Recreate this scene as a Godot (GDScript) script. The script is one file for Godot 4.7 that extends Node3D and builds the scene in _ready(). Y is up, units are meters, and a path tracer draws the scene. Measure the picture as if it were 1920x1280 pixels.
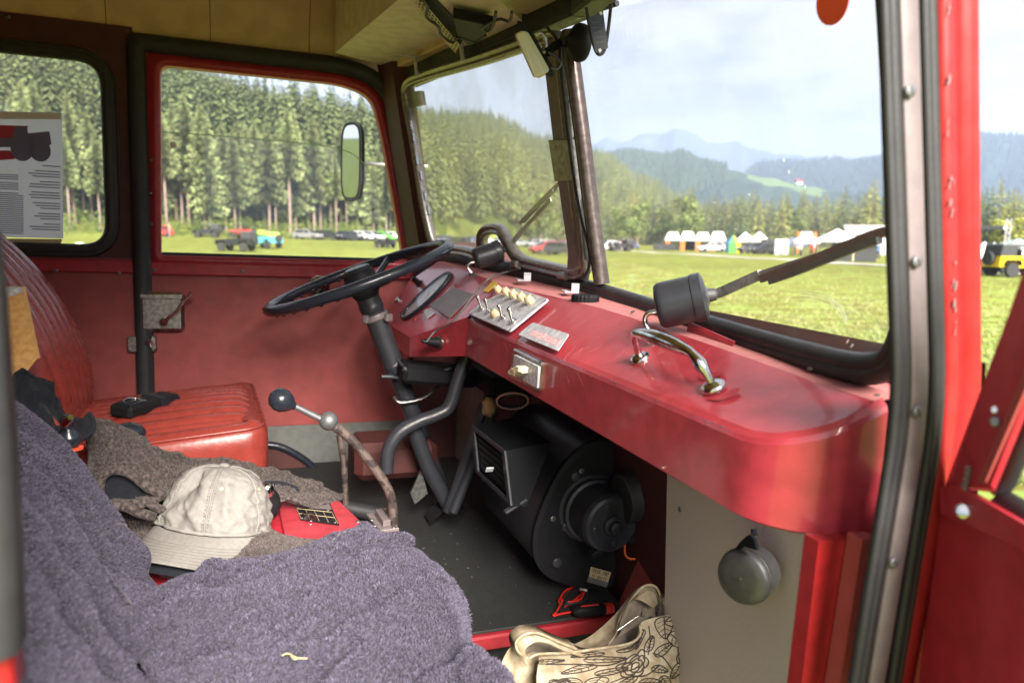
extends Node3D

# The cab is measured in its own axes (x forward, y up, z towards the open passenger door, metres);
# the truck stands on slightly uneven ground, so CAB turns those axes into the level world.
const CAB := Transform3D(Basis(Vector3(0.9393, -0.029, -0.3418), Vector3(0.0314, 0.9995, 0.0014), Vector3(0.3416, -0.0121, 0.9398)), Vector3(-0.0691, -0.2989, -0.0031))
var ORG := {}
var M := {}
var TEX := {}
var rng := RandomNumberGenerator.new()


class MB:
	var v := PackedVector3Array()
	var s := PackedInt32Array()
	var t := PackedVector2Array()
	var col := PackedColorArray()
	var tint := Color.WHITE
	var next := 0

	func group() -> int:
		next += 1
		return next

	func tri(a: Vector3, b: Vector3, c: Vector3, g := -1, ua := Vector2.ZERO, ub := Vector2.ZERO, uc := Vector2.ZERO) -> void:
		if (b - a).cross(c - a).length_squared() < 1e-18:
			return
		v.append_array([a, c, b])
		t.append_array([ua, uc, ub])
		var gg := g if g >= 0 else -1
		s.append_array([gg, gg, gg])
		col.append_array([tint, tint, tint])

	func quad(a: Vector3, b: Vector3, c: Vector3, d: Vector3, g := -1, u0 := Vector2(0, 1), u1 := Vector2(1, 1), u2 := Vector2(1, 0), u3 := Vector2(0, 0)) -> void:
		tri(a, b, c, g, u0, u1, u2)
		tri(a, c, d, g, u0, u2, u3)

	# rings of equal size joined into a skin
	func loft(rings: Array, closed := true, caps := true, g := -2, loop := false) -> void:
		if g == -2:
			g = group()
		var n: int = rings[0].size()
		var last := rings.size() if loop else rings.size() - 1
		for i in last:
			var p = rings[i]
			var q = rings[(i + 1) % rings.size()]
			for j in (n if closed else n - 1):
				var k := (j + 1) % n
				var fu := float(j) / n
				var fk := float(j + 1) / n
				var fi := float(i) / rings.size()
				var fj := float(i + 1) / rings.size()
				quad(p[j], p[k], q[k], q[j], g, Vector2(fu, fi), Vector2(fk, fi), Vector2(fk, fj), Vector2(fu, fj))
		if caps and not loop:
			fan(rings[0], true)
			fan(rings[-1], false)

	func fan(r, flip := false) -> void:
		var c := Vector3.ZERO
		for p in r:
			c += p
		c /= r.size()
		for j in r.size():
			var k: int = (j + 1) % r.size()
			if flip:
				tri(c, r[k], r[j])
			else:
				tri(c, r[j], r[k])

	static func frames(pts: Array, closed: bool) -> Array:
		var out := []
		var n := pts.size()
		var up := Vector3.ZERO
		for i in n:
			var a: Vector3 = pts[(i - 1 + n) % n] if closed or i > 0 else pts[0]
			var b: Vector3 = pts[(i + 1) % n] if closed or i < n - 1 else pts[n - 1]
			var d := (b - a).normalized()
			if i == 0:
				up = d.cross(Vector3(0.31, 0.9, 0.2)).normalized()
			up = (up - d * up.dot(d)).normalized()
			out.append([d, up, d.cross(up)])
		return out

	func tube(pts: Array, r, n := 10, closed := false, caps := true) -> void:
		var f := frames(pts, closed)
		var rings := []
		for i in pts.size():
			var ring := []
			var rr: float = r[i] if r is Array else r
			for j in n:
				var a := TAU * j / n
				ring.append(pts[i] + (f[i][1] * cos(a) + f[i][2] * sin(a)) * rr)
			rings.append(ring)
		loft(rings, true, caps, -2, closed)

	# a profile (across, out) carried along a path; ref is the direction that stays «out»
	func sweep(pts: Array, prof: Array, ref: Vector3, closed := false, caps := true, smooth := true, open_profile := false) -> void:
		var rings := []
		var n := pts.size()
		for i in n:
			var a: Vector3 = pts[(i - 1 + n) % n] if closed or i > 0 else pts[0]
			var b: Vector3 = pts[(i + 1) % n] if closed or i < n - 1 else pts[n - 1]
			var da: Vector3 = (pts[i] - a).normalized()
			var db: Vector3 = (b - pts[i]).normalized()
			var d := (da + db).normalized()
			var side := d.cross(ref).normalized()
			var stretch := 1.0
			if da.length() > 0.5 and db.length() > 0.5:
				stretch = 1.0 / maxf(0.6, cos(da.angle_to(db) / 2.0))
			var ring := []
			for q in prof:
				ring.append(pts[i] + side * q.x * stretch + ref * q.y)
			rings.append(ring)
		loft(rings, not open_profile, caps and not open_profile, -2 if smooth else -1, closed)

	func lathe(prof: Array, base: Vector3, axis: Vector3, n := 16, smooth := true) -> void:
		var d := axis.normalized()
		var u := d.cross(Vector3(0.27, 0.5, 0.8)).normalized()
		var w := d.cross(u)
		var rings := []
		for q in prof:
			var ring := []
			for j in n:
				var a := TAU * j / n
				ring.append(base + d * q[1] + (u * cos(a) + w * sin(a)) * q[0])
			rings.append(ring)
		for i in rings.size() - 1:
			# a crease where the profile turns sharply
			loft([rings[i], rings[i + 1]], true, false, 100000 + v.size() if not smooth else -2)
		fan(rings[0], true)
		fan(rings[-1], false)

	func lathe_smooth(prof: Array, base: Vector3, axis: Vector3, n := 16) -> void:
		var d := axis.normalized()
		var u := d.cross(Vector3(0.27, 0.5, 0.8)).normalized()
		var w := d.cross(u)
		var rings := []
		for q in prof:
			var ring := []
			for j in n:
				var a := TAU * j / n
				ring.append(base + d * q[1] + (u * cos(a) + w * sin(a)) * q[0])
			rings.append(ring)
		loft(rings, true, true)

	func box(c: Vector3, size: Vector3, b := Basis.IDENTITY, bevel := 0.003) -> void:
		var h := size / 2.0
		var e := minf(bevel, minf(h.x, minf(h.y, h.z)) * 0.49)
		for ax in 3:
			for sgn in [-1.0, 1.0]:
				var n := Vector3.ZERO
				n[ax] = sgn
				var u := Vector3.ZERO
				u[(ax + 1) % 3] = 1.0
				var w := n.cross(u)
				var iu := absf(u.dot(h)) - e
				var iw := absf(w.dot(h)) - e
				var o := n * h[ax]
				quad(c + b * (o - u * iu - w * iw), c + b * (o + u * iu - w * iw), c + b * (o + u * iu + w * iw), c + b * (o - u * iu + w * iw))
		if e <= 0.0:
			return
		for ax in 3:
			var a1 := (ax + 1) % 3
			var a2 := (ax + 2) % 3
			for s1 in [-1.0, 1.0]:
				for s2 in [-1.0, 1.0]:
					var p := []
					for k in [[0, -1.0], [0, 1.0], [1, 1.0], [1, -1.0]]:
						var q := Vector3.ZERO
						q[ax] = k[1] * (h[ax] - e)
						q[a1] = s1 * (h[a1] - (e if k[0] == 1 else 0.0))
						q[a2] = s2 * (h[a2] - (e if k[0] == 0 else 0.0))
						p.append(c + b * q)
					if s1 * s2 > 0:
						quad(p[3], p[2], p[1], p[0])
					else:
						quad(p[0], p[1], p[2], p[3])
		for sx in [-1.0, 1.0]:
			for sy in [-1.0, 1.0]:
				for sz in [-1.0, 1.0]:
					var sv := Vector3(sx, sy, sz)
					var x := c + b * ((h - Vector3(0, e, e)) * sv)
					var y := c + b * ((h - Vector3(e, 0, e)) * sv)
					var z := c + b * ((h - Vector3(e, e, 0)) * sv)
					if sx * sy * sz > 0:
						tri(x, y, z)
					else:
						tri(x, z, y)

	# flat polygon pushed along d, with a small chamfer on the front rim
	func prism(poly: Array, d: Vector3, bevel := 0.0) -> void:
		var n := poly.size()
		var nn := d.normalized()
		var o: Vector3 = poly[0]
		var u: Vector3 = (poly[1] - poly[0]).normalized()
		var w := nn.cross(u)
		var flat := PackedVector2Array()
		for p in poly:
			flat.append(Vector2((p - o).dot(u), (p - o).dot(w)))
		if not Geometry2D.is_polygon_clockwise(flat):
			pass
		var ccw := not Geometry2D.is_polygon_clockwise(flat)
		var ring := poly.duplicate()
		if not ccw:
			ring.reverse()
			flat.reverse()
		var top := []
		var rim := []
		for i in n:
			var a: Vector3 = ring[(i - 1 + n) % n]
			var b: Vector3 = ring[(i + 1) % n]
			var inw := (nn.cross((ring[i] - a).normalized()) + nn.cross((b - ring[i]).normalized()))
			inw = inw.normalized()
			rim.append(ring[i] + d - nn * bevel)
			top.append(ring[i] + d + inw * bevel)
		var idx := Geometry2D.triangulate_polygon(flat)
		for k in range(0, idx.size(), 3):
			var ia := idx[k]
			var ib := idx[k + 1]
			var ic := idx[k + 2]
			if (flat[ib] - flat[ia]).cross(flat[ic] - flat[ia]) < 0:
				var sw := ib
				ib = ic
				ic = sw
			tri(top[ia], top[ib], top[ic])
			tri(ring[ia], ring[ic], ring[ib])
		for i in n:
			var j := (i + 1) % n
			quad(ring[i], ring[j], rim[j], rim[i])
			if bevel > 0.0:
				quad(rim[i], rim[j], top[j], top[i])

	# plate between an outer and an inner outline, both in one plane, pushed along d
	func plate_with_hole(outer: Array, inner: Array, d: Vector3) -> void:
		var nn := d.normalized()
		var c := Vector3.ZERO
		for p in inner:
			c += p
		c /= inner.size()
		var u: Vector3 = (inner[1] - inner[0]).normalized()
		u = (u - nn * u.dot(nn)).normalized()
		var w := nn.cross(u)
		var angles := []
		for p in outer + inner:
			angles.append(atan2((p - c).dot(w), (p - c).dot(u)))
		angles.sort()
		var ro := []
		var ri := []
		var before := -100.0
		for a in angles:
			if a - before < 0.0005:
				continue
			before = a
			var dir := Vector2(cos(a), sin(a))
			ro.append(_cast(outer, c, u, w, dir))
			ri.append(_cast(inner, c, u, w, dir))
		for i in ro.size():
			var j: int = (i + 1) % ro.size()
			quad(ri[i] + d, ro[i] + d, ro[j] + d, ri[j] + d)
			quad(ri[j], ro[j], ro[i], ri[i])
			quad(ro[i], ro[j], ro[j] + d, ro[i] + d)
			quad(ri[j], ri[i], ri[i] + d, ri[j] + d)

	func _cast(loop: Array, c: Vector3, u: Vector3, w: Vector3, dir: Vector2) -> Vector3:
		var best := 1e9
		for i in loop.size():
			var a := Vector2((loop[i] - c).dot(u), (loop[i] - c).dot(w))
			var q: Vector3 = loop[(i + 1) % loop.size()] - c
			var b := Vector2(q.dot(u), q.dot(w))
			var e := b - a
			var den := dir.cross(e)
			if absf(den) < 1e-12:
				continue
			var tt := a.cross(e) / den
			var ss := a.cross(dir) / den
			if tt > 0.0 and ss >= -1e-6 and ss <= 1.000001:
				best = minf(best, tt)
		return c + (u * dir.x + w * dir.y) * best

	func grid(f: Callable, nu: int, nv: int, g := -2, loop_u := false) -> void:
		if g == -2:
			g = group()
		var rows := []
		for j in nv + 1:
			var row := []
			for i in nu + 1:
				row.append(f.call(float(i) / nu, float(j) / nv))
			rows.append(row)
		for j in nv:
			for i in nu:
				var u0 := float(i) / nu
				var u1 := float(i + 1) / nu
				var v0 := float(j) / nv
				var v1 := float(j + 1) / nv
				quad(rows[j][i], rows[j][i + 1], rows[j + 1][i + 1], rows[j + 1][i], g, Vector2(u0, v0), Vector2(u1, v0), Vector2(u1, v1), Vector2(u0, v1))

	func ball(c: Vector3, r: Vector3, n := 14, m := 9, b := Basis.IDENTITY) -> void:
		var rings := []
		for i in range(m + 1):
			var la := lerpf(-PI / 2 + 0.02, PI / 2 - 0.02, float(i) / m)
			var ring := []
			for j in n:
				var lo := TAU * j / n
				ring.append(c + b * (Vector3(cos(la) * cos(lo), sin(la), -cos(la) * sin(lo)) * r))
			rings.append(ring)
		loft(rings)

	func done(o := Vector3.ZERO) -> ArrayMesh:
		var st := SurfaceTool.new()
		st.begin(Mesh.PRIMITIVE_TRIANGLES)
		var g := -2
		for i in v.size():
			if s[i] != g:
				g = s[i]
				st.set_smooth_group(g)
			st.set_color(col[i])
			st.set_uv(t[i])
			st.add_vertex(v[i] - o)
		st.generate_normals()
		st.index()
		return st.commit()


func mb() -> MB:
	return MB.new()


func spl(p: Array, n := 6, closed := false) -> Array:
	var out := []
	var m := p.size()
	for i in (m if closed else m - 1):
		var a: Vector3 = p[(i - 1 + m) % m] if closed or i > 0 else p[0]
		var b: Vector3 = p[i]
		var c: Vector3 = p[(i + 1) % m]
		var d: Vector3 = p[(i + 2) % m] if closed or i < m - 2 else p[m - 1]
		for k in n:
			out.append(b.cubic_interpolate(c, a, d, float(k) / n))
	if not closed:
		out.append(p[m - 1])
	return out


# corners of a closed or open outline rounded with arcs
func rounded(p: Array, r, n := 5, closed := true) -> Array:
	var out := []
	var m := p.size()
	for i in m:
		if not closed and (i == 0 or i == m - 1):
			out.append(p[i])
			continue
		var a: Vector3 = p[(i - 1 + m) % m]
		var b: Vector3 = p[i]
		var c: Vector3 = p[(i + 1) % m]
		var rr: float = r[i] if r is Array else r
		var ta := (a - b).normalized()
		var tc := (c - b).normalized()
		rr = minf(rr, minf(a.distance_to(b), b.distance_to(c)) * 0.49)
		if rr < 0.0005:
			out.append(b)
			continue
		for k in n + 1:
			var f := float(k) / n
			out.append((b + ta * rr).lerp(b, f).lerp(b.lerp(b + tc * rr, f), f))
	return out


func shift(p: Array, d: Vector3) -> Array:
	return p.map(func(q): return q + d)


func numbered(called: String, parent: Node) -> String:
	var n := called
	var k := 0
	while parent.has_node(NodePath(n)):
		k += 1
		n = "%s_%03d" % [called, k]
	return n


func tag(o: Node, label: String, category := "", group := "", kind := "") -> void:
	if label:
		o.set_meta("label", label)
	if category:
		o.set_meta("category", category)
	if group:
		o.set_meta("group", group)
	if kind:
		o.set_meta("kind", kind)


# a thing inside the cab, at base in cab axes
func thing(called: String, label: String, category: String, base: Vector3, group := "") -> Node3D:
	var o := Node3D.new()
	o.name = numbered(called, self)
	add_child(o, true)
	o.transform = CAB * Transform3D(Basis.IDENTITY, base)
	ORG[o] = base
	tag(o, label, category, group)
	return o


func whole(called: String, m: MB, material: Material, label: String, category: String, base: Vector3, group := "") -> MeshInstance3D:
	var o := MeshInstance3D.new()
	o.name = numbered(called, self)
	o.mesh = m.done(base)
	o.material_override = material
	add_child(o, true)
	o.transform = CAB * Transform3D(Basis.IDENTITY, base)
	ORG[o] = base
	tag(o, label, category, group)
	return o


func part(called: String, m: MB, material: Material, parent: Node3D, label := "") -> MeshInstance3D:
	var o := MeshInstance3D.new()
	o.name = numbered(called, parent)
	o.mesh = m.done(ORG[parent])
	o.material_override = material
	parent.add_child(o, true)
	ORG[o] = ORG[parent]
	tag(o, label)
	return o


func lin(r: float, g: float, b: float, a := 1.0) -> Color:
	var c := Color(r, g, b).linear_to_srgb()
	c.a = a
	return c


func noise_tex(key: String, freq: float, lo: Color, hi: Color, kind := FastNoiseLite.TYPE_SIMPLEX_SMOOTH, oct := 4, low := 0.3, high := 0.7, size := 512) -> NoiseTexture2D:
	if TEX.has(key):
		return TEX[key]
	var n := FastNoiseLite.new()
	n.noise_type = kind
	n.frequency = freq
	n.fractal_octaves = oct
	n.seed = key.hash() % 9999
	var t := NoiseTexture2D.new()
	t.width = size
	t.height = size
	t.seamless = true
	t.noise = n
	var g := Gradient.new()
	g.set_color(0, lo)
	g.set_color(1, hi)
	g.set_offset(0, low)
	g.set_offset(1, high)
	t.color_ramp = g
	TEX[key] = t
	return t


func mat(called: String, c: Color, rough := 0.5, metal := 0.0, spec := 0.5) -> StandardMaterial3D:
	var m := StandardMaterial3D.new()
	m.resource_name = called
	m.albedo_color = c
	m.roughness = rough
	m.metallic = metal
	m.metallic_specular = spec
	M[called] = m
	return m


func textured(m: StandardMaterial3D, t: Texture2D, scale: float, bump: Texture2D = null, height := 0.0, rough: Texture2D = null) -> StandardMaterial3D:
	m.uv1_triplanar = true
	m.uv1_scale = Vector3.ONE * scale
	if t:
		m.albedo_texture = t
	if bump:
		m.heightmap_enabled = true
		m.heightmap_texture = bump
		m.heightmap_scale = height
	if rough:
		m.roughness_texture = rough
	return m


func g1(x: float) -> Color:
	return Color(x, x, x)



func _ready() -> void:
	rng.seed = 4711
	var camera := Camera3D.new()
	camera.name = "camera"
	add_child(camera)
	camera.transform = Transform3D(Basis(Vector3(1, 0.0089, -0.0012), Vector3(-0.009, 0.9905, -0.1375), Vector3(0, 0.1375, 0.9905)), Vector3(0, 1.9, 0))
	var lens := CameraAttributesPhysical.new()
	lens.frustum_focal_length = 26.25
	lens.frustum_near = 0.05
	lens.frustum_far = 16000.0
	lens.frustum_focus_distance = 1.35
	lens.exposure_aperture = 4.6
	camera.attributes = lens
	camera.fov = 49.134
	camera.near = 0.05
	camera.far = 16000.0
	camera.current = true

	var env := Environment.new()
	env.background_mode = Environment.BG_SKY
	var sky_material := PanoramaSkyMaterial.new()
	sky_material.panorama = cloudy_sky()
	var sky := Sky.new()
	sky.sky_material = sky_material
	env.sky = sky
	env.background_energy_multiplier = 0.215
	env.tonemap_mode = Environment.TONE_MAPPER_LINEAR
	env.tonemap_exposure = 5.1
	env.fog_enabled = true
	env.fog_density = 0.00034
	env.fog_light_color = Color(0.76, 0.85, 1.0)
	env.sdfgi_enabled = true
	env.ssao_enabled = true
	env.ssil_enabled = true
	var around := WorldEnvironment.new()
	around.name = "environment"
	around.environment = env
	add_child(around)

	var sun := DirectionalLight3D.new()
	sun.name = "sun"
	sun.light_energy = 1.6
	sun.light_color = Color(1.0, 0.965, 0.92)
	sun.light_angular_distance = 34.0
	sun.shadow_enabled = true
	add_child(sun)
	sun.look_at_from_position(Vector3.ZERO, Vector3(-0.34, -0.54, -0.78))

	make_materials()
	build_land()
	build_truck()
	build_loose_things()
	build_field()


func cloudy_sky() -> ImageTexture:
	var w := 1536
	var h := 768
	var im := Image.create(w, h, false, Image.FORMAT_RGBF)
	var a := FastNoiseLite.new()
	a.seed = 31
	a.noise_type = FastNoiseLite.TYPE_SIMPLEX_SMOOTH
	a.frequency = 0.9
	a.fractal_octaves = 6
	a.fractal_gain = 0.55
	var b := FastNoiseLite.new()
	b.seed = 77
	b.noise_type = FastNoiseLite.TYPE_SIMPLEX_SMOOTH
	b.frequency = 0.5
	b.fractal_octaves = 4
	for y in h:
		var el := (0.5 - (y + 0.5) / h) * PI
		for x in w:
			var c := Color(0.30, 0.33, 0.22)
			if el > -0.02:
				var th := (x + 0.5) / w * TAU
				var up := sin(el)
				var flat := cos(el) / (up + 0.16)
				var p := Vector3(sin(th) * flat, up * 1.2, cos(th) * flat)
				var d := a.get_noise_3dv(p)
				var e := b.get_noise_3dv(p * 0.8 + Vector3(4, 9, 2))
				var shape := smoothstep(-0.32, 0.12, d + e * 0.6)
				# lit tops and grey undersides of the cumulus
				var under := a.get_noise_3dv(p + Vector3(0, 0.10, 0))
				var lit := clampf(0.62 + (d - under) * 2.2 + d * 0.55, 0.0, 1.0)
				var cloud := Color(0.55, 0.555, 0.565).lerp(Color(0.98, 0.97, 0.95), lit)
				var blue := Color(0.78, 0.80, 0.84).lerp(Color(0.78, 0.81, 0.85), smoothstep(0.5, 0.0, el))
				c = blue.lerp(cloud, shape)
				c = c.lerp(Color(0.78, 0.79, 0.81), smoothstep(0.12, -0.02, el) * 0.6)
			im.set_pixel(x, y, c)
	return ImageTexture.create_from_image(im)


func make_materials() -> void:
	var w := Color.WHITE
	var mott := noise_tex("mottle", 0.016, g1(0.93), w, FastNoiseLite.TYPE_SIMPLEX_SMOOTH, 5, 0.25, 0.7)
	var fine := noise_tex("fine", 0.11, g1(0.0), w, FastNoiseLite.TYPE_SIMPLEX_SMOOTH, 3, 0.2, 0.8)
	var grain := noise_tex("grain", 0.05, g1(0.0), w, FastNoiseLite.TYPE_CELLULAR, 2, 0.1, 0.9)
	var dust := noise_tex("dust", 0.02, Color(0.93, 0.90, 0.90), Color(1.0, 0.98, 0.98), FastNoiseLite.TYPE_SIMPLEX, 6, 0.3, 0.62)
	var wear := noise_tex("wear", 0.018, g1(0.84), w, FastNoiseLite.TYPE_SIMPLEX, 6, 0.35, 0.65)
	var m: StandardMaterial3D
	m = textured(mat("red_paint", lin(0.40, 0.020, 0.034), 0.60), dust, 2.2, fine, 0.006, wear)
	m.clearcoat_enabled = true
	m.clearcoat = 0.25
	m.clearcoat_roughness = 0.16
	m = textured(mat("dash_paint", lin(0.43, 0.045, 0.062), 0.42), dust, 2.2, fine, 0.004, wear)
	m.clearcoat_enabled = true
	m.clearcoat = 0.6
	m.clearcoat_roughness = 0.09
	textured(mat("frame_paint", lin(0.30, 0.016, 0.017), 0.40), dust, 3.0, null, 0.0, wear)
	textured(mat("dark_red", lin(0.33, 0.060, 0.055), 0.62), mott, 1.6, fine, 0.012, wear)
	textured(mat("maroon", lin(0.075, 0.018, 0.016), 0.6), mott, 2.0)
	textured(mat("rubber", lin(0.026, 0.026, 0.028), 0.62), mott, 3.0, fine, 0.01, wear)
	textured(mat("black_metal", lin(0.032, 0.034, 0.042), 0.40), mott, 4.0, grain, 0.012, wear)
	textured(mat("black_plastic", lin(0.014, 0.014, 0.016), 0.5, 0.0, 0.25), mott, 3.0, fine, 0.004)
	m = mat("wheel_plastic", lin(0.018, 0.022, 0.032), 0.26)
	textured(m, mott, 4.0, null, 0.0, wear)
	textured(mat("chrome", lin(0.80, 0.79, 0.78), 0.14, 1.0), wear, 6.0)
	textured(mat("dull_chrome", lin(0.58, 0.55, 0.53), 0.30, 1.0), wear, 6.0, fine, 0.004)
	textured(mat("frame_metal", lin(0.33, 0.30, 0.285), 0.34, 0.65), wear, 5.0)
	textured(mat("strip_metal", lin(0.20, 0.165, 0.168), 0.5, 0.25), mott, 4.0, fine, 0.006)
	textured(mat("steel", lin(0.24, 0.235, 0.225), 0.42, 0.8), wear, 7.0, fine, 0.006)
	textured(mat("plate_metal", lin(0.56, 0.56, 0.60), 0.5, 0.1), wear, 6.0)
	textured(mat("cream", lin(0.78, 0.73, 0.52), 0.6), mott, 2.0, fine, 0.006)
	textured(mat("headliner", lin(0.72, 0.55, 0.31), 0.85), mott, 1.2, fine, 0.02)
	textured(mat("olive_gloss", lin(0.50, 0.52, 0.26), 0.14), null, 1.0)
	textured(mat("grey_panel", lin(0.58, 0.50, 0.50), 0.7), null, 1.5, fine, 0.02)
	textured(mat("grey_dark", lin(0.16, 0.165, 0.155), 0.8), mott, 3.0, fine, 0.02)
	textured(mat("beige_panel", lin(0.30, 0.265, 0.22), 0.8), mott, 3.0)
	m = textured(mat("leather", lin(0.29, 0.045, 0.034), 0.30), mott, 3.0, grain, 0.018, wear)
	textured(mat("mat_rubber", lin(0.026, 0.028, 0.028), 0.72), mott, 3.0, fine, 0.02)
	m = textured(mat("terry", lin(0.084, 0.075, 0.110), 1.0, 0.0, 0.1), noise_tex("terrycol", 0.06, g1(0.55), w, FastNoiseLite.TYPE_SIMPLEX, 4, 0.25, 0.75), 2.2, grain, 0.35)
	m.rim_enabled = true
	m.rim = 0.5
	m.rim_tint = 0.4
	m = textured(mat("fleece", lin(0.125, 0.103, 0.098), 1.0, 0.0, 0.1), noise_tex("terrycol", 0.06, g1(0.55), w), 3.0, grain, 0.22)
	m.rim_enabled = true
	m.rim = 0.4
	m = textured(mat("black_cloth", lin(0.020, 0.022, 0.028), 0.95, 0.0, 0.1), mott, 5.0, fine, 0.05)
	m.rim_enabled = true
	m.rim = 0.3
	textured(mat("cap_cloth", lin(0.245, 0.235, 0.22), 0.95, 0.0, 0.2), noise_tex("capcol", 0.03, Color(0.94, 0.935, 0.93), w, FastNoiseLite.TYPE_SIMPLEX, 5), 5.0, fine, 0.012)
	textured(mat("cap_stitch", lin(0.19, 0.175, 0.155), 0.95), null, 1.0)
	textured(mat("plywood", lin(0.62, 0.36, 0.13), 0.6), noise_tex("plycol", 0.03, Color(0.92, 0.89, 0.84), w, FastNoiseLite.TYPE_SIMPLEX, 5), 4.0, fine, 0.01)
	textured(mat("bag_leather", lin(0.44, 0.375, 0.275), 0.5), noise_tex("bagcol", 0.02, Color(0.82, 0.78, 0.72), w, FastNoiseLite.TYPE_SIMPLEX, 5), 4.0, grain, 0.02)
	mat("bag_line", lin(0.04, 0.028, 0.02), 0.6)
	textured(mat("bag_lining", lin(0.30, 0.25, 0.2), 0.9), mott, 5.0, fine, 0.03)
	mat("knob_beige", lin(0.58, 0.46, 0.27), 0.45)
	mat("ivory", lin(0.72, 0.64, 0.45), 0.4)
	mat("red_wire", lin(0.75, 0.03, 0.02), 0.4)
	mat("orange_wire", lin(0.75, 0.16, 0.04), 0.5)
	mat("pink_wire", lin(0.55, 0.30, 0.24), 0.5)
	mat("grey_wire", lin(0.10, 0.10, 0.10), 0.5)
	mat("white_plastic", lin(0.75, 0.75, 0.78), 0.4)
	mat("seam_brown", lin(0.16, 0.11, 0.06), 0.9)
	mat("print_red", lin(0.52, 0.25, 0.245), 0.6)
	mat("straw_yellow", lin(0.42, 0.34, 0.2), 0.8)
	mat("stain", lin(0.30, 0.20, 0.15), 0.8)
	textured(mat("ledge_dust", lin(0.47, 0.17, 0.165), 0.75), mott, 4.0, fine, 0.01)
	mat("matte_black", lin(0.010, 0.0105, 0.012), 0.75, 0.0, 0.15)
	textured(mat("post_metal", lin(0.15, 0.12, 0.115), 0.32, 0.6), wear, 5.0)
	mat("print_black", lin(0.05, 0.05, 0.05), 0.6)
	mat("yellow_tape", lin(0.60, 0.42, 0.06), 0.6)
	mat("sticker", lin(0.85, 0.10, 0.035), 0.5)
	textured(mat("rusty", lin(0.10, 0.072, 0.062), 0.6), noise_tex("chips", 0.012, lin(0.22, 0.21, 0.23), w, FastNoiseLite.TYPE_SIMPLEX, 5, 0.43, 0.47), 4.0)
	textured(mat("sponge", lin(0.17, 0.09, 0.035), 1.0), mott, 20.0, grain, 0.2)
	textured(mat("dull_alu", lin(0.17, 0.17, 0.178), 0.5, 0.6), mott, 8.0, fine, 0.01)
	# panes
	m = mat("glass", Color(0.97, 1.0, 0.98, 0.03), 0.02, 0.0, 0.3)
	m.transparency = BaseMaterial3D.TRANSPARENCY_ALPHA
	m = mat("glass_edge", lin(0.45, 0.70, 0.42, 0.5), 0.3)
	m.transparency = BaseMaterial3D.TRANSPARENCY_ALPHA
	var film := noise_tex("film", 0.006, Color(1, 1, 1, 0.5), Color(1, 1, 1, 1.0), FastNoiseLite.TYPE_SIMPLEX, 5, 0.3, 0.75)
	m = textured(mat("dusty_film", lin(0.85, 0.84, 0.66, 0.24), 0.9, 0.0, 0.0), film, 1.3)
	m.transparency = BaseMaterial3D.TRANSPARENCY_ALPHA
	m = textured(mat("light_film", lin(0.80, 0.80, 0.78, 0.045), 0.9, 0.0, 0.0), film, 1.3)
	m.transparency = BaseMaterial3D.TRANSPARENCY_ALPHA
	m = mat("scratch", lin(0.9, 0.9, 0.88, 0.35), 0.9)
	m.transparency = BaseMaterial3D.TRANSPARENCY_ALPHA
	# outdoors
	textured(mat("bark", lin(0.27, 0.20, 0.17), 0.95), mott, 0.6)
	m = mat("needles", Color.WHITE, 0.8, 0.0, 0.2)
	m.vertex_color_use_as_albedo = true
	m.backlight_enabled = true
	m.backlight = Color(0.4, 0.4, 0.4)
	m = mat("leaves", Color.WHITE, 0.7, 0.0, 0.3)
	m.vertex_color_use_as_albedo = true
	m.backlight_enabled = true
	m.backlight = Color(0.5, 0.5, 0.5)
	var gcol := noise_tex("grasscol", 0.012, Color(0.78, 0.72, 0.52), Color(0.92, 1.0, 0.72), FastNoiseLite.TYPE_SIMPLEX, 6, 0.3, 0.7, 1024)
	m = mat("grass", lin(0.29, 0.32, 0.15), 0.95, 0.0, 0.1)
	m.uv1_triplanar = true
	m.uv1_world_triplanar = true
	m.uv1_scale = Vector3(0.030, 0.1, 0.11)
	m.albedo_texture = gcol
	m.vertex_color_use_as_albedo = true
	m.detail_enabled = true
	m.detail_blend_mode = BaseMaterial3D.BLEND_MODE_MUL
	mat("gravel", lin(0.42, 0.40, 0.38), 0.95)
	m = mat("hill_forest", Color.WHITE, 1.0, 0.0, 0.0)
	m.vertex_color_use_as_albedo = true
	mat("tent_white", lin(0.82, 0.82, 0.82), 0.8)
	mat("tent_orange", lin(0.65, 0.17, 0.04), 0.8)
	mat("tyre", lin(0.03, 0.03, 0.03), 0.9)
	mat("hubcap", lin(0.45, 0.40, 0.36), 0.5, 0.3)
	mat("car_window", lin(0.02, 0.025, 0.03), 0.08)
	mat("dark_wall", lin(0.035, 0.037, 0.04), 0.8)
	mat("mirror", lin(0.9, 0.9, 0.9), 0.02, 1.0)



var truck: Node3D


func screw(parent: Node3D, p: Vector3, n: Vector3, r := 0.006, material := "steel", called := "screw") -> void:
	var m := mb()
	var d := n.normalized()
	var u := d.cross(Vector3(0.3, 0.2, 0.9)).normalized()
	m.lathe_smooth([[r, -0.001], [r, r * 0.12], [r * 0.75, r * 0.26], [r * 0.2, r * 0.30]], p, d, 12)
	part(called, m, M[material], parent)
	# the slot: a dark sunk bar across the head
	if r > 0.005 and material != "chrome":
		var s := mb()
		s.box(p + d * r * 0.27, Vector3(r * 1.5, r * 0.10, r * 0.24), Basis(u, d, u.cross(d)), 0.0)
		part("slot", s, M.rubber, parent)


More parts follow.
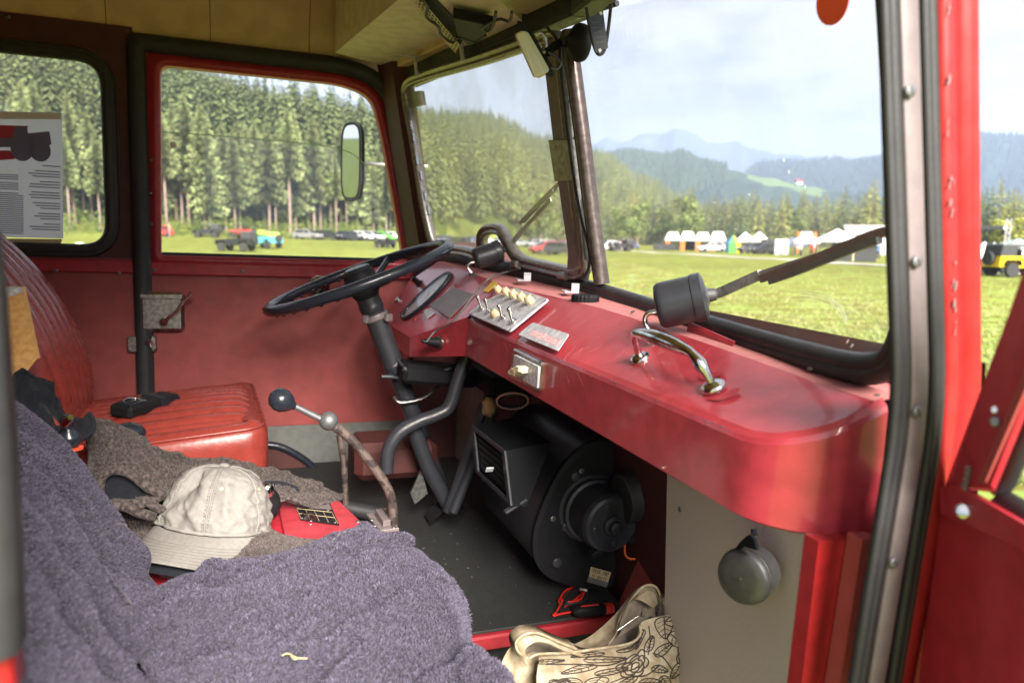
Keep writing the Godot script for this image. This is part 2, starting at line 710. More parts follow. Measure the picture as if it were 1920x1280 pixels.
func rubber_profile(w: float, h: float) -> Array:
	return [Vector2(-w, 0), Vector2(-w, h * 0.55), Vector2(-w * 0.7, h * 0.9), Vector2(-w * 0.2, h), Vector2(w * 0.2, h * 0.92), Vector2(w * 0.32, h * 0.78), Vector2(w * 0.5, h * 0.86), Vector2(w * 0.85, h * 0.7), Vector2(w, h * 0.4), Vector2(w, 0)]


func build_truck() -> void:
	truck = thing("truck", "old red cab-over truck with its cab seen inside through the open passenger door", "truck", Vector3(0, 0.35, -1.43))
	driver_side()
	roof_and_front()
	windscreens()
	passenger_doorway()
	dashboard()
	steering()
	heater()
	floor_and_levers()
	driver_seat()
	passenger_seat()
	overhead()


func driver_side() -> void:
	var W := -2.4
	# --- panel behind the driver's door
	var win := rounded([Vector3(-1.05, 2.112, W), Vector3(-0.335, 2.112, W), Vector3(-0.335, 2.643, W), Vector3(-1.05, 2.643, W)], 0.085, 8)
	var m := mb()
	m.plate_with_hole([Vector3(-1.7, 1.1, W), Vector3(-0.272, 1.1, W), Vector3(-0.272, 2.731, W), Vector3(-1.7, 2.731, W)], win, Vector3(0, 0, -0.03))
	var panel := part("side_panel", m, M.dark_red, truck)
	m = mb()
	m.plate_with_hole([Vector3(-1.7, 2.094, W), Vector3(-0.274, 2.094, W), Vector3(-0.274, 2.728, W), Vector3(-1.7, 2.728, W)], rounded([Vector3(-1.08, 2.10, W), Vector3(-0.318, 2.10, W), Vector3(-0.318, 2.665, W), Vector3(-1.08, 2.665, W)], 0.1, 8), Vector3(0, 0, 0.005))
	part("window_surround", m, M.maroon, panel)
	m = mb()
	m.sweep(win, rubber_profile(0.019, 0.02), Vector3(0, 0, 1), true)
	part("window_seal", m, M.rubber, panel)
	m = mb()
	m.prism(win.map(func(p): return p + Vector3(0, 0, -0.015)), Vector3(0, 0, 0.004))
	part("window_pane", m, M.glass, panel)
	m = mb()
	m.box(Vector3(-0.99, 2.07, W + 0.006), Vector3(1.42, 0.036, 0.012), Basis.IDENTITY, 0.004)
	var rail := part("sill_rail", m, M.frame_paint, panel)
	rail.material_override = M.red_paint
	for p in [Vector3(-0.4793, 2.0544, -2.388), Vector3(-0.3232, 2.0518, -2.388)]:
		screw(panel, p, Vector3(0, 0, 1), 0.006)
	for p in [Vector3(-0.5644, 2.718, -2.394), Vector3(-0.2848, 2.7187, -2.394)]:
		screw(panel, p, Vector3(0, 0, 1), 0.006)
	screw(panel, Vector3(-0.4125, 1.8004, -2.398), Vector3(0, 0, 1), 0.006)
	m = mb()
	m.tube([Vector3(-0.4105, 1.7979, -2.385), Vector3(-0.4076, 1.7638, -2.385)], 0.006, 8)
	part("hook", m, M.black_metal, panel)

	# --- the driver's door, shut
	var opening := rounded([Vector3(-0.215, 2.104, W), Vector3(0.503, 2.104, W), Vector3(0.43, 2.476, W), Vector3(0.392, 2.612, W), Vector3(0.30, 2.640, W), Vector3(-0.205, 2.640, W)], [0.012, 0.03, 0.08, 0.07, 0.05, 0.03], 6)
	var leaf := rounded([Vector3(-0.249, 1.58, W), Vector3(0.60, 1.58, W), Vector3(0.548, 2.104, W), Vector3(0.445, 2.606, W), Vector3(0.385, 2.685, W), Vector3(0.28, 2.70, W), Vector3(-0.249, 2.70, W)], [0.0, 0.0, 0.0, 0.06, 0.04, 0.04, 0.0], 4)
	m = mb()
	m.plate_with_hole(leaf, opening, Vector3(0, 0, -0.045))
	var door := part("driver_door", m, M.dark_red, truck)
	# stepped frame round the window
	m = mb()
	m.sweep(opening, [Vector2(-0.002, -0.02), Vector2(-0.002, 0.004), Vector2(0.006, 0.010), Vector2(0.016, 0.010), Vector2(0.024, 0.003), Vector2(0.040, 0.003), Vector2(0.044, 0.0), Vector2(0.044, -0.01)], Vector3(0, 0, 1), true)
	part("window_frame", m, M.red_paint, door)
	m = mb()
	m.box(Vector3(0.142, 2.107, W - 0.02), Vector3(0.71, 0.014, 0.03), Basis.IDENTITY, 0.003)
	part("window_channel", m, M.rubber, door)
	m = mb()
	m.box(Vector3(0.15, 2.068, W + 0.007), Vector3(0.80, 0.038, 0.014), Basis.IDENTITY, 0.005)
	part("sill_rail", m, M.red_paint, door)
	for p in [Vector3(-0.2303, 2.0632, -2.385), Vector3(0.0102, 2.0639, -2.385), Vector3(0.2682, 2.0597, -2.385), Vector3(0.4348, 2.0547, -2.385)]:
		screw(door, p, Vector3(0, 0, 1), 0.0055)
	for p in [Vector3(-0.2317, 2.3736, -2.39), Vector3(-0.2353, 2.2812, -2.39), Vector3(-0.2346, 2.194, -2.39), Vector3(0.1416, 2.6423, -2.39), Vector3(0.3986, 2.268, -2.39)]:
		screw(door, p, Vector3(0, 0, 1), 0.004)
	# half-open pane: straight top edge that curves down to the front
	var pane := [Vector3(-0.2234, 2.0955, -2.425), Vector3(-0.2095, 2.4574, -2.425), Vector3(-0.0231, 2.4592, -2.425), Vector3(0.1747, 2.4564, -2.425), Vector3(0.2734, 2.4513, -2.425), Vector3(0.3355, 2.4366, -2.425), Vector3(0.3791, 2.4004, -2.425), Vector3(0.4102, 2.3395, -2.425), Vector3(0.4319, 2.2569, -2.425), Vector3(0.4532, 2.1146, -2.425)]
	var smooth := [pane[0]] + spl(pane.slice(1, 9), 5) + [pane[9]]
	m = mb()
	m.prism(smooth, Vector3(0, 0, 0.005))
	var g := part("window_pane", m, M.glass, door)
	m = mb()
	m.prism(shift(smooth, Vector3(0, 0, 0.007)), Vector3(0, 0, 0.001))
	part("dust_film", m, M.light_film, door)
	m = mb()
	m.tube(smooth.slice(1, smooth.size() - 1), 0.0022, 6)
	part("pane_edge", m, M.glass_edge, door)
	m = mb()
	m.lathe_smooth([[0.009, 0.0], [0.009, 0.004], [0.006, 0.006]], Vector3(-0.1749, 2.4222, -2.42), Vector3(0, 0, 1), 14)
	part("pane_button", m, M.white_plastic, door)
	# door furniture
	m = mb()
	var a := Vector3(-0.2697, 1.9998, -2.4)
	var b := Vector3(-0.1526, 1.8869, -2.4)
	m.box(Vector3((a.x + b.x) / 2, (a.y + b.y) / 2, W + 0.018), Vector3(b.x - a.x, a.y - b.y, 0.036), Basis.IDENTITY, 0.009)
	var lock := part("lock_case", m, M.strip_metal, door)
	lock.material_override = M.dull_chrome
	m = mb()
	m.box(Vector3((a.x + b.x) / 2, a.y - 0.011, W + 0.038), Vector3(b.x - a.x - 0.006, 0.014, 0.006), Basis.IDENTITY, 0.003)
	part("lock_case_lip", m, M.dull_chrome, door)
	m = mb()
	var pv := Vector3(-0.2054, 1.917, -2.35)
	m.lathe_smooth([[0.013, -0.014], [0.012, 0.004], [0.008, 0.010], [0.003, 0.012]], pv, Vector3(0, 0, 1), 14)
	m.tube([pv + Vector3(0, 0, 0.008), Vector3(-0.171, 1.9502, -2.33), Vector3(-0.1447, 1.9861, -2.325), Vector3(-0.1275, 2.0032, -2.325)], [0.006, 0.005, 0.0045, 0.0065], 10)
	part("door_lever", m, M.chrome, door)
	m = mb()
	var lp := [Vector3(-0.3067, 1.8718, -2.39), Vector3(-0.2296, 1.8744, -2.39), Vector3(-0.2279, 1.8254, -2.39), Vector3(-0.3067, 1.8234, -2.39)]
	m.prism(rounded([lp[3], lp[2], lp[1], lp[0]], 0.008, 3), Vector3(0, 0, 0.012), 0.003)
	var latch := part("latch_plate", m, M.dull_chrome, door)
	m = mb()
	m.lathe_smooth([[0.012, 0.0], [0.011, 0.012], [0.006, 0.018]], Vector3(-0.2487, 1.8543, -2.378), Vector3(0, 0, 1), 12)
	m.tube([Vector3(-0.2473, 1.8562, -2.365), Vector3(-0.2417, 1.8397, -2.36)], 0.004, 8)
	part("latch_knob", m, M.chrome, door)
	for p in [Vector3(-0.2984, 1.8658, -2.377), Vector3(-0.2993, 1.8331, -2.377), Vector3(-0.235, 1.8338, -2.377)]:
		screw(door, p, Vector3(0, 0, 1), 0.004)
	screw(door, Vector3(-0.2531, 1.8043, -2.395), Vector3(0, 0, 1), 0.007, "chrome", "buffer")
	# inner round handle behind the wheel
	m = mb()
	var wc := Vector3(0.2313, 2.0253, -2.37)
	m.lathe_smooth([[0.030, -0.02], [0.034, 0.0], [0.030, 0.008], [0.018, 0.010], [0.012, 0.02], [0.004, 0.022]], wc, Vector3(0, 0, 1), 20)
	m.tube([wc + Vector3(0, 0, 0.015), wc + Vector3(-0.04, -0.006, 0.025), wc + Vector3(-0.075, -0.012, 0.03)], [0.008, 0.006, 0.008], 8)
	part("window_winder", m, M.chrome, door)
	# grey lining under the door and the wheel arch
	m = mb()
	m.prism([Vector3(-1.5, 1.1, W - 0.012), Vector3(0.62, 1.1, W - 0.012), Vector3(0.62, 1.579, W - 0.012), Vector3(-1.5, 1.579, W - 0.012)], Vector3(0, 0, 0.008))
	part("lower_lining", m, M.grey_dark, truck)
	var arc := spl([Vector3(-0.0179, 1.5275, -2.37), Vector3(0.0833, 1.5317, -2.37), Vector3(0.1519, 1.5034, -2.37), Vector3(0.2172, 1.4485, -2.37), Vector3(0.2642, 1.374, -2.37), Vector3(0.2953, 1.2813, -2.37), Vector3(0.3062, 1.1982, -2.37)], 6)
	m = mb()
	m.prism(_arch_poly(arc), Vector3(0, 0, 0.012))
	var arch := part("wheel_arch", m, M.maroon, truck)
	m = mb()
	m.tube(shift(arc, Vector3(0, 0, 0.012)), 0.012, 8)
	part("arch_trim", m, M.wheel_plastic, arch)
	# thick rubber seal round the door
	var path := rounded([Vector3(-0.262, 1.5, W + 0.012), Vector3(-0.262, 2.690, W + 0.012), Vector3(0.29, 2.690, W + 0.012), Vector3(0.402, 2.668, W + 0.012), Vector3(0.470, 2.575, W + 0.012), Vector3(0.528, 2.26, W + 0.012), Vector3(0.56, 2.05, W + 0.012)], [0.0, 0.012, 0.09, 0.07, 0.09, 0.1, 0.0], 6, false)
	m = mb()
	m.sweep(path, [Vector2(-0.023, -0.012), Vector2(-0.024, 0.006), Vector2(-0.016, 0.018), Vector2(0, 0.022), Vector2(0.016, 0.018), Vector2(0.024, 0.006), Vector2(0.023, -0.012)], Vector3(0, 0, 1))
	part("door_seal", m, M.rubber, truck)
	# outside mirror on its arm
	m = mb()
	var mc := Vector3(0.3592, 2.429, -2.62)
	var loop := []
	for k in 28:
		var an := TAU * k / 28
		var q := Vector2(cos(an), sin(an))
		loop.append(mc + Vector3(0.5, 0, 0.86) * (0.050 * signf(q.x) * pow(absf(q.x), 0.62)) + Vector3(0, 0.128 * signf(q.y) * pow(absf(q.y), 0.5), 0))
	m.prism(loop, Vector3(0.86, 0, -0.5) * 0.018)
	var em := part("outside_mirror", m, M.black_plastic, truck)
	m = mb()
	m.tube(loop, 0.005, 8, true)
	part("mirror_rim", m, M.grey_wire, em)
	m = mb()
	m.prism(loop.map(func(p): return mc + (p - mc) * 0.94 + Vector3(-0.86, 0, 0.5) * 0.001), Vector3(-0.86, 0, 0.5) * 0.001)
	part("mirror_glass", m, M.mirror, em)
	m = mb()
	m.tube([mc + Vector3(0.02, -0.01, -0.02), Vector3(0.4182, 2.4268, -2.63), Vector3(0.4731, 2.4271, -2.63), Vector3(0.62, 2.43, -2.6)], 0.006, 8)
	part("mirror_arm", m, M.white_plastic, em)


func _arch_poly(arc: Array) -> Array:
	var out := arc.duplicate()
	out.append(arc[-1] + Vector3(0, -0.2, 0))
	out.append(Vector3(arc[0].x, arc[-1].y - 0.2, arc[0].z))
	return out


func roof_and_front() -> void:
	# cove and roof lining in separate panels
	var sec := spl([Vector3(0, 2.72, -2.41), Vector3(0, 2.80, -2.40), Vector3(0, 2.90, -2.32), Vector3(0, 2.975, -2.15), Vector3(0, 3.01, -1.8), Vector3(0, 3.02, -1.43), Vector3(0, 3.01, -1.0), Vector3(0, 2.97, -0.72), Vector3(0, 2.88, -0.54), Vector3(0, 2.74, -0.45)], 4)
	var xs := [-1.7, Vector3(-0.6543, 2.6957, -2.4).x, Vector3(-0.3375, 2.7287, -2.4).x, Vector3(-0.0711, 2.7224, -2.4).x, Vector3(0.2034, 2.7228, -2.4).x, 0.46]
	for k in xs.size() - 1:
		var m := mb()
		var x0: float = xs[k] + 0.0012
		var x1: float = xs[k + 1] - 0.0012
		var rings := []
		for q in sec:
			rings.append([q + Vector3(x0, 0, 0), q + Vector3(x1, 0, 0)])
		m.loft(rings, false, false)
		part("headliner_panel", m, M.headliner, truck)
	var m := mb()
	var rr := []
	for q in sec:
		var c: Vector3 = (q - Vector3(0, 2.2, -1.43)) * 1.03 + Vector3(0, 2.2, -1.43)
		rr.append([c + Vector3(-1.72, 0, 0), c + Vector3(0.47, 0, 0)])
	m.loft(rr, false, false)
	part("roof_skin", m, M.red_paint, truck)
	m = mb()
	rr = []
	for q in sec:
		var c: Vector3 = (q - Vector3(0, 2.2, -1.43)) * 1.004 + Vector3(0, 2.2, -1.43)
		rr.append([c + Vector3(-1.72, 0, 0), c + Vector3(0.465, 0, 0)])
	m.loft(rr, false, false)
	part("headliner_backing", m, M.seam_brown, truck)
	m = mb()
	m.prism([Vector3(-1.7, 2.66, -2.43), Vector3(0.36, 2.66, -2.43), Vector3(0.44, 2.56, -2.43), Vector3(0.48, 2.66, -2.43), Vector3(0.50, 3.0, -2.43), Vector3(-1.7, 3.0, -2.43)], Vector3(0, 0, -0.02))
	part("cove_board", m, M.headliner, truck)
	# rear wall of the cab, unseen but closing it
	m = mb()
	m.box(Vector3(-1.12, 2.05, -1.43), Vector3(0.03, 2.1, 1.95))
	part("rear_wall", m, M.dark_red, truck)
	# passenger side behind the doorway and above it
	m = mb()
	m.box(Vector3(-0.60, 2.0, -0.455), Vector3(0.86, 1.9, 0.04))
	part("passenger_side_panel", m, M.dark_red, truck)
	m = mb()
	m.box(Vector3(0.1, 2.76, -0.455), Vector3(1.1, 0.10, 0.04))
	part("door_header", m, M.red_paint, truck)
	# shelf over the windscreen, its back edge following the screen's shallow V
	var e0 := Vector3(0.2644, 2.7, -2.2558)
	var e1 := Vector3(0.3298, 2.7, -1.7041)
	var mid := e1 + (e1 - e0).normalized() * 0.30
	m = mb()
	m.prism([e0 + Vector3(0, 0, -0.02), mid, Vector3(0.27, 2.7, -0.50), Vector3(0.60, 2.7, -0.50), Vector3(0.645, 2.7, -1.44), Vector3(0.505, 2.7, -2.30), Vector3(0.44, 2.7, -2.385)], Vector3(0, 0.28, 0))
	part("header_shelf", m, M.cream, truck)
	# rubber-covered header rail just above the screen, with a wooden batten
	for h in [[Vector3(0.478, 2.66, -2.31), Vector3(0.622, 2.655, -1.40)], [Vector3(0.622, 2.655, -1.40), Vector3(0.53, 2.63, -0.52)]]:
		var d: Vector3 = (h[1] - h[0])
		var b := Basis(d.normalized(), Vector3.UP, d.normalized().cross(Vector3.UP))
		m = mb()
		m.box((h[0] + h[1]) / 2 + Vector3(0.012, 0.0, 0), Vector3(d.length(), 0.05, 0.05), b, 0.006)
		part("header_rail", m, M.rubber, truck)
		m = mb()
		m.box((h[0] + h[1]) / 2 + Vector3(-0.02, 0.035, 0), Vector3(d.length(), 0.022, 0.03), b, 0.003)
		part("header_batten", m, M.headliner, truck)
	# corner post on the driver's side
	m = mb()
	var lo := [Vector3(0.515, 2.10, -2.385), Vector3(0.60, 2.10, -2.37), Vector3(0.575, 2.12, -2.27), Vector3(0.535, 2.12, -2.30)]
	var hi := [Vector3(0.40, 2.72, -2.385), Vector3(0.50, 2.72, -2.37), Vector3(0.478, 2.72, -2.26), Vector3(0.425, 2.72, -2.30)]
	m.loft([lo, hi], true, true, -1)
	part("corner_post", m, M.maroon, truck)
	m = mb()
	m.box(Vector3(0.70, 1.7, -2.39), Vector3(0.34, 0.95, 0.04))
	part("front_corner", m, M.maroon, truck)
	# front wall under the screen
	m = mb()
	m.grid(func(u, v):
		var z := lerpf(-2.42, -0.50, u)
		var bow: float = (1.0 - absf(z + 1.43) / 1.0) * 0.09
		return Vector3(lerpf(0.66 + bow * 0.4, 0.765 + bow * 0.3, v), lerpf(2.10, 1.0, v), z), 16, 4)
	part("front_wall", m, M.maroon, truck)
	m = mb()
	m.prism([Vector3(0.69, 1.6019, -2.718), Vector3(0.69, 1.2144, -2.677), Vector3(0.69, 1.281, -2.4288), Vector3(0.69, 1.6255, -2.0986), Vector3(0.69, 1.8119, -2.068), Vector3(0.69, 1.6774, -2.7011)], Vector3(-0.006, 0, 0))
	part("footwell_lining", m, M.beige_panel, truck)


func windscreens() -> void:
	# driver's pane: a hinged metal frame with a notch over the wiper motor
	var raw := [Vector3(0.5562, 2.1719, -2.2392), Vector3(0.5316, 2.2834, -2.2661), Vector3(0.4955, 2.4789, -2.2717), Vector3(0.4744, 2.5868, -2.282), Vector3(0.4712, 2.6282, -2.2563), Vector3(0.4881, 2.6339, -2.15), Vector3(0.5504, 2.6185, -1.7958), Vector3(0.6008, 2.6094, -1.5059), Vector3(0.6116, 2.5905, -1.4617), Vector3(0.6244, 2.5296, -1.451), Vector3(0.6601, 2.3303, -1.4522), Vector3(0.69, 2.1676, -1.4483), Vector3(0.6938, 2.133, -1.4627), Vector3(0.6883, 2.1246, -1.5047), Vector3(0.6761, 2.1288, -1.5724), Vector3(0.6528, 2.1393, -1.7), Vector3(0.6425, 2.154, -1.7452), Vector3(0.6291, 2.1935, -1.7832), Vector3(0.6205, 2.2155, -1.8104), Vector3(0.61, 2.2147, -1.8739), Vector3(0.6075, 2.1948, -1.9098), Vector3(0.6126, 2.1477, -1.9299), Vector3(0.5944, 2.1539, -2.0319), Vector3(0.5674, 2.1559, -2.1901)]
	var loop := spl(raw, 5, true)
	var nrm := Vector3(0.5144, 2.4098, -2.1723) - Vector3(0.5201, 2.4121, -2.1967)
	nrm = ((raw[1] - raw[0]).cross(raw[12] - raw[0])).normalized()
	if nrm.x > 0:
		nrm = -nrm
	var m := mb()
	m.sweep(loop, [Vector2(-0.012, -0.012), Vector2(-0.013, 0.006), Vector2(-0.010, 0.011), Vector2(-0.006, 0.012), Vector2(-0.003, 0.006), Vector2(0.002, 0.006), Vector2(0.005, 0.013), Vector2(0.010, 0.013), Vector2(0.014, 0.006), Vector2(0.014, -0.012)], nrm, true)
	var frame := part("driver_windscreen_frame", m, M.frame_metal, truck)
	# wide flat stile along the centre
	var stile := [Vector3(0.6034, 2.6041, -1.4717), Vector3(0.6216, 2.5282, -1.4446), Vector3(0.6568, 2.3298, -1.4476), Vector3(0.685, 2.1766, -1.4441), Vector3(0.6912, 2.1188, -1.4689), Vector3(0.6837, 2.1256, -1.5062), Vector3(0.6772, 2.1748, -1.4922), Vector3(0.6474, 2.3324, -1.5011), Vector3(0.6103, 2.5374, -1.5024), Vector3(0.5985, 2.6004, -1.5049)]
	m = mb()
	var st := [stile[0], stile[1], stile[2], stile[3], stile[4], stile[5], stile[6], stile[7], stile[8], stile[9]]
	m.prism(st, nrm * 0.008, 0.002)
	part("frame_stile", m, M.strip_metal, frame)
	m = mb()
	m.prism([Vector3(0.623, 2.4071, -1.5111), Vector3(0.6361, 2.4008, -1.44), Vector3(0.6511, 2.3202, -1.4367), Vector3(0.6396, 2.3209, -1.5046)], nrm * 0.003, 0.001)
	part("frame_splice", m, M.frame_metal, frame)
	for p in [Vector3(0.6373, 2.3812, -1.435), Vector3(0.6405, 2.3644, -1.4345), Vector3(0.6436, 2.3475, -1.434), Vector3(0.6468, 2.3325, -1.4312), Vector3(0.6273, 2.3905, -1.4846), Vector3(0.6379, 2.336, -1.4799)]:
		screw(frame, p, nrm, 0.003)
	for p in [Vector3(0.6119, 2.5154, -1.4669), Vector3(0.6204, 2.4612, -1.4745), Vector3(0.6537, 2.2758, -1.4748), Vector3(0.6652, 2.209, -1.4782), Vector3(0.5949, 2.5969, -1.4813)]:
		screw(frame, p, nrm, 0.003)
	m = mb()
	m.prism(loop, -nrm * 0.004)
	part("driver_windscreen", m, M.glass, truck)
	m = mb()
	m.prism(shift(loop, -nrm * 0.007), -nrm * 0.001)
	part("dust_film", m, M.dusty_film, truck)
	# small chromed clips along the left side of the frame
	for c in [Vector3(0.4801, 2.5128, -2.2415), Vector3(0.4875, 2.4775, -2.2352), Vector3(0.4988, 2.4137, -2.2362), Vector3(0.5096, 2.367, -2.2222), Vector3(0.5217, 2.3081, -2.2128), Vector3(0.5306, 2.2662, -2.2049)]:
		m = mb()
		m.box(c, Vector3(0.008, 0.028, 0.010), Basis(Vector3(0, 0, 1), 0.18), 0.003)
		part("frame_clip", m, M.chrome, frame)
	# brackets that hold the frame: two above, two below
	for c in [[Vector3(0.4709, 2.6353, -2.1283), 0.055], [Vector3(0.521, 2.6243, -1.8423), 0.05]]:
		m = mb()
		m.box(c[0] + Vector3(-0.004, 0.022, 0), Vector3(0.006, c[1], 0.018), Basis(Vector3(0, 0, 1), 0.15), 0.002)
		m.box(c[0] + Vector3(-0.02, 0.047, -0.005), Vector3(0.05, 0.005, 0.02), Basis.IDENTITY, 0.002)
		part("hanger_bracket", m, M.plate_metal, truck)
	for c in [Vector3(0.6, 2.1013, -1.5811), Vector3(0.625, 2.0922, -1.3771)]:
		m = mb()
		m.box(c + Vector3(0, 0.002, -0.012), Vector3(0.014, 0.003, 0.05), Basis(Vector3(0, 1, 0), -0.25), 0.001)
		m.box(c + Vector3(0.010, 0.010, 0.010), Vector3(0.016, 0.020, 0.003), Basis(Vector3(0, 1, 0), -0.25), 0.001)
		part("foot_bracket", m, M.plate_metal, truck)
	for c in [Vector3(0.634, 2.134, -1.7196), Vector3(0.6712, 2.119, -1.5146)]:
		m = mb()
		m.lathe_smooth([[0.009, -0.014], [0.0095, 0.0], [0.009, 0.014]], c, Vector3(0.15, 0, 1), 12)
		part("frame_hinge", m, M.frame_metal, truck)
	# centre post, bolts and the cable beside it
	var post := [Vector3(0.6106, 2.6008, -1.408), Vector3(0.6242, 2.52, -1.3976), Vector3(0.6452, 2.3981, -1.3878), Vector3(0.6689, 2.2634, -1.3808), Vector3(0.6947, 2.1125, -1.3655)]
	m = mb()
	m.sweep(spl(post, 3), [Vector2(-0.020, -0.01), Vector2(-0.020, 0.010), Vector2(-0.015, 0.016), Vector2(0.0, 0.016), Vector2(0.004, 0.010), Vector2(0.010, 0.010), Vector2(0.013, 0.015), Vector2(0.018, 0.012), Vector2(0.018, -0.01)], Vector3(-0.96, -0.17, -0.2).normalized())
	var centre := part("centre_post", m, M.post_metal, truck)
	for p in [Vector3(0.6092, 2.5419, -1.4103), Vector3(0.6213, 2.4708, -1.4028), Vector3(0.6335, 2.4003, -1.398), Vector3(0.6457, 2.3288, -1.39), Vector3(0.6582, 2.2566, -1.385), Vector3(0.6698, 2.1889, -1.3784), Vector3(0.6805, 2.124, -1.3676)]:
		m = mb()
		m.ball(p, Vector3.ONE * 0.0055, 10, 6)
		m.lathe([[0.003, 0.0], [0.003, 0.014]], p, Vector3(0.3, 0, -1), 8)
		part("bolt", m, M.steel, centre)
	m = mb()
	m.tube(spl([Vector3(0.585, 2.617, -1.4572), Vector3(0.5962, 2.5848, -1.4252), Vector3(0.6021, 2.5529, -1.4243), Vector3(0.6127, 2.4929, -1.4253), Vector3(0.6352, 2.3694, -1.4236), Vector3(0.6581, 2.2528, -1.4121), Vector3(0.6713, 2.1939, -1.3969), Vector3(0.6782, 2.1561, -1.3964), Vector3(0.6799, 2.1275, -1.4168), Vector3(0.6762, 2.1174, -1.4498)], 4), 0.0032, 8)
	part("cable", m, M.rubber, truck)
	m = mb()
	m.sweep(spl([Vector3(0.6206, 2.5734, -1.4638), Vector3(0.6352, 2.5001, -1.4555), Vector3(0.6582, 2.3737, -1.4535), Vector3(0.6811, 2.2544, -1.4455), Vector3(0.6975, 2.1658, -1.4427), Vector3(0.7034, 2.1173, -1.4595)], 4), rubber_profile(0.008, 0.016), nrm)
	part("stile_seal", m, M.rubber, truck)
	# passenger's pane in its thick rubber gasket
	var edge := [Vector3(0.6938, 2.114, -1.3593), Vector3(0.6746, 2.1023, -1.1216), Vector3(0.652, 2.0891, -0.843), Vector3(0.6406, 2.0843, -0.7064), Vector3(0.6348, 2.084, -0.6416), Vector3(0.6299, 2.0909, -0.6003), Vector3(0.6254, 2.1063, -0.5814), Vector3(0.6195, 2.1371, -0.5773), Vector3(0.6061, 2.2117, -0.5774), Vector3(0.5836, 2.3384, -0.581), Vector3(0.5666, 2.4349, -0.5853), Vector3(0.5567, 2.4907, -0.587), Vector3(0.6068, 2.6187, -1.4018)]
	m = mb()
	m.prism(edge, Vector3(0.004, 0, 0))
	part("passenger_windscreen", m, M.glass, truck)
	m = mb()
	m.prism(shift(edge, Vector3(0.007, 0, 0)), Vector3(0.001, 0, 0))
	part("dust_film", m, M.light_film, truck)
	var wn := Vector3(-0.6018, 2.003, 1.9336) - Vector3(0.722, 2.4364, -2.32)
	wn = Vector3(-0.95, -0.16, 0.12).normalized()
	var gas := spl([Vector3(0.7052, 2.0962, -1.45), Vector3(0.6938, 2.092, -1.3147), Vector3(0.6782, 2.0844, -1.1253), Vector3(0.6548, 2.0741, -0.8447), Vector3(0.643, 2.0711, -0.7074), Vector3(0.637, 2.0715, -0.6406), Vector3(0.632, 2.0771, -0.597), Vector3(0.6266, 2.0934, -0.5687), Vector3(0.6196, 2.124, -0.5523), Vector3(0.6135, 2.1559, -0.5486), Vector3(0.6018, 2.2221, -0.5508), Vector3(0.5819, 2.3344, -0.5539), Vector3(0.5639, 2.4366, -0.5584)], 4)
	m = mb()
	m.sweep(gas, [Vector2(-0.0155, -0.004), Vector2(-0.0155, 0.008), Vector2(-0.012, 0.013), Vector2(-0.004, 0.016), Vector2(0.002, 0.015), Vector2(0.0035, 0.0125), Vector2(0.005, 0.0145), Vector2(0.012, 0.012), Vector2(0.017, 0.006), Vector2(0.018, -0.004)].map(func(q): return Vector2(-q.x, q.y)), wn)
	part("windscreen_gasket", m, M.rubber, truck)
	m = mb()
	m.sweep(spl([Vector3(0.5551, 2.132, -2.3134), Vector3(0.6006, 2.1249, -2.0501), Vector3(0.6437, 2.1124, -1.8071), Vector3(0.6838, 2.0963, -1.5863), Vector3(0.7063, 2.0872, -1.4619), Vector3(0.713, 2.086, -1.4235)], 4), [Vector2(-0.025, -0.01), Vector2(-0.025, 0.008), Vector2(-0.012, 0.016), Vector2(0.008, 0.014), Vector2(0.024, 0.006), Vector2(0.024, -0.01)], nrm)
	part("windscreen_gasket", m, M.rubber, truck)
	# wiper scratches on the passenger's pane
	var sc := mb()
	for off in [0.0, 0.004, 0.007]:
		sc.sweep(spl(shift([Vector3(0.6291, 2.143, -0.7193), Vector3(0.6257, 2.1427, -0.6804), Vector3(0.6247, 2.137, -0.658), Vector3(0.6251, 2.1283, -0.6454), Vector3(0.6263, 2.1194, -0.6407)], Vector3(0, off, 0)), 4), [Vector2(-0.0006, 0), Vector2(0.0006, 0), Vector2(0.0006, 0.0002), Vector2(-0.0006, 0.0002)], wn, false, false)
	for p in [Vector3(0.6295, 2.1007, -0.6384), Vector3(0.6296, 2.097, -0.6318), Vector3(0.6267, 2.2217, -0.8499), Vector3(0.6251, 2.2395, -0.8677), Vector3(0.6246, 2.2582, -0.9001), Vector3(0.6304, 2.2351, -0.9181), Vector3(0.6038, 2.2878, -0.7273), Vector3(0.6046, 2.2694, -0.6993), Vector3(0.6021, 2.3018, -0.7363), Vector3(0.6155, 2.2654, -0.813)]:
		sc.box(p, Vector3(0.0012, 0.004, 0.0012), Basis(Vector3(1, 0, 0), p.z * 9.0), 0.0)
	tag(part("wiper_scratches", sc, M.scratch, truck), "", "", "", "stuff")
	var specks := mb()
	var sr := RandomNumberGenerator.new()
	sr.seed = 17
	var g0 := Vector3(0.6218, 2.4335, -1.2202)
	var gu := Vector3(0.582, 2.3391, -0.5873) - g0
	var gv := Vector3(0.6794, 2.1504, -1.2946) - g0
	for k in 90:
		var c := g0 + gu * sr.randf() + gv * sr.randf_range(-0.4, 1.1)
		var s := sr.randf_range(0.0003, 0.0009)
		specks.box(c, Vector3(0.0003, s * sr.randf_range(1.0, 3.0), s), Basis(Vector3(1, 0, 0), sr.randf_range(-0.5, 0.5)), 0.0)
	tag(part("dust_specks", specks, M.scratch, truck), "", "", "", "stuff")
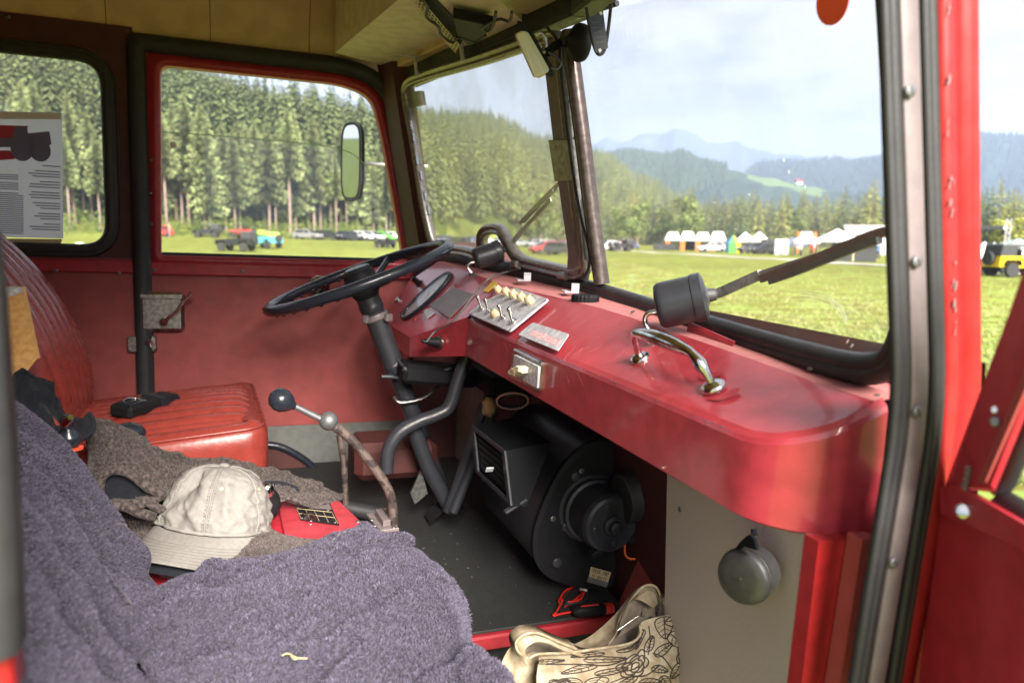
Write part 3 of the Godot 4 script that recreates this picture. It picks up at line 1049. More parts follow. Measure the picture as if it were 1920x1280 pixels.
	wiper(Vector3(0.577, 2.1075, -0.9536), Vector3(0.6296, 2.1255, -0.9171), 0.034, "wiper_motor", [Vector3(0.684, 2.1407, -0.9626), Vector3(0.669, 2.1632, -0.8408), Vector3(0.6502, 2.1963, -0.6974)], [Vector3(0.6636, 2.1569, -0.8353), Vector3(0.6519, 2.1795, -0.7505), Vector3(0.6419, 2.2003, -0.6808), Vector3(0.6334, 2.2175, -0.621), Vector3(0.6304, 2.222, -0.5965)], [Vector3(0.651, 2.093, -1.0672), Vector3(0.6545, 2.0808, -1.0816), Vector3(0.6551, 2.0686, -1.0642)])
	wiper(Vector3(0.5506, 2.1406, -1.7858), Vector3(0.6145, 2.1639, -1.7787), 0.027, "wiper_motor", [Vector3(0.6564, 2.1803, -1.8181), Vector3(0.6628, 2.2215, -1.7361), Vector3(0.6736, 2.2876, -1.6014)], [Vector3(0.6529, 2.2341, -1.7448), Vector3(0.6585, 2.2667, -1.6769), Vector3(0.6653, 2.3014, -1.5991), Vector3(0.6711, 2.327, -1.5373)], [Vector3(0.5789, 2.1367, -1.8969), Vector3(0.5819, 2.1259, -1.8909), Vector3(0.582, 2.1126, -1.9043)])
	# old grey box of a sensor stuck in the top corner
	m = mb()
	m.prism([Vector3(0.4855, 2.6124, -2.2618), Vector3(0.4971, 2.6065, -2.1995), Vector3(0.5041, 2.5683, -2.1986), Vector3(0.4937, 2.5699, -2.2583)], Vector3(0.012, 0, 0), 0.001)
	part("corner_sticker", m, M.dull_alu, truck)


func wiper(back: Vector3, front: Vector3, r: float, called: String, arm: Array, blade: Array, lever: Array) -> void:
	var m := mb()
	var d := (front - back)
	var L := d.length()
	m.lathe_smooth([[r * 0.55, -0.002], [r * 0.88, 0.0], [r * 0.98, r * 0.14], [r, r * 0.3], [r, L * 0.78]], back, d, 26)
	m.lathe([[r, L * 0.78], [r * 1.05, L * 0.79], [r * 1.05, L], [r * 0.8, L + 0.004], [r * 0.35, L + 0.006]], back, d, 26)
	var motor := part(called, m, M.black_metal, truck)
	var n := d.normalized()
	m = mb()
	m.lathe([[r * 0.42, L], [r * 0.42, L + 0.006], [r * 0.3, L + 0.008], [r * 0.26, L + 0.018], [r * 0.15, L + 0.02], [r * 0.15, L + 0.03]], back, d, 14)
	part("spindle", m, M.dull_alu, motor)
	var side := n.cross(Vector3.UP).normalized()
	screw(motor, back + n * L * 0.70 - side * r * 0.86 + Vector3(0, -r * 0.5, 0), -side, 0.005)
	var b0 := back - n * 0.004 - Vector3(0, r * 0.25, 0)
	m = mb()
	m.tube(spl([b0 + n * 0.008, b0 - n * 0.010, b0 - n * 0.013 + Vector3(0, -r * 0.35, 0), b0 - n * 0.004 + Vector3(0, -r * 0.95, 0.004), b0 - n * 0.002 + Vector3(0, -r * 1.05, 0.006)], 5), 0.0038, 8)
	part("hand_lever", m, M.chrome, motor)
	m = mb()
	m.box(b0 - n * 0.002 + Vector3(0, -r * 1.12, 0.006), Vector3(0.018, 0.006, 0.014))
	part("lever_stop", m, M.rubber, motor)
	# arm: a channel, then a flat strip; blade: a rubber in a holed bridge
	m = mb()
	var a0: Vector3 = arm[0]
	var a1: Vector3 = arm[1]
	var a2: Vector3 = arm[2]
	a0 = front + n * 0.024
	m.ball(a0, Vector3.ONE * 0.006, 8, 6)
	m.sweep([a0, a1], [Vector2(-0.007, 0), Vector2(-0.007, 0.006), Vector2(0.007, 0.006), Vector2(0.007, 0)], Vector3(-0.97, -0.17, 0).normalized(), false, true, false)
	m.sweep([a1, a2], [Vector2(-0.005, 0.001), Vector2(-0.005, 0.004), Vector2(0.005, 0.004), Vector2(0.005, 0.001)], Vector3(-0.97, -0.17, 0).normalized(), false, true, false)
	part("wiper_arm", m, M.steel, motor)
	m = mb()
	var bp := spl(blade, 5)
	var up := Vector3(-0.97, -0.17, 0).normalized()
	m.sweep(bp, [Vector2(-0.006, -0.003), Vector2(-0.006, 0.004), Vector2(0.006, 0.004), Vector2(0.006, -0.003)].map(func(q): return q * (r / 0.04)), up, false, true, false)
	part("wiper_blade", m, M.maroon, motor)
	m = mb()
	var low := bp.map(func(p): return p + Vector3(0, -0.008, 0) * (r / 0.034))
	m.sweep(low.slice(2, low.size() - 3), [Vector2(-0.004, 0), Vector2(-0.004, 0.008), Vector2(0.004, 0.008), Vector2(0.004, 0)], up, false, true, false)
	for k in range(3, low.size() - 3, 3):
		m.box((low[k] + bp[k]) / 2, Vector3(0.006, 0.012, 0.012), Basis.IDENTITY, 0.001)
	part("blade_bridge", m, M.black_metal, motor)


func passenger_doorway() -> void:
	# strips along the door opening, all bent the same way at the waist
	var up := Vector3(0, 0, 1)
	var bead := func(called: String, px: Array, prof: Array, material: String, lab := ""):
		var m := mb()
		m.sweep(rounded(px, [0.0, 0.05, 0.0], 6, false), prof, up)
		return part(called, m, M[material], truck, lab)
	var rub := func(w: float): return [Vector2(w, -0.003), Vector2(w, 0.002), Vector2(w * 0.8, 0.004), Vector2(w * 0.15, 0.0045), Vector2(0.0, 0.0025), Vector2(-w * 0.2, 0.0043), Vector2(-w * 0.8, 0.004), Vector2(-w, 0.001), Vector2(-w, -0.003)]
	bead.call("door_seal", [Vector3(0.4462, 2.5062, -0.47), Vector3(0.5296, 2.0684, -0.47), Vector3(0.5126, 1.7933, -0.47)], rub.call(0.0080), "rubber")
	var flat := [Vector2(0.0092, -0.003), Vector2(0.0092, 0.002), Vector2(0.0084, 0.003), Vector2(-0.0084, 0.003), Vector2(-0.0092, 0.002), Vector2(-0.0092, -0.003)]
	var strip = bead.call("door_strip", [Vector3(0.4646, 2.51, -0.47), Vector3(0.5504, 2.0666, -0.47), Vector3(0.5341, 1.7891, -0.47)], flat, "strip_metal")
	bead.call("door_seal", [Vector3(0.4845, 2.5141, -0.47), Vector3(0.5717, 2.0647, -0.47), Vector3(0.5568, 1.7847, -0.47)], rub.call(0.0075), "rubber")
	bead.call("door_frame", [Vector3(0.5037, 2.5181, -0.47), Vector3(0.5882, 2.064, -0.47), Vector3(0.5674, 1.7827, -0.47)], [Vector2(-0.011, -0.01), Vector2(-0.011, 0.003), Vector2(0.0, 0.005), Vector2(0.011, 0.003), Vector2(0.011, -0.01)], "frame_paint")
	bead.call("door_frame", [Vector3(0.5224, 2.522, -0.47), Vector3(0.6076, 2.0632, -0.47), Vector3(0.5835, 1.7796, -0.47)], [Vector2(-0.011, -0.02), Vector2(-0.010, 0.006), Vector2(-0.006, 0.008), Vector2(-0.003, 0.002), Vector2(0.010, 0.001), Vector2(0.010, -0.02)], "frame_paint")
	for p in [Vector3(0.4943, 2.3253, -0.464), Vector3(0.5217, 2.1933, -0.464), Vector3(0.5418, 2.0665, -0.464), Vector3(0.5354, 1.9318, -0.464)]:
		screw(truck, p, up, 0.0052, "dull_alu")
	# bare primer where the frame paint has been knocked off
	var chips := mb()
	var r := RandomNumberGenerator.new()
	r.seed = 5
	for spot in [Vector3(0.5234, 2.3846, -0.4635), Vector3(0.5327, 2.3312, -0.4635), Vector3(0.5379, 2.3069, -0.4635), Vector3(0.5468, 2.2634, -0.4635), Vector3(0.5501, 2.2507, -0.4635), Vector3(0.5529, 2.2371, -0.4635), Vector3(0.5628, 2.1811, -0.4635), Vector3(0.5667, 2.1655, -0.4635), Vector3(0.5699, 2.1496, -0.4635), Vector3(0.5724, 2.1382, -0.4635)]:
		for k in 3:
			var c: Vector3 = spot + Vector3(r.randf_range(-0.0016, 0.0016), r.randf_range(-0.013, 0.013), 0)
			var w := r.randf_range(0.0003, 0.0009)
			var h := r.randf_range(0.001, 0.0045)
			chips.prism([c + Vector3(-w, -h, 0), c + Vector3(w * 0.6, -h * 0.7, 0), c + Vector3(w, h * 0.4, 0), c + Vector3(0, h, 0), c + Vector3(-w * 0.8, h * 0.3, 0)], Vector3(0, 0, 0.0005))
	tag(part("paint_chips", chips, M.strip_metal, truck), "", "", "", "stuff")
	# red pillar inside the frame, below the dashboard
	var m := mb()
	m.prism([Vector3(0.5129, 1.9265, -0.53), Vector3(0.5818, 1.9192, -0.53), Vector3(0.5682, 1.7433, -0.53), Vector3(0.5091, 1.7548, -0.53)], Vector3(0, 0, -0.02), 0.001)
	part("lower_pillar", m, M.frame_paint, truck)
	m = mb()
	m.prism([Vector3(0.5452, 1.9329, -0.51), Vector3(0.5661, 1.9318, -0.51), Vector3(0.5603, 1.7579, -0.51), Vector3(0.5354, 1.7628, -0.51)], Vector3(0, 0, -0.02), 0.002)
	part("pillar_fold", m, M.dark_red, truck)
	# grey board at the front of the passenger's footwell
	m = mb()
	m.prism([Vector3(0.66, 1.8485, -1.0271), Vector3(0.66, 1.4354, -0.9886), Vector3(0.66, 1.6307, -0.6862), Vector3(0.66, 1.8609, -0.6756), Vector3(0.66, 1.9256, -0.6817)], Vector3(0.01, 0, 0), 0.001)
	var board := part("kick_board", m, M.grey_panel, truck)
	for p in [Vector3(0.6595, 1.7787, -0.9805), Vector3(0.6595, 1.5416, -0.9543), Vector3(0.6595, 1.7116, -0.6965), Vector3(0.6595, 1.819, -0.6939)]:
		screw(board, p, Vector3(-1, 0, 0), 0.0045, "steel")
	for q in [Vector3(0.6592, 1.7868, -0.6883), Vector3(0.6592, 1.7806, -0.6865)]:
		m = mb()
		var ring := []
		for k in 9:
			ring.append(q + Vector3(0, sin(TAU * k / 9) * (0.004 + 0.002 * (k % 3)), cos(TAU * k / 9) * (0.0012 + 0.0006 * (k % 2))))
		m.prism(ring, Vector3(-0.0003, 0, 0))
		part("stain", m, M.stain, board)
	# rear edge of the doorway, close to the lens: seal post that ends above the sill
	m = mb()
	m.sweep([Vector3(-0.1305, 2.1925, -0.45), Vector3(-0.1287, 2.1576, -0.45), Vector3(-0.1274, 2.0618, -0.45), Vector3(-0.1279, 2.0023, -0.45), Vector3(-0.1284, 1.9613, -0.45)], [Vector2(-0.0115, -0.02), Vector2(-0.0115, 0.0), Vector2(-0.004, 0.006), Vector2(0.004, 0.006), Vector2(0.0115, 0.0), Vector2(0.0115, -0.02)], up)
	part("rear_door_seal", m, M.rubber, truck)
	m = mb()
	m.sweep([Vector3(-0.1461, 1.9626, -0.46), Vector3(-0.143, 1.927, -0.46)], [Vector2(-0.02, -0.03), Vector2(-0.02, 0.0), Vector2(0.012, 0.0), Vector2(0.012, -0.03)], up)
	part("door_frame", m, M.frame_paint, truck)

	# the open passenger door, hinged on the front edge
	m = mb()
	var dn := Vector3(0.521, 1.9561, -0.3702) - Vector3(0.5532, 1.9411, -0.3931)
	var skin := [Vector3(0.5967, 1.9858, -0.4902), Vector3(0.5761, 2.0054, -0.4442), Vector3(0.5291, 2.007, -0.3393), Vector3(0.4563, 1.9903, -0.1771), Vector3(0.446, 1.8611, -0.1542), Vector3(0.6099, 1.6407, -0.5195)]
	m.prism([skin[0], skin[1], skin[2], skin[3], skin[4], skin[5]], -dn * 1.5)
	var door := part("passenger_door", m, M.red_paint, truck)
	m = mb()
	m.prism([Vector3(0.585, 1.9935, -0.4688), Vector3(0.5728, 2.0074, -0.4418), Vector3(0.5257, 2.0097, -0.3366), Vector3(0.5245, 1.9918, -0.3341), Vector3(0.5821, 1.9723, -0.4624)], dn * 0.4, 0.003)
	part("sill_rail", m, M.red_paint, door)
	screw(door, Vector3(0.5518, 1.994, -0.4194), dn, 0.0065, "chrome")
	m = mb()
	m.prism([Vector3(0.5877, 1.9965, -0.465), Vector3(0.5586, 2.0154, -0.4003), Vector3(0.538, 2.1505, -0.3543), Vector3(0.5519, 2.2247, -0.3854)], dn * 0.6, 0.004)
	part("window_frame", m, M.red_paint, door)
	m = mb()
	m.prism([Vector3(0.5485, 2.0223, -0.407), Vector3(0.5437, 2.0248, -0.3964), Vector3(0.5232, 2.1437, -0.3506), Vector3(0.5263, 2.1576, -0.3576)], dn * 0.25, 0.002)
	part("frame_groove", m, M.dark_red, door)
	for p in [Vector3(0.535, 2.0768, -0.3904)]:
		screw(door, p, dn, 0.004, "steel")
	for p in [Vector3(0.541, 2.0842, -0.3964)]:
		screw(door, p, dn, 0.003, "chrome")
	m = mb()
	m.sweep([Vector3(0.5637, 2.0118, -0.4019), Vector3(0.5588, 2.0289, -0.3909), Vector3(0.5429, 2.1352, -0.3555)], [Vector2(-0.006, -0.01), Vector2(-0.006, 0.01), Vector2(0.006, 0.01), Vector2(0.006, -0.01)], dn.normalized())
	m.sweep([Vector3(0.5643, 2.0113, -0.4032), Vector3(0.539, 2.0114, -0.3468)], [Vector2(-0.008, -0.01), Vector2(-0.008, 0.01), Vector2(0.008, 0.01), Vector2(0.008, -0.01)], dn.normalized())
	part("window_seal", m, M.rubber, door)
	m = mb()
	m.prism([Vector3(0.5694, 2.0142, -0.3998), Vector3(0.5392, 2.0149, -0.3327), Vector3(0.5483, 2.1431, -0.3529), Vector3(0.5522, 2.1341, -0.3616)], -dn * 0.15)
	part("window_pane", m, M.glass, door)
	var chip := mb()
	for p in [Vector3(0.5513, 2.0255, -0.4195), Vector3(0.5515, 2.02, -0.4198), Vector3(0.5519, 2.0142, -0.4208), Vector3(0.551, 2.0293, -0.4188)]:
		chip.box(p, Vector3(0.0035, 0.006, 0.0035), Basis(Vector3(0, 0, 1), 0.4), 0.0005)
	tag(part("paint_chips", chip, M.strip_metal, door), "", "", "", "stuff")



func text_on(called: String, words: String, parent: Node3D, size: float, c: Vector3, right: Vector3, n: Vector3, material: String, squeeze := 1.0, font_name := "Droid Sans") -> void:
	var f := SystemFont.new()
	f.font_names = PackedStringArray([font_name])
	var t := TextMesh.new()
	t.text = words
	t.font = f
	t.font_size = 32
	t.pixel_size = size / 32.0
	t.depth = 0.0006
	t.curve_step = 2.0
	var o := MeshInstance3D.new()
	o.name = numbered(called, parent)
	o.mesh = t
	o.material_override = M[material]
	parent.add_child(o, true)
	var r := right.normalized()
	var nn := n.normalized()
	o.transform = Transform3D(Basis(r * squeeze, nn.cross(r), nn), c - ORG[parent])
	ORG[o] = ORG[parent]


func dashboard() -> void:
	var D := Vector3(0.4026, 1.9366, -2.1965)
	var C := Vector3(0.416, 1.93, -1.9)
	var B := Vector3(0.497, 2.012, -1.65)
	var fold := Vector3(0.5628, 2.0914, -1.6089)
	var L1 := Vector3(0.5603, 2.1001, -1.7591)
	var L2 := Vector3(0.551, 2.1192, -2.1478)
	var L3 := Vector3(0.4902, 2.0521, -2.2648)
	# front edge of the long top, ending in a rounded corner
	var edge := [B]
	for z in [-1.58, -1.5, -1.42, -1.34, -1.26, -1.18, -1.1, -1.02, -0.94, -0.86, -0.79, -0.72, -0.68]:
		edge.append(Vector3(0.496, 2.006, z))
	for k in 9:
		var a := PI / 2 * k / 8.0
		var x := 0.583 - 0.087 * cos(a)
		edge.append(Vector3(x, 2.006 + (x - 0.496) * 0.42, -0.64 + 0.087 * sin(a)))
	edge.append(Vector3(0.606, 2.0522, -0.553))
	var ridge := [Vector3(0.604, 2.050, -0.566), Vector3(0.605, 2.0523, -0.6537), Vector3(0.605, 2.0602, -0.7773), Vector3(0.604, 2.0691, -0.9383), Vector3(0.6, 2.081, -1.1719), Vector3(0.585, 2.0862, -1.4689)]
	ridge.append(fold)
	var top := edge.duplicate()
	top.append_array(ridge)
	var m := mb()
	# chamfer that rounds the front edge: three narrow facets
	var out := []
	for i in edge.size():
		var a: Vector3 = edge[maxi(i - 1, 0)]
		var b: Vector3 = edge[mini(i + 1, edge.size() - 1)]
		out.append((b - a).normalized().cross(Vector3.UP).normalized())
	var rows := []
	for q in [[0.0, 0.0], [-0.0035, -0.0012], [-0.0055, -0.0045], [-0.006, -0.010]]:
		var row := []
		for i in edge.size():
			row.append(edge[i] - out[i] * (0.006 + q[0]) + Vector3(0, q[1] - 0.42 * 0.0, 0))
		rows.append(row)
	var inner := []
	for i in edge.size():
		inner.append(edge[i] + (-out[i]) * 0.0)
	var base := []
	var lip := []
	var hidden := []
	for i in edge.size():
		var f := clampf((edge[i].z + 1.65) / 1.1, 0.0, 1.0)
		var yb := lerpf(1.918, 1.914, f)
		base.append(Vector3(edge[i].x, yb + 0.004, edge[i].z) + out[i] * 0.0015)
		lip.append(Vector3(edge[i].x, yb, edge[i].z) - out[i] * 0.004)
		hidden.append(Vector3(edge[i].x, yb, edge[i].z) - out[i] * 0.025)
	var r1 := []
	var r2 := []
	var r3 := []
	for i in edge.size():
		r1.append(edge[i] + Vector3(0, -0.009, 0) + out[i] * 0.0)
		r2.append(edge[i] + Vector3(0, -0.003, 0) - out[i] * 0.0022)
		r3.append(edge[i] + Vector3(0, 0.0026, 0) - out[i] * 0.009)
	m.loft([hidden, lip], false, false)
	m.loft([lip, base], false, false)
	m.loft([base, r1], false, false)
	m.loft([r1, r2], false, false)
	m.loft([r2, r3], false, false)
	var line := []
	var rpts := ridge.duplicate()
	rpts.reverse()
	rpts = spl(rpts, 8)
	for i in r3.size():
		var t := clampf((edge[i].z + 1.65) / 1.1, 0.0, 1.0)
		var z := lerpf(fold.z, -0.566, t)
		var hit: Vector3 = rpts[-1]
		for k in range(1, rpts.size()):
			if z <= rpts[k].z:
				hit = rpts[k - 1].lerp(rpts[k], (z - rpts[k - 1].z) / (rpts[k].z - rpts[k - 1].z))
				break
		line.append(hit)
	line[0] = fold
	r3[0] = B + Vector3(0.004, 0.004, 0.004)
	m.loft([r3, line], false, false)
	# sloping instrument end
	var face := [D, C, B, fold, L1, L2, L3]
	for p in _fill(face):
		m.tri(p[0], p[1], p[2])
	var db := D + Vector3(0.004, -0.055, 0)
	var cb := C + Vector3(0.0, -0.052, 0)
	var bb := B + Vector3(0.004, -0.092, 0)
	m.quad(db, cb, C, D)
	m.quad(cb, bb, B, C)
	m.quad(db + Vector3(0.03, 0, 0), cb + Vector3(0.03, 0, 0), cb, db)
	m.quad(cb + Vector3(0.03, 0, 0), bb + Vector3(0.03, 0, 0), bb, cb)
	# end against the driver's door
	m.quad(D, L3, L3 + Vector3(0.10, -0.10, -0.02), db)
	m.quad(L3, L2, L2 + Vector3(0.08, -0.12, -0.02), L3 + Vector3(0.10, -0.10, -0.02))
	var dash := part("dashboard", m, M.dash_paint, truck)
	# level ledge between the ridge and the screen
	m = mb()
	var back := [Vector3(0.64, 2.055, -0.50), Vector3(0.70, 2.085, -1.44), Vector3(0.60, 2.13, -2.30)]
	var a1 := [ridge[0], ridge[1], ridge[2], ridge[3], ridge[4], ridge[5], fold, L1, L2]
	var a2 := []
	for p in a1:
		var q: Vector3 = back[1].lerp(back[0], (p.z + 1.44) / 0.94) if p.z > -1.44 else back[1].lerp(back[2], (-1.44 - p.z) / 0.86)
		q.x = maxf(q.x, p.x + 0.012) + 0.015
		q.y = lerpf(q.y, p.y, 0.5) + 0.004
		a2.append(q)
	m.loft([a1, a2], false, false)
	part("dashboard_ledge", m, M.ledge_dust, dash)
	for p in [Vector3(0.625, 2.083, -1.1103), Vector3(0.625, 2.0624, -0.6859), Vector3(0.62, 2.0521, -0.5819)]:
		screw(dash, p, Vector3(-0.4, 0.9, 0), 0.004, "rusty")
	m = mb()
	m.prism([Vector3(0.628, 2.0796, -0.9485), Vector3(0.628, 2.066, -0.8369), Vector3(0.628, 2.0582, -0.8394), Vector3(0.628, 2.0698, -0.9501)], Vector3(0.003, 0.006, 0), 0.001)
	part("ledge_tab", m, M.dash_paint, dash)
	# big dial with its black bezel
	var n := Vector3(-0.3421, 2.323, 1.4172) - Vector3(0.4851, 2.0255, -2.0099)
	n = (C - D).cross(B - C).normalized()
	if n.y < 0:
		n = -n
	var ce := Vector3(0.4857, 2.0259, -2.0059)
	var ax := (Vector3(0.5331, 2.0799, -1.9356) - Vector3(0.4355, 1.9688, -2.0804)) / 2
	var ay := (Vector3(0.5236, 2.0759, -2.0359) - Vector3(0.4441, 1.9732, -2.0011)) / 2
	var ring := []
	for k in 40:
		var a := TAU * k / 40
		ring.append(ce + ax * cos(a) * 0.86 + ay * sin(a) * 0.86)
	m = mb()
	m.sweep(ring, [Vector2(-0.005, -0.002), Vector2(-0.005, 0.006), Vector2(-0.002, 0.010), Vector2(0.003, 0.010), Vector2(0.006, 0.006), Vector2(0.006, -0.002)], n, true)
	var gauge := part("speedometer", m, M.wheel_plastic, truck)
	m = mb()
	m.prism(ring.map(func(p): return p + n * 0.001), n * 0.002)
	part("dial_face", m, M.plate_metal, gauge)
	m = mb()
	m.box(ce + n * 0.0045, Vector3(0.030, 0.0012, 0.004), Basis(ax.normalized(), n, ax.normalized().cross(n)), 0.0)
	for k in 3:
		m.box(ce + n * 0.0045 + ay.normalized() * 0.012 * (k - 1), Vector3(0.02 - 0.004 * k, 0.001, 0.003), Basis((ax.normalized() + ay.normalized() * 0.4).normalized(), n, ax.normalized().cross(n)), 0.0)
	part("needle", m, M.print_red, gauge)
	m = mb()
	m.prism(ring.map(func(p): return p + n * 0.0072), n * 0.001)
	part("gauge_glass", m, M.glass, gauge)
	for p in [Vector3(0.4348, 1.9749, -2.1077), Vector3(0.5261, 2.0705, -1.8673), Vector3(0.4414, 1.9712, -1.9559)]:
		screw(gauge, p, n, 0.005, "red_paint", "lug")
	m = mb()
	m.prism([Vector3(0.4746, 2.0095, -1.9338), Vector3(0.5216, 2.0627, -1.8605), Vector3(0.5288, 2.0596, -1.7057), Vector3(0.4777, 1.9979, -1.7387)], n * 0.003, 0.0008)
	part("instrument_plate", m, M.strip_metal, dash)
	m = mb()
	m.prism([Vector3(0.4621, 1.9944, -1.9409), Vector3(0.4693, 2.002, -1.9232), Vector3(0.4702, 1.9979, -1.857), Vector3(0.4566, 1.9821, -1.8742)], n * 0.003, 0.0008)
	part("small_label", m, M.plate_metal, dash)
	m = mb()
	m.prism([Vector3(0.4621, 1.9944, -1.9409), Vector3(0.4693, 2.002, -1.9232), Vector3(0.4702, 1.9979, -1.857), Vector3(0.4566, 1.9821, -1.8742)].map(func(p): return ce + n * 0.0032 + (p - ce) * 1.0).map(func(p): return p), n * 0.0002)
	m = mb()
	m.prism([Vector3(0.5387, 2.0699, -1.6749), Vector3(0.5596, 2.0951, -1.6611), Vector3(0.5605, 2.0936, -1.6288), Vector3(0.541, 2.0702, -1.6416)], n * 0.001)
	part("yellow_label", m, M.yellow_tape, dash)
	# warning lamp, key knob at the top left of the panel
	m = mb()
	m.lathe([[0.011, 0.0], [0.011, 0.006], [0.009, 0.009], [0.005, 0.011]], Vector3(0.4483, 1.9956, -2.2153), n, 16)
	part("warning_lamp", m, M.dull_chrome, dash)
	m = mb()
	m.lathe([[0.012, 0.0], [0.012, 0.004], [0.008, 0.006], [0.008, 0.026], [0.006, 0.028]], Vector3(0.4975, 2.0522, -2.1512), n, 12)
	part("light_switch", m, M.black_plastic, dash)
	m = mb()
	m.lathe([[0.007, 0.0], [0.007, 0.012], [0.004, 0.014]], Vector3(0.4957, 2.0545, -2.2078), n, 10)
	part("red_pilot", m, M.sticker, dash)
	# socket with a plug on the front face, its lead running up to the screen
	var fn := (C - cb).cross(B - C).normalized()
	if fn.x > 0:
		fn = -fn
	var sp := Vector3(0.4608, 1.9371, -1.7542)
	m = mb()
	m.lathe([[0.016, 0.0], [0.016, 0.006], [0.013, 0.008]], sp, fn, 18)
	var socket := part("power_socket", m, M.dull_chrome, dash)
	var pd := (fn + Vector3(0, 0.1, -0.25)).normalized()
	m = mb()
	m.lathe_smooth([[0.013, 0.004], [0.013, 0.014], [0.010, 0.018], [0.010, 0.030], [0.007, 0.034], [0.005, 0.046], [0.004, 0.048]], sp, pd, 14)
	part("plug", m, M.black_plastic, socket)
	m = mb()
	m.tube(spl([sp + pd * 0.046, Vector3(0.4155, 1.9465, -1.7106), Vector3(0.44, 1.9663, -1.7332), Vector3(0.4692, 2.0016, -1.6749), Vector3(0.5229, 2.0716, -1.6667), Vector3(0.5517, 2.1038, -1.6581), Vector3(0.6199, 2.113, -1.7399), Vector3(0.6305, 2.1259, -1.6757)], 5), 0.0022, 7)
	part("lead", m, M.grey_wire, truck)
	# switch panel
	var dt := Vector3(-0.654, 0.756, 0.008).normalized()
	var q := [Vector3(0.4963, 2.018, -1.6412), Vector3(0.5783, 2.0886, -1.6344), Vector3(0.5713, 2.0796, -1.3451), Vector3(0.4955, 2.0143, -1.3553)]
	m = mb()
	m.prism(rounded([q[0], q[3], q[2], q[1]], 0.008, 3), dt * 0.004, 0.001)
	var sw := part("switch_panel", m, M.plate_metal, dash)
	sw = _as_part(sw, truck)
	for p in [Vector3(0.5563, 2.0748, -1.6029), Vector3(0.5566, 2.0745, -1.5494), Vector3(0.5555, 2.0731, -1.4986), Vector3(0.5549, 2.072, -1.4483), Vector3(0.5533, 2.0701, -1.3983)]:
		m = mb()
		var hexa := []
		for k in 8:
			hexa.append(p + Basis(dt, TAU * k / 8 + 0.2) * Vector3(0.0125, 0, 0).slide(dt))
		m.prism(hexa, dt * 0.010, 0.002)
		m.lathe([[0.0085, 0.009], [0.0078, 0.016], [0.003, 0.0165], [0.003, 0.013]], p, dt, 8)
		part("fuse_knob", m, M.knob_beige, sw)
	for p in [Vector3(0.5122, 2.0367, -1.5921), Vector3(0.5115, 2.0356, -1.5362), Vector3(0.5096, 2.0329, -1.4387), Vector3(0.5098, 2.0325, -1.3784)]:
		m = mb()
		m.lathe([[0.0085, 0.0], [0.0085, 0.003], [0.0065, 0.004], [0.0065, 0.007], [0.004, 0.008]], p, dt, 10)
		var tip: Vector3 = p + dt * 0.034 + Vector3(0.012, 0.0, -0.002)
		m.tube([p + dt * 0.006, p.lerp(tip, 0.6) + dt * 0.002, tip], [0.0024, 0.0034, 0.0046], 9)
		m.ball(tip, Vector3.ONE * 0.0047, 9, 6)
		part("toggle_switch", m, M.chrome, sw)
	m = mb()
	m.lathe([[0.010, 0.0], [0.010, 0.004], [0.0095, 0.006]], Vector3(0.5102, 2.0339, -1.4885), dt, 12)
	m.lathe_smooth([[0.0085, 0.006], [0.0085, 0.010], [0.006, 0.013], [0.001, 0.0135]], Vector3(0.5102, 2.0339, -1.4885), dt, 12)
	part("push_button", m, M.knob_beige, sw)
	for p in [Vector3(0.4951, 2.0219, -1.6164), Vector3(0.5633, 2.078, -1.3501), Vector3(0.4963, 2.0203, -1.358), Vector3(0.5685, 2.085, -1.5986)]:
		m = mb()
		m.box(p + dt * 0.0006, Vector3(0.006, 0.0012, 0.003), Basis(dt.cross(Vector3(0, 0, 1)), dt, Vector3(0, 0, 1)), 0.0)
		part("slot_hole", m, M.rubber, sw)
	m = mb()
	for p in [Vector3(0.5367, 2.058, -1.6114), Vector3(0.5357, 2.057, -1.5965), Vector3(0.5349, 2.0559, -1.5568), Vector3(0.5342, 2.0552, -1.5401), Vector3(0.5342, 2.0545, -1.4774), Vector3(0.5332, 2.0535, -1.4646), Vector3(0.5341, 2.0538, -1.4189), Vector3(0.5332, 2.0529, -1.407), Vector3(0.4956, 2.0218, -1.5341), Vector3(0.4979, 2.0233, -1.4825), Vector3(0.4987, 2.0234, -1.4263), Vector3(0.4952, 2.022, -1.5839)]:
		m.box(p, Vector3(0.003, 0.0004, 0.0016), Basis(dt.cross(Vector3(0, 0, 1)), dt, Vector3(0, 0, 1)), 0.0)
	part("legend", m, M.print_black, sw)
	# no-smoking plate
	var lq := [Vector3(0.4974, 2.0156, -1.3158), Vector3(0.4978, 2.014, -1.1256), Vector3(0.527, 2.0393, -1.1481), Vector3(0.5252, 2.0395, -1.3118)]
	m = mb()
	m.prism(rounded(lq, 0.005, 3), dt * 0.0016, 0.0004)
	var plate := part("no_smoking_plate", m, M.plate_metal, truck)
	text_on("lettering", "RAUCHEN VERBOTEN", plate, 0.019, Vector3(0.5072, 2.0253, -1.2102), Vector3(0.5087, 2.0238, -1.168) - Vector3(0.5094, 2.0254, -1.2725), dt, "print_red", 0.72)
	mat("residue", lin(0.44, 0.13, 0.14), 0.75)
	m = mb()
	m.prism(spl([Vector3(0.548, 2.0334, -0.7954), Vector3(0.5583, 2.0387, -0.7878), Vector3(0.5675, 2.0434, -0.7722), Vector3(0.5639, 2.0415, -0.7646), Vector3(0.5538, 2.0364, -0.7754), Vector3(0.5453, 2.032, -0.7817)], 3, true), dt * 0.0002)
	part("wet_mark", m, M.red_paint, dash)
	m = mb()
	m.prism(spl([Vector3(0.5209, 2.0195, -0.7311), Vector3(0.5326, 2.0255, -0.7252), Vector3(0.5483, 2.0335, -0.721), Vector3(0.5492, 2.034, -0.7123), Vector3(0.537, 2.0277, -0.708), Vector3(0.5253, 2.0217, -0.7144)], 3, true), dt * 0.0002)
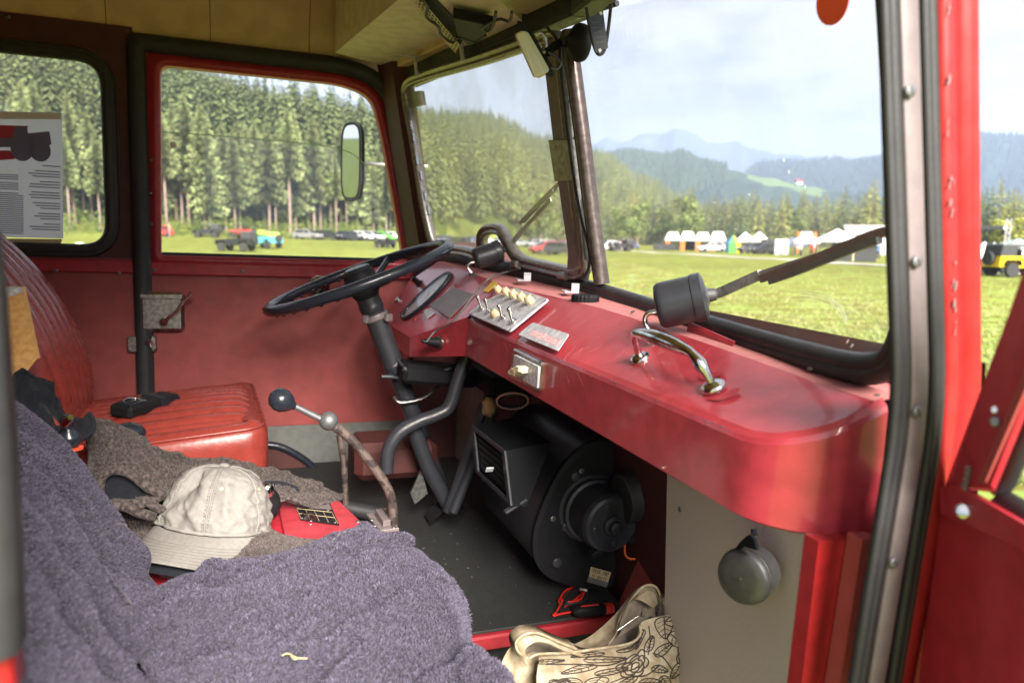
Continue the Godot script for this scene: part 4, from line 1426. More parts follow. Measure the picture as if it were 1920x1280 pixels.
	part("wet_mark", m, M.red_paint, dash)
	# hair scratches and pale scuffs worn into the paint
	m = mb()
	var sr := RandomNumberGenerator.new()
	sr.seed = 40
	for k in 18:
		var z := sr.randf_range(-1.12, -0.62)
		var f := sr.randf_range(0.1, 0.9)
		var slope := lerpf(0.062, 0.048, (z + 1.12) / 0.5)
		var p := Vector3(0.502 + f * 0.098, 2.0075 + f * slope + 0.0008, z)
		var d := Vector3(sr.randf_range(-1, 1), 0, sr.randf_range(-1, 1)).normalized() * sr.randf_range(0.006, 0.03)
		d.y = d.x * slope / 0.098
		m.tube([p - d, p + d], sr.randf_range(0.0001, 0.0002), 4)
	for k in 16:
		var z := sr.randf_range(-1.6, -0.75)
		var p := Vector3(0.4955, sr.randf_range(1.93, 1.995), z)
		var d := Vector3(0, sr.randf_range(-1, 1), sr.randf_range(-1, 1)).normalized() * sr.randf_range(0.004, 0.022)
		m.tube([p - d, p + d], sr.randf_range(0.0001, 0.0002), 4)
	tag(part("paint_scratches", m, M.residue, dash), "", "", "", "stuff")
	m = mb()
	for k in 60:
		var z := sr.randf_range(-1.62, -0.6)
		var p := Vector3(0.4965 + sr.randf_range(-0.0004, 0.002), 1.9995 + sr.randf_range(-0.003, 0.004), z)
		var w := sr.randf_range(0.0004, 0.0013)
		m.box(p, Vector3(w, w, w * sr.randf_range(1.0, 3.5)), Basis(Vector3(0, 0, 1), 0.8), 0.0)
	tag(part("edge_chips", m, M.strip_metal, dash), "", "", "", "stuff")
	# ribbed black vent knob on the ledge
	m = mb()
	var kc := Vector3(0.62, 2.0782, -1.2874)
	var rr := []
	for h in [0.0, 0.014, 0.018]:
		var ring2 := []
		for k in 44:
			var rad := 0.027 * (1.0 - 0.05 * (k % 2)) * (0.93 if h > 0.015 else 1.0)
			ring2.append(kc + Vector3(cos(TAU * k / 44) * rad, h, sin(TAU * k / 44) * rad))
		rr.append(ring2)
	m.loft(rr, true, true, -1)
	m.lathe([[0.004, 0.018], [0.003, 0.0185]], kc, Vector3.UP, 8)
	part("vent_knob", m, M.black_plastic, dash)
	# ashtray / heater switch on the front face: chromed frame, plate, ivory rocker
	var fx := Vector3(-1, 0, 0)
	var o := [Vector3(0.492, 1.972, -1.3314), Vector3(0.492, 1.9729, -1.199), Vector3(0.492, 1.9407, -1.1607), Vector3(0.492, 1.934, -1.3119)]
	m = mb()
	m.prism(rounded([Vector3(0.4965, 1.9909, -1.3162), Vector3(0.4965, 1.9889, -1.1774), Vector3(0.4965, 1.9336, -1.1805), Vector3(0.4965, 1.9299, -1.3327)], 0.006, 3), fx * 0.010, 0.003)
	var box := part("heater_switch", m, M.dull_chrome, truck)
	m = mb()
	m.prism(rounded([Vector3(0.4835, 1.9832, -1.2887), Vector3(0.4835, 1.9822, -1.1643), Vector3(0.4835, 1.9426, -1.1668), Vector3(0.4835, 1.944, -1.2928)], 0.004, 3), fx * 0.004, 0.001)
	part("switch_plate", m, M.plate_metal, box)
	m = mb()
	m.prism([Vector3(0.478, 1.9589, -1.2568), Vector3(0.478, 1.9737, -1.223), Vector3(0.478, 1.9737, -1.2072), Vector3(0.478, 1.9629, -1.2085), Vector3(0.478, 1.9528, -1.2313), Vector3(0.478, 1.9501, -1.2557)], fx * 0.014, 0.002)
	m.prism([Vector3(0.466, 1.9589, -1.258), Vector3(0.466, 1.9748, -1.2183), Vector3(0.466, 1.9748, -1.2022), Vector3(0.466, 1.9655, -1.2064), Vector3(0.466, 1.952, -1.2375), Vector3(0.466, 1.9512, -1.2571)], fx * 0.008, 0.002)
	part("rocker", m, M.ivory, box)
	m = mb()
	for k in 3:
		var p0 := Vector3(0.4575, 1.9629, -1.2322) + Vector3(0, 0.0025 - 0.0042 * k, 0.002 * k)
		m.box(p0, Vector3(0.0012, 0.0009, 0.018), Basis.IDENTITY, 0.0)
	part("rocker_groove", m, M.knob_beige, box)
	# chromed grab handle
	dt = Vector3(-0.457, 0.889, 0.0).normalized()
	var F1 := Vector3(0.5453, 2.0313, -0.9381)
	var F2 := Vector3(0.539, 2.0281, -0.7486)
	var along := (F2 - F1).normalized()
	m = mb()
	var hp := spl([F1 + dt * 0.004, F1 + dt * 0.024 + along * 0.006, F1 + dt * 0.043 + along * 0.014, F1 + dt * 0.048 + along * 0.034, F1.lerp(F2, 0.5) + dt * 0.050, F2 + dt * 0.047 - along * 0.042, F2 + dt * 0.042 - along * 0.022, F2 + dt * 0.022 - along * 0.006, F2 + dt * 0.004], 6)
	var hr := []
	for i in hp.size():
		var f := float(i) / (hp.size() - 1)
		var bulge := 0.0055 + 0.0055 * exp(-pow((f - 0.5) / 0.14, 2)) + 0.003 * exp(-pow((f - 0.82) / 0.05, 2))
		hr.append(bulge)
	m.tube(hp, hr, 14)
	for F in [F1, F2]:
		m.lathe_smooth([[0.0155, 0.0], [0.016, 0.003], [0.0145, 0.006], [0.009, 0.009], [0.004, 0.010]], F, dt, 18)
	part("grab_handle", m, M.chrome, truck)


func _as_part(o: MeshInstance3D, parent: Node3D) -> MeshInstance3D:
	o.get_parent().remove_child(o)
	o.name = numbered(o.name, parent)
	parent.add_child(o, true)
	return o


# triangles of a flat polygon in space
func _fill(poly: Array) -> Array:
	var n := Vector3.ZERO
	for i in poly.size():
		n += (poly[i] - poly[0]).cross(poly[(i + 1) % poly.size()] - poly[0])
	n = n.normalized()
	if n.y < 0:
		n = -n
	var u: Vector3 = (poly[1] - poly[0]).slide(n).normalized()
	var w := n.cross(u)
	var flat := PackedVector2Array()
	for p in poly:
		flat.append(Vector2((p - poly[0]).dot(u), (p - poly[0]).dot(w)))
	var idx := Geometry2D.triangulate_polygon(flat)
	var out := []
	for k in range(0, idx.size(), 3):
		var a := idx[k]
		var b := idx[k + 1]
		var c := idx[k + 2]
		if (flat[b] - flat[a]).cross(flat[c] - flat[a]) < 0:
			var x := b
			b = c
			c = x
		out.append([poly[a], poly[b], poly[c]])
	return out


func steering() -> void:
	var hub := Vector3(0.292, 2.083, -1.95)
	var down := Vector3(0.368, -0.93, 0.02).normalized()
	var u := Vector3(0.93, 0.368, 0).normalized()
	var w := down.cross(u).normalized()
	var r := 0.243
	var m := mb()
	var pts := []
	for k in 72:
		pts.append(hub + (u * cos(TAU * k / 72) + w * sin(TAU * k / 72)) * r)
	m.tube(pts, 0.0135, 14, true)
	var wheel := part("steering_wheel", m, M.wheel_plastic, truck)
	m = mb()
	for k in range(0, 72, 2):
		var a := TAU * (k + 0.5) / 72
		m.ball(hub + (u * cos(a) + w * sin(a)) * (r - 0.004) + down * 0.011, Vector3(0.0065, 0.0065, 0.0065), 7, 5)
	part("finger_grip", m, M.wheel_plastic, wheel)
	for a in [PI, 1.05, -1.05]:
		var d := u * cos(a) + w * sin(a)
		m = mb()
		m.tube(spl([hub + down * 0.03 + d * 0.03, hub + down * 0.026 + d * 0.09, hub + down * 0.012 + d * 0.18, hub + d * r], 5), [0.013, 0.013, 0.013, 0.012, 0.0115, 0.011, 0.0105, 0.010, 0.0095, 0.009, 0.009, 0.009, 0.0092, 0.0095, 0.010, 0.011], 10)
		part("spoke", m, M.wheel_plastic, wheel)
	m = mb()
	m.lathe_smooth([[0.030, 0.06], [0.040, 0.04], [0.043, 0.012], [0.041, -0.006], [0.036, -0.014]], hub, down, 24)
	part("hub", m, M.black_plastic, wheel)
	m = mb()
	m.lathe([[0.0355, -0.013], [0.036, -0.018], [0.033, -0.023], [0.02, -0.026]], hub, down, 24)
	part("horn_button", m, M.wheel_plastic, wheel)
	# column: jacket, clamp, lower tube
	m = mb()
	m.lathe([[0.030, 0.05], [0.031, 0.075], [0.033, 0.085], [0.031, 0.095], [0.028, 0.10], [0.0275, 0.245], [0.029, 0.25], [0.029, 0.27], [0.023, 0.275], [0.023, 0.62]], hub, down, 20)
	var col := part("steering_column", m, M.black_metal, truck)
	m = mb()
	m.lathe([[0.035, 0.0], [0.036, 0.004], [0.036, 0.012], [0.034, 0.016]], hub + down * 0.105, down, 20)
	m.box(hub + down * 0.112 + Vector3(0.03, 0.0, 0.028), Vector3(0.022, 0.02, 0.014), Basis(Vector3(0, 1, 0), 0.6), 0.003)
	m.box(hub + down * 0.112 + Vector3(-0.028, -0.005, 0.024), Vector3(0.016, 0.022, 0.014), Basis(Vector3(0, 1, 0), -0.6), 0.003)
	part("column_clamp", m, M.strip_metal, col)
	m = mb()
	m.tube(spl([hub + down * 0.34 + Vector3(-0.035, 0, 0.02), hub + down * 0.345 + Vector3(-0.02, -0.008, 0.034), hub + down * 0.34 + Vector3(0.05, 0, 0.03), hub + down * 0.32 + Vector3(0.12, 0.03, 0)], 5), 0.0055, 8)
	part("column_hook", m, M.dull_chrome, col)
	# tubes under the dashboard
	m = mb()
	m.tube(spl([Vector3(0.3765, 1.8812, -1.86), Vector3(0.392, 1.8616, -1.86), Vector3(0.4184, 1.8582, -1.86)], 4), 0.004, 8)
	m.tube(spl([Vector3(0.3866, 1.8598, -1.84), Vector3(0.4282, 1.8423, -1.84), Vector3(0.47, 1.844, -1.84), Vector3(0.5192, 1.8596, -1.84), Vector3(0.5617, 1.8813, -1.84)], 5), 0.008, 8)
	m.tube(spl([Vector3(0.3437, 1.8275, -1.9), Vector3(0.3786, 1.8251, -1.9), Vector3(0.4498, 1.8103, -1.9), Vector3(0.5376, 1.802, -1.9), Vector3(0.6125, 1.8056, -1.9)], 5), 0.006, 8)
	part("pipework", m, M.black_metal, truck)
	m = mb()
	m.box(Vector3(0.4875, 1.8361, -1.88), Vector3(0.20, 0.05, 0.10), Basis(Vector3(0, 0, 1), -0.1), 0.01)
	m.box(Vector3(0.6309, 1.8306, -1.8), Vector3(0.12, 0.05, 0.22), Basis.IDENTITY, 0.01)
	part("switch_gear_box", m, M.black_plastic, truck)


func heater() -> void:
	var E := -1.33
	var rim := spl([Vector3(0.6697, 1.7863, -1.33), Vector3(0.7247, 1.783, -1.33), Vector3(0.7751, 1.7409, -1.33), Vector3(0.7957, 1.667, -1.33), Vector3(0.7949, 1.5722, -1.33), Vector3(0.7689, 1.5031, -1.33), Vector3(0.7174, 1.4736, -1.33), Vector3(0.6545, 1.4876, -1.33), Vector3(0.5927, 1.5153, -1.33), Vector3(0.5624, 1.5568, -1.33), Vector3(0.5576, 1.6085, -1.33), Vector3(0.5714, 1.6578, -1.33), Vector3(0.5943, 1.7119, -1.33), Vector3(0.6226, 1.7546, -1.33)], 4, true)
	var m := mb()
	var zf := -0.36
	m.loft([shift(rim, Vector3(0, 0, zf)), shift(rim, Vector3(0, 0, -0.004))], true, true)
	var body := part("heater", m, M.black_metal, truck)
	m = mb()
	var cc := Vector3.ZERO
	for p in rim:
		cc += p
	cc /= rim.size()
	var lipped := rim.map(func(p): return p + (p - cc).normalized() * 0.005)
	m.loft([shift(lipped, Vector3(0, 0, -0.010)), shift(lipped, Vector3(0, 0, 0.002)), shift(rim.map(func(p): return cc + (p - cc) * 0.95), Vector3(0, 0, 0.004))], true, true, -1)
	part("end_plate", m, M.black_plastic, body)
	# hood with louvres on the side facing the driver
	var f := [Vector3(0.49, 1.7779, -1.5596), Vector3(0.49, 1.7829, -1.3373), Vector3(0.49, 1.6878, -1.2892), Vector3(0.49, 1.6813, -1.5164)]
	var bk := 0.10
	m = mb()
	var depth := Vector3(bk, -0.005, 0)
	var wall := func(a: Vector3, b: Vector3): m.prism([a, b, b + depth, a + depth], (b - a).cross(depth).normalized() * -0.003, 0.0)
	m.quad(f[0], f[1], f[1] + Vector3(0.095, 0.012, 0), f[0] + Vector3(0.095, 0.012, 0))
	m.quad(f[1], f[2], f[2] + Vector3(0.03, -0.005, 0), f[1] + Vector3(0.095, 0.012, 0))
	m.quad(f[3], f[0], f[0] + Vector3(0.095, 0.012, 0), f[3] + Vector3(0.03, -0.005, 0))
	m.quad(f[2], f[3], f[3] + Vector3(0.03, -0.005, 0), f[2] + Vector3(0.03, -0.005, 0))
	var hood := part("air_outlet", m, M.matte_black, body)
	var mid: Vector3 = (f[0] + f[1] + f[2] + f[3]) / 4.0
	m = mb()
	m.plate_with_hole(f, f.map(func(p): return mid + (p - mid) * 0.84), Vector3(-0.004, 0, 0))
	part("outlet_frame", m, M.black_metal, hood)
	for k in 6:
		var t0 := (k + 0.5) / 6.0
		var a: Vector3 = (mid + (f[0] - mid) * 0.84).lerp(mid + (f[3] - mid) * 0.84, t0)
		var b: Vector3 = (mid + (f[1] - mid) * 0.84).lerp(mid + (f[2] - mid) * 0.84, t0)
		m = mb()
		var d := (b - a).normalized()
		m.box((a + b) / 2 + Vector3(0.004, 0, 0), Vector3(a.distance_to(b), 0.021, 0.0015), Basis(d, Basis(d, 0.22) * d.cross(Vector3(1, 0, 0)), Basis(d, 0.22) * d.cross(d.cross(Vector3(1, 0, 0)))), 0.0)
		part("louvre", m, M.black_plastic, hood)
	m = mb()
	m.box(Vector3(0.47, 1.7345, -1.375), Vector3(0.016, 0.012, 0.004), Basis(Vector3(1, 0, 0), 0.6), 0.001)
	part("outlet_lever", m, M.plate_metal, hood)
	m = mb()
	m.box(Vector3(0.5, 1.6837, -1.298), Vector3(0.05, 0.006, 0.014), Basis(Vector3(0, 0, 1), 0.5), 0.002)
	part("outlet_tab", m, M.black_metal, hood)
	# blower motor
	var c := Vector3(0.6791, 1.6515, -1.33)
	m = mb()
	m.lathe([[0.080, 0.0], [0.079, 0.003], [0.066, 0.005], [0.066, 0.020], [0.060, 0.022], [0.060, 0.085], [0.056, 0.094], [0.050, 0.098], [0.022, 0.098], [0.020, 0.104], [0.013, 0.106], [0.012, 0.116], [0.006, 0.118]], c, Vector3(0, 0, 1), 30)
	var motor := part("blower_motor", m, M.black_metal, body)
	for a in [0.4, 1.9, 3.3, 4.9]:
		screw(motor, c + Vector3(cos(a) * 0.038, sin(a) * 0.038, 0.098), Vector3(0, 0, 1), 0.007, "black_metal")
		screw(motor, c + Vector3(cos(a) * 0.087, sin(a) * 0.087, 0.005), Vector3(0, 0, 1), 0.006, "steel")
	m = mb()
	var cl := Vector3(0.6687, 1.6453, -1.21)
	m.box(c + Vector3(-0.02, -0.055, 0.085), Vector3(0.04, 0.012, 0.02), Basis(Vector3(0, 0, 1), 0.3), 0.003)
	m.box(c + Vector3(0.045, -0.03, 0.08), Vector3(0.02, 0.03, 0.03), Basis(Vector3(0, 0, 1), 0.3), 0.003)
	part("brush_clamp", m, M.black_plastic, motor)
	for p in [Vector3(0.6382, 1.724, -1.324), Vector3(0.6239, 1.6178, -1.324), Vector3(0.6066, 1.5429, -1.324)]:
		screw(body, p, Vector3(0, 0, 1), 0.011, "black_metal", "bolt")
	m = mb()
	m.tube(spl([Vector3(0.7125, 1.671, -1.23), Vector3(0.7464, 1.6624, -1.23), Vector3(0.7723, 1.6378, -1.23), Vector3(0.7798, 1.6035, -1.23), Vector3(0.7645, 1.5805, -1.23), Vector3(0.7429, 1.5785, -1.23)], 5), 0.0020, 7)
	part("wire", m, M.pink_wire, body)
	m = mb()
	m.tube(spl([Vector3(0.7224, 1.654, -1.235), Vector3(0.7467, 1.6472, -1.235), Vector3(0.769, 1.625, -1.235), Vector3(0.773, 1.6044, -1.235), Vector3(0.7517, 1.5798, -1.235), Vector3(0.7279, 1.5759, -1.235), Vector3(0.7128, 1.5865, -1.235), Vector3(0.7101, 1.6089, -1.235)], 5), 0.0020, 7)
	part("wire", m, M.orange_wire, body)
	# type label
	var lq := [Vector3(0.6793, 1.5036, -1.322), Vector3(0.7251, 1.4859, -1.322), Vector3(0.7313, 1.5078, -1.322), Vector3(0.6828, 1.5266, -1.322)]
	m = mb()
	m.prism(lq, Vector3(0, 0, 0.0008))
	var lab := part("type_label", m, M.knob_beige, body)
	var low := [Vector3(0.6744, 1.4952, -1.321), Vector3(0.7215, 1.4762, -1.321), Vector3(0.7259, 1.4863, -1.321), Vector3(0.6787, 1.5053, -1.321)]
	m = mb()
	m.prism(low, Vector3(0, 0, 0.0008))
	part("label_band", m, M.grey_dark, lab)
	text_on("lettering", "SERIAL CONT", lab, 0.0105, Vector3(0.7054, 1.5115, -1.3208), lq[1] - lq[0], Vector3(0, 0, 1), "print_black", 0.62, "Droid Sans Mono")
	text_on("lettering", "12 VOLTS", lab, 0.0115, Vector3(0.7025, 1.4989, -1.3208), lq[1] - lq[0], Vector3(0, 0, 1), "print_black", 0.7, "Droid Sans Mono")
	# corrugated air hose up into the dashboard
	m = mb()
	var hose := spl([Vector3(0.7665, 1.8533, -1.24), Vector3(0.7691, 1.7884, -1.24), Vector3(0.7632, 1.7397, -1.24), Vector3(0.7391, 1.7088, -1.24), Vector3(0.6982, 1.7013, -1.24)], 12)
	var hr := []
	for i in hose.size():
		hr.append(0.044 + 0.006 * (i % 2))
	m.tube(hose, hr, 20)
	part("air_hose", m, M.rubber, body)


func floor_and_levers() -> void:
	var Y := 1.45
	var m := mb()
	# floor plate with its red edge over the step well
	var zl := Vector3(0.5294, 1.45, -1.2512).z
	m.box(Vector3(0.08, Y - 0.018, (zl - 2.42) / 2), Vector3(1.72, 0.03, zl + 2.42), Basis.IDENTITY, 0.004)
	var floor := part("cab_floor", m, M.red_paint, truck)
	m = mb()
	m.box(Vector3(0.16, Y, (zl - 0.012 - 2.40) / 2), Vector3(1.16, 0.006, zl - 0.012 + 2.40), Basis.IDENTITY, 0.002)
	var rubber := part("floor_mat", m, M.mat_rubber, floor)
	# fine ribs of the mat, running across the cab
	var ribs := mb()
	for k in 110:
		var x := 0.18 + k * 0.0052
		ribs.quad(Vector3(x, Y + 0.003, -2.2), Vector3(x + 0.0013, Y + 0.0042, -2.2), Vector3(x + 0.0013, Y + 0.0042, zl - 0.014), Vector3(x, Y + 0.003, zl - 0.014))
		ribs.quad(Vector3(x + 0.0013, Y + 0.0042, -2.2), Vector3(x + 0.0026, Y + 0.003, -2.2), Vector3(x + 0.0026, Y + 0.003, zl - 0.014), Vector3(x + 0.0013, Y + 0.0042, zl - 0.014))
	var rb := part("mat_ribs", ribs, M.mat_rubber, rubber)
	tag(rb, "", "", "", "stuff")
	var crumbs := mb()
	var r := RandomNumberGenerator.new()
	r.seed = 9
	for k in 30:
		var p := Vector3(r.randf_range(0.3, 0.66), Y + 0.0048, r.randf_range(-1.75, zl - 0.02))
		crumbs.box(p, Vector3(r.randf_range(0.001, 0.005), 0.0015, r.randf_range(0.001, 0.0025)), Basis(Vector3.UP, r.randf() * 6.0), 0.0)
	tag(part("crumbs", crumbs, M.strip_metal, floor), "", "", "", "stuff")
	# step well below the passenger's feet
	m = mb()
	m.box(Vector3(0.1, 1.02, -0.86), Vector3(1.8, 0.03, 0.9))
	part("step_floor", m, M.rubber, truck)
	m = mb()
	m.box(Vector3(0.1, 1.22, zl - 0.05), Vector3(1.8, 0.40, 0.02))
	part("well_side", m, M.rubber, truck)
	m = mb()
	m.prism([Vector3(0.735, 1.67, -1.1712), Vector3(0.735, 1.4219, -1.3086), Vector3(0.735, 1.3881, -1.3043), Vector3(0.735, 1.5052, -1.0863), Vector3(0.735, 1.8138, -1.1264), Vector3(0.735, 1.7824, -1.1627)], Vector3(0.01, 0, 0), 0.0)
	part("well_front", m, M.dark_red, truck)

	# engine cover between the seats
	var top := 1.605
	m = mb()
	var a := [Vector3(0.206, 1.605, -1.5996), Vector3(0.2411, 1.605, -1.4419), Vector3(0.268, 1.605, -1.2179)]
	m.prism([Vector3(-0.9, top, -1.66), Vector3(-0.9, top, -1.24), Vector3(0.275, top - 0.004, -1.24), Vector3(0.2452, 1.603, -1.4151), Vector3(0.2082, 1.603, -1.608), Vector3(0.10, top, -1.66)].map(func(p): return p + Vector3(0, -0.16, 0)), Vector3(0, 0.16, 0), 0.008)
	var cover := part("engine_cover", m, M.red_paint, truck)
	m = mb()
	var lidp := [Vector3(0.0712, 1.608, -1.6863), Vector3(0.2032, 1.608, -1.5954), Vector3(0.2432, 1.608, -1.4033), Vector3(0.2164, 1.608, -1.3013), Vector3(0.0805, 1.608, -1.3007)]
	m.prism([lidp[0], lidp[1], lidp[2], lidp[3], lidp[4]], Vector3(0, 0.004, 0), 0.002)
	part("cover_lid", m, M.dash_paint, cover)
	m = mb()
	m.prism([Vector3(0.1069, 1.6135, -1.6339), Vector3(0.1793, 1.6135, -1.5859), Vector3(0.1836, 1.6135, -1.4549), Vector3(0.1118, 1.6135, -1.502)], Vector3(0, 0.0015, 0), 0.0004)
	var plate := part("data_plate", m, M.black_plastic, cover)
	m = mb()
	m.prism([Vector3(0.1084, 1.615, -1.6225), Vector3(0.177, 1.615, -1.5756), Vector3(0.1789, 1.615, -1.5427), Vector3(0.1075, 1.615, -1.5763)], Vector3(0, 0.0006, 0))
	part("plate_band", m, M.strip_metal, plate)
	m = mb()
	for k in 5:
		var f := k / 4.0
		var p0 := Vector3(0.1089, 1.6152, -1.5657).lerp(Vector3(0.1771, 1.6152, -1.5268), f)
		var p1 := Vector3(0.1131, 1.6152, -1.5061).lerp(Vector3(0.1813, 1.6152, -1.4626), f)
		m.tube([p0, p1], 0.0005, 4)
	for f in [0.0, 0.5]:
		m.tube([Vector3(0.1089, 1.6152, -1.5657).lerp(Vector3(0.1131, 1.6152, -1.5061), f), Vector3(0.1771, 1.6152, -1.5268).lerp(Vector3(0.1813, 1.6152, -1.4626), f)], 0.0005, 4)
	part("plate_lines", m, M.knob_beige, plate)
	m = mb()
	m.prism(spl([Vector3(0.1175, 1.6152, -1.5354), Vector3(0.1324, 1.6152, -1.5348), Vector3(0.1436, 1.6152, -1.5166), Vector3(0.1435, 1.6152, -1.4926), Vector3(0.1284, 1.6152, -1.4875), Vector3(0.1168, 1.6152, -1.4993)], 3, true), Vector3(0, 0.0004, 0))
	part("polished_patch", m, M.chrome, plate)
	for p in [Vector3(0.1126, 1.6152, -1.5712), Vector3(0.171, 1.6152, -1.5409), Vector3(0.1154, 1.6152, -1.5085), Vector3(0.1769, 1.6152, -1.4695)]:
		screw(plate, p, Vector3.UP, 0.003)
	screw(cover, Vector3(0.2227, 1.613, -1.4696), Vector3.UP, 0.005, "steel")
	# gear lever bracket
	m = mb()
	m.prism([Vector3(0.2464, 1.606, -1.5093), Vector3(0.2868, 1.606, -1.5149), Vector3(0.2968, 1.606, -1.4168), Vector3(0.2575, 1.606, -1.4128)], Vector3(0, 0.006, 0), 0.001)
	m.prism([Vector3(0.262, 1.613, -1.4961), Vector3(0.2769, 1.613, -1.4987), Vector3(0.2822, 1.613, -1.4313), Vector3(0.2662, 1.613, -1.4267)], Vector3(0, 0.012, 0), 0.001)
	var br := part("lever_bracket", m, M.strip_metal, cover)
	for p in [Vector3(0.2512, 1.613, -1.4714), Vector3(0.2523, 1.613, -1.4388), Vector3(0.2541, 1.613, -1.4184), Vector3(0.2868, 1.613, -1.4215)]:
		screw(br, p, Vector3.UP, 0.005)
	m = mb()
	m.tube([Vector3(0.2844, 1.5859, -1.5), Vector3(0.2826, 1.6272, -1.5)], 0.005, 8)
	part("bracket_pin", m, M.rusty, br)
	m = mb()
	m.tube(spl([Vector3(0.2899, 1.5804, -1.44), Vector3(0.2888, 1.6373, -1.44), Vector3(0.2782, 1.6854, -1.44), Vector3(0.2475, 1.7353, -1.44), Vector3(0.2049, 1.7925, -1.44), Vector3(0.1658, 1.8266, -1.44)], 6), 0.0095, 12)
	var gear := part("gear_lever", m, M.rusty, truck)
	m = mb()
	m.tube([Vector3(0.1658, 1.8266, -1.44), Vector3(0.0894, 1.8687, -1.44)], [0.0068, 0.0058], 10)
	part("lever_rod", m, M.dull_alu, gear)
	m = mb()
	m.ball(Vector3(0.1597, 1.8332, -1.44), Vector3.ONE * 0.0185, 18, 12)
	part("lower_ball", m, M.dull_alu, gear)
	m = mb()
	var kd := (Vector3(0.0711, 1.8787, -1.44) - Vector3(0.104, 1.8609, -1.44)).normalized()
	m.lathe_smooth([[0.004, -0.012], [0.008, -0.004], [0.016, 0.004], [0.0225, 0.016], [0.0225, 0.026], [0.017, 0.038], [0.006, 0.044]], Vector3(0.0904, 1.8676, -1.44), kd, 20)
	part("knob", m, M.wheel_plastic, gear)
	m = mb()
	m.tube([Vector3(0.2152, 1.7277, -1.72), Vector3(0.2269, 1.6563, -1.72), Vector3(0.2315, 1.558, -1.72)], 0.008, 8)
	part("second_lever", m, M.rusty, truck)
	# curved pipe to the pedals
	m = mb()
	m.tube(spl([Vector3(0.3315, 1.6229, -1.74), Vector3(0.3345, 1.6761, -1.74), Vector3(0.3596, 1.7185, -1.74), Vector3(0.4076, 1.7453, -1.74), Vector3(0.4513, 1.7594, -1.74), Vector3(0.4831, 1.7795, -1.74), Vector3(0.503, 1.8418, -1.74), Vector3(0.5204, 1.8948, -1.74), Vector3(0.5298, 1.9411, -1.74)], 6), 0.0165, 14)
	part("pedal_pipe", m, M.black_metal, truck)
	# crossing pedal arms
	m = mb()
	m.tube([Vector3(0.3968, 1.7358, -1.78), Vector3(0.4402, 1.6233, -1.78), Vector3(0.508, 1.4977, -1.78)], 0.020, 10)
	part("pedal_arm", m, M.black_metal, truck)
	m = mb()
	m.tube([Vector3(0.5705, 1.7833, -1.72), Vector3(0.5332, 1.6627, -1.72), Vector3(0.4855, 1.5149, -1.72)], 0.016, 10)
	m.tube([Vector3(0.5782, 1.7788, -1.68), Vector3(0.5411, 1.674, -1.68), Vector3(0.485, 1.5299, -1.68)], 0.012, 10)
	part("pedal_arm", m, M.black_metal, truck)
	m = mb()
	m.prism([Vector3(0.4053, 1.5422, -1.8), Vector3(0.4316, 1.6036, -1.8), Vector3(0.4499, 1.5385, -1.8), Vector3(0.417, 1.5128, -1.8)], Vector3(0, 0, -0.01), 0.002)
	part("clutch_pedal", m, M.steel, truck)
	m = mb()
	m.grid(func(u, v):
		var p := Vector3(lerpf(-0.05, 0.05, u), 0.0, lerpf(-0.035, 0.035, v))
		p.y = 0.02 * (1.0 - pow(u * 2 - 1, 2)) + 0.0015 * sin(v * 50.0)
		return Vector3(0.4996, 1.4809, -1.8) + Basis(Vector3(0, 0, 1), 0.25) * p, 12, 30)
	part("brake_pedal", m, M.black_plastic, truck)
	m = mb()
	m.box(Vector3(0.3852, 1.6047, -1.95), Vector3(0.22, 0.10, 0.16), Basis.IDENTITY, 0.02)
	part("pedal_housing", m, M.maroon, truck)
	m = mb()
	m.tube(spl([Vector3(0.2345, 1.5147, -1.82), Vector3(0.301, 1.4946, -1.82), Vector3(0.3418, 1.4838, -1.82)], 3), 0.02, 8)
	part("floor_boot", m, M.rubber, truck)
	# two more levers beside the driver's seat
	m = mb()
	m.tube([Vector3(-0.2228, 1.651, -1.62), Vector3(-0.212, 1.7611, -1.62)], 0.007, 8)
	var l2 := part("transfer_lever", m, M.black_metal, truck)
	m = mb()
	m.ball(Vector3(-0.2086, 1.7818, -1.62), Vector3(0.030, 0.021, 0.024), 18, 12, Basis(Vector3(0, 0, 1), -0.12))
	m.lathe_smooth([[0.010, 0.0], [0.011, 0.012], [0.016, 0.02]], Vector3(-0.2092, 1.7587, -1.62), Vector3(0, 1, 0), 12)
	part("knob", m, M.wheel_plastic, l2)
	m = mb()
	m.tube([Vector3(-0.2649, 1.7552, -1.4), Vector3(-0.2704, 1.8211, -1.4), Vector3(-0.2729, 1.8398, -1.4)], [0.009, 0.009, 0.012], 10)
	var l3 := part("hand_brake", m, M.steel, truck)
	m = mb()
	m.lathe([[0.020, 0.0], [0.020, 0.003]], Vector3(-0.2714, 1.8165, -1.4), Vector3(0.1, 1, 0), 16)
	part("red_collar", m, M.sticker, l3)
	m = mb()
	m.lathe_smooth([[0.012, -0.006], [0.020, 0.006], [0.020, 0.016], [0.012, 0.024], [0.010, 0.034], [0.013, 0.044], [0.006, 0.052]], Vector3(-0.2719, 1.8231, -1.4), Vector3(-0.05, 1, 0), 18)
	part("knob", m, M.wheel_plastic, l3)
	m = mb()
	m.tube([Vector3(-0.2751, 1.8563, -1.39), Vector3(-0.2693, 1.8702, -1.37), Vector3(-0.261, 1.8794, -1.36)], [0.006, 0.009, 0.005], 10)
	part("release_catch", m, M.chrome, l3)
	# parking brake frame, the red rim of the engine tunnel at the back
	m = mb()
	m.tube(spl([Vector3(-0.3586, 1.8444, -1.55), Vector3(-0.3342, 1.8181, -1.55), Vector3(-0.3183, 1.7868, -1.55), Vector3(-0.3061, 1.7655, -1.55)], 5), 0.018, 10)
	part("tunnel_rim", m, M.leather, truck)


func seat_ribs(v: float, n: float) -> float:
	return 0.010 * pow(absf(cos(v * n * PI)), 0.8)


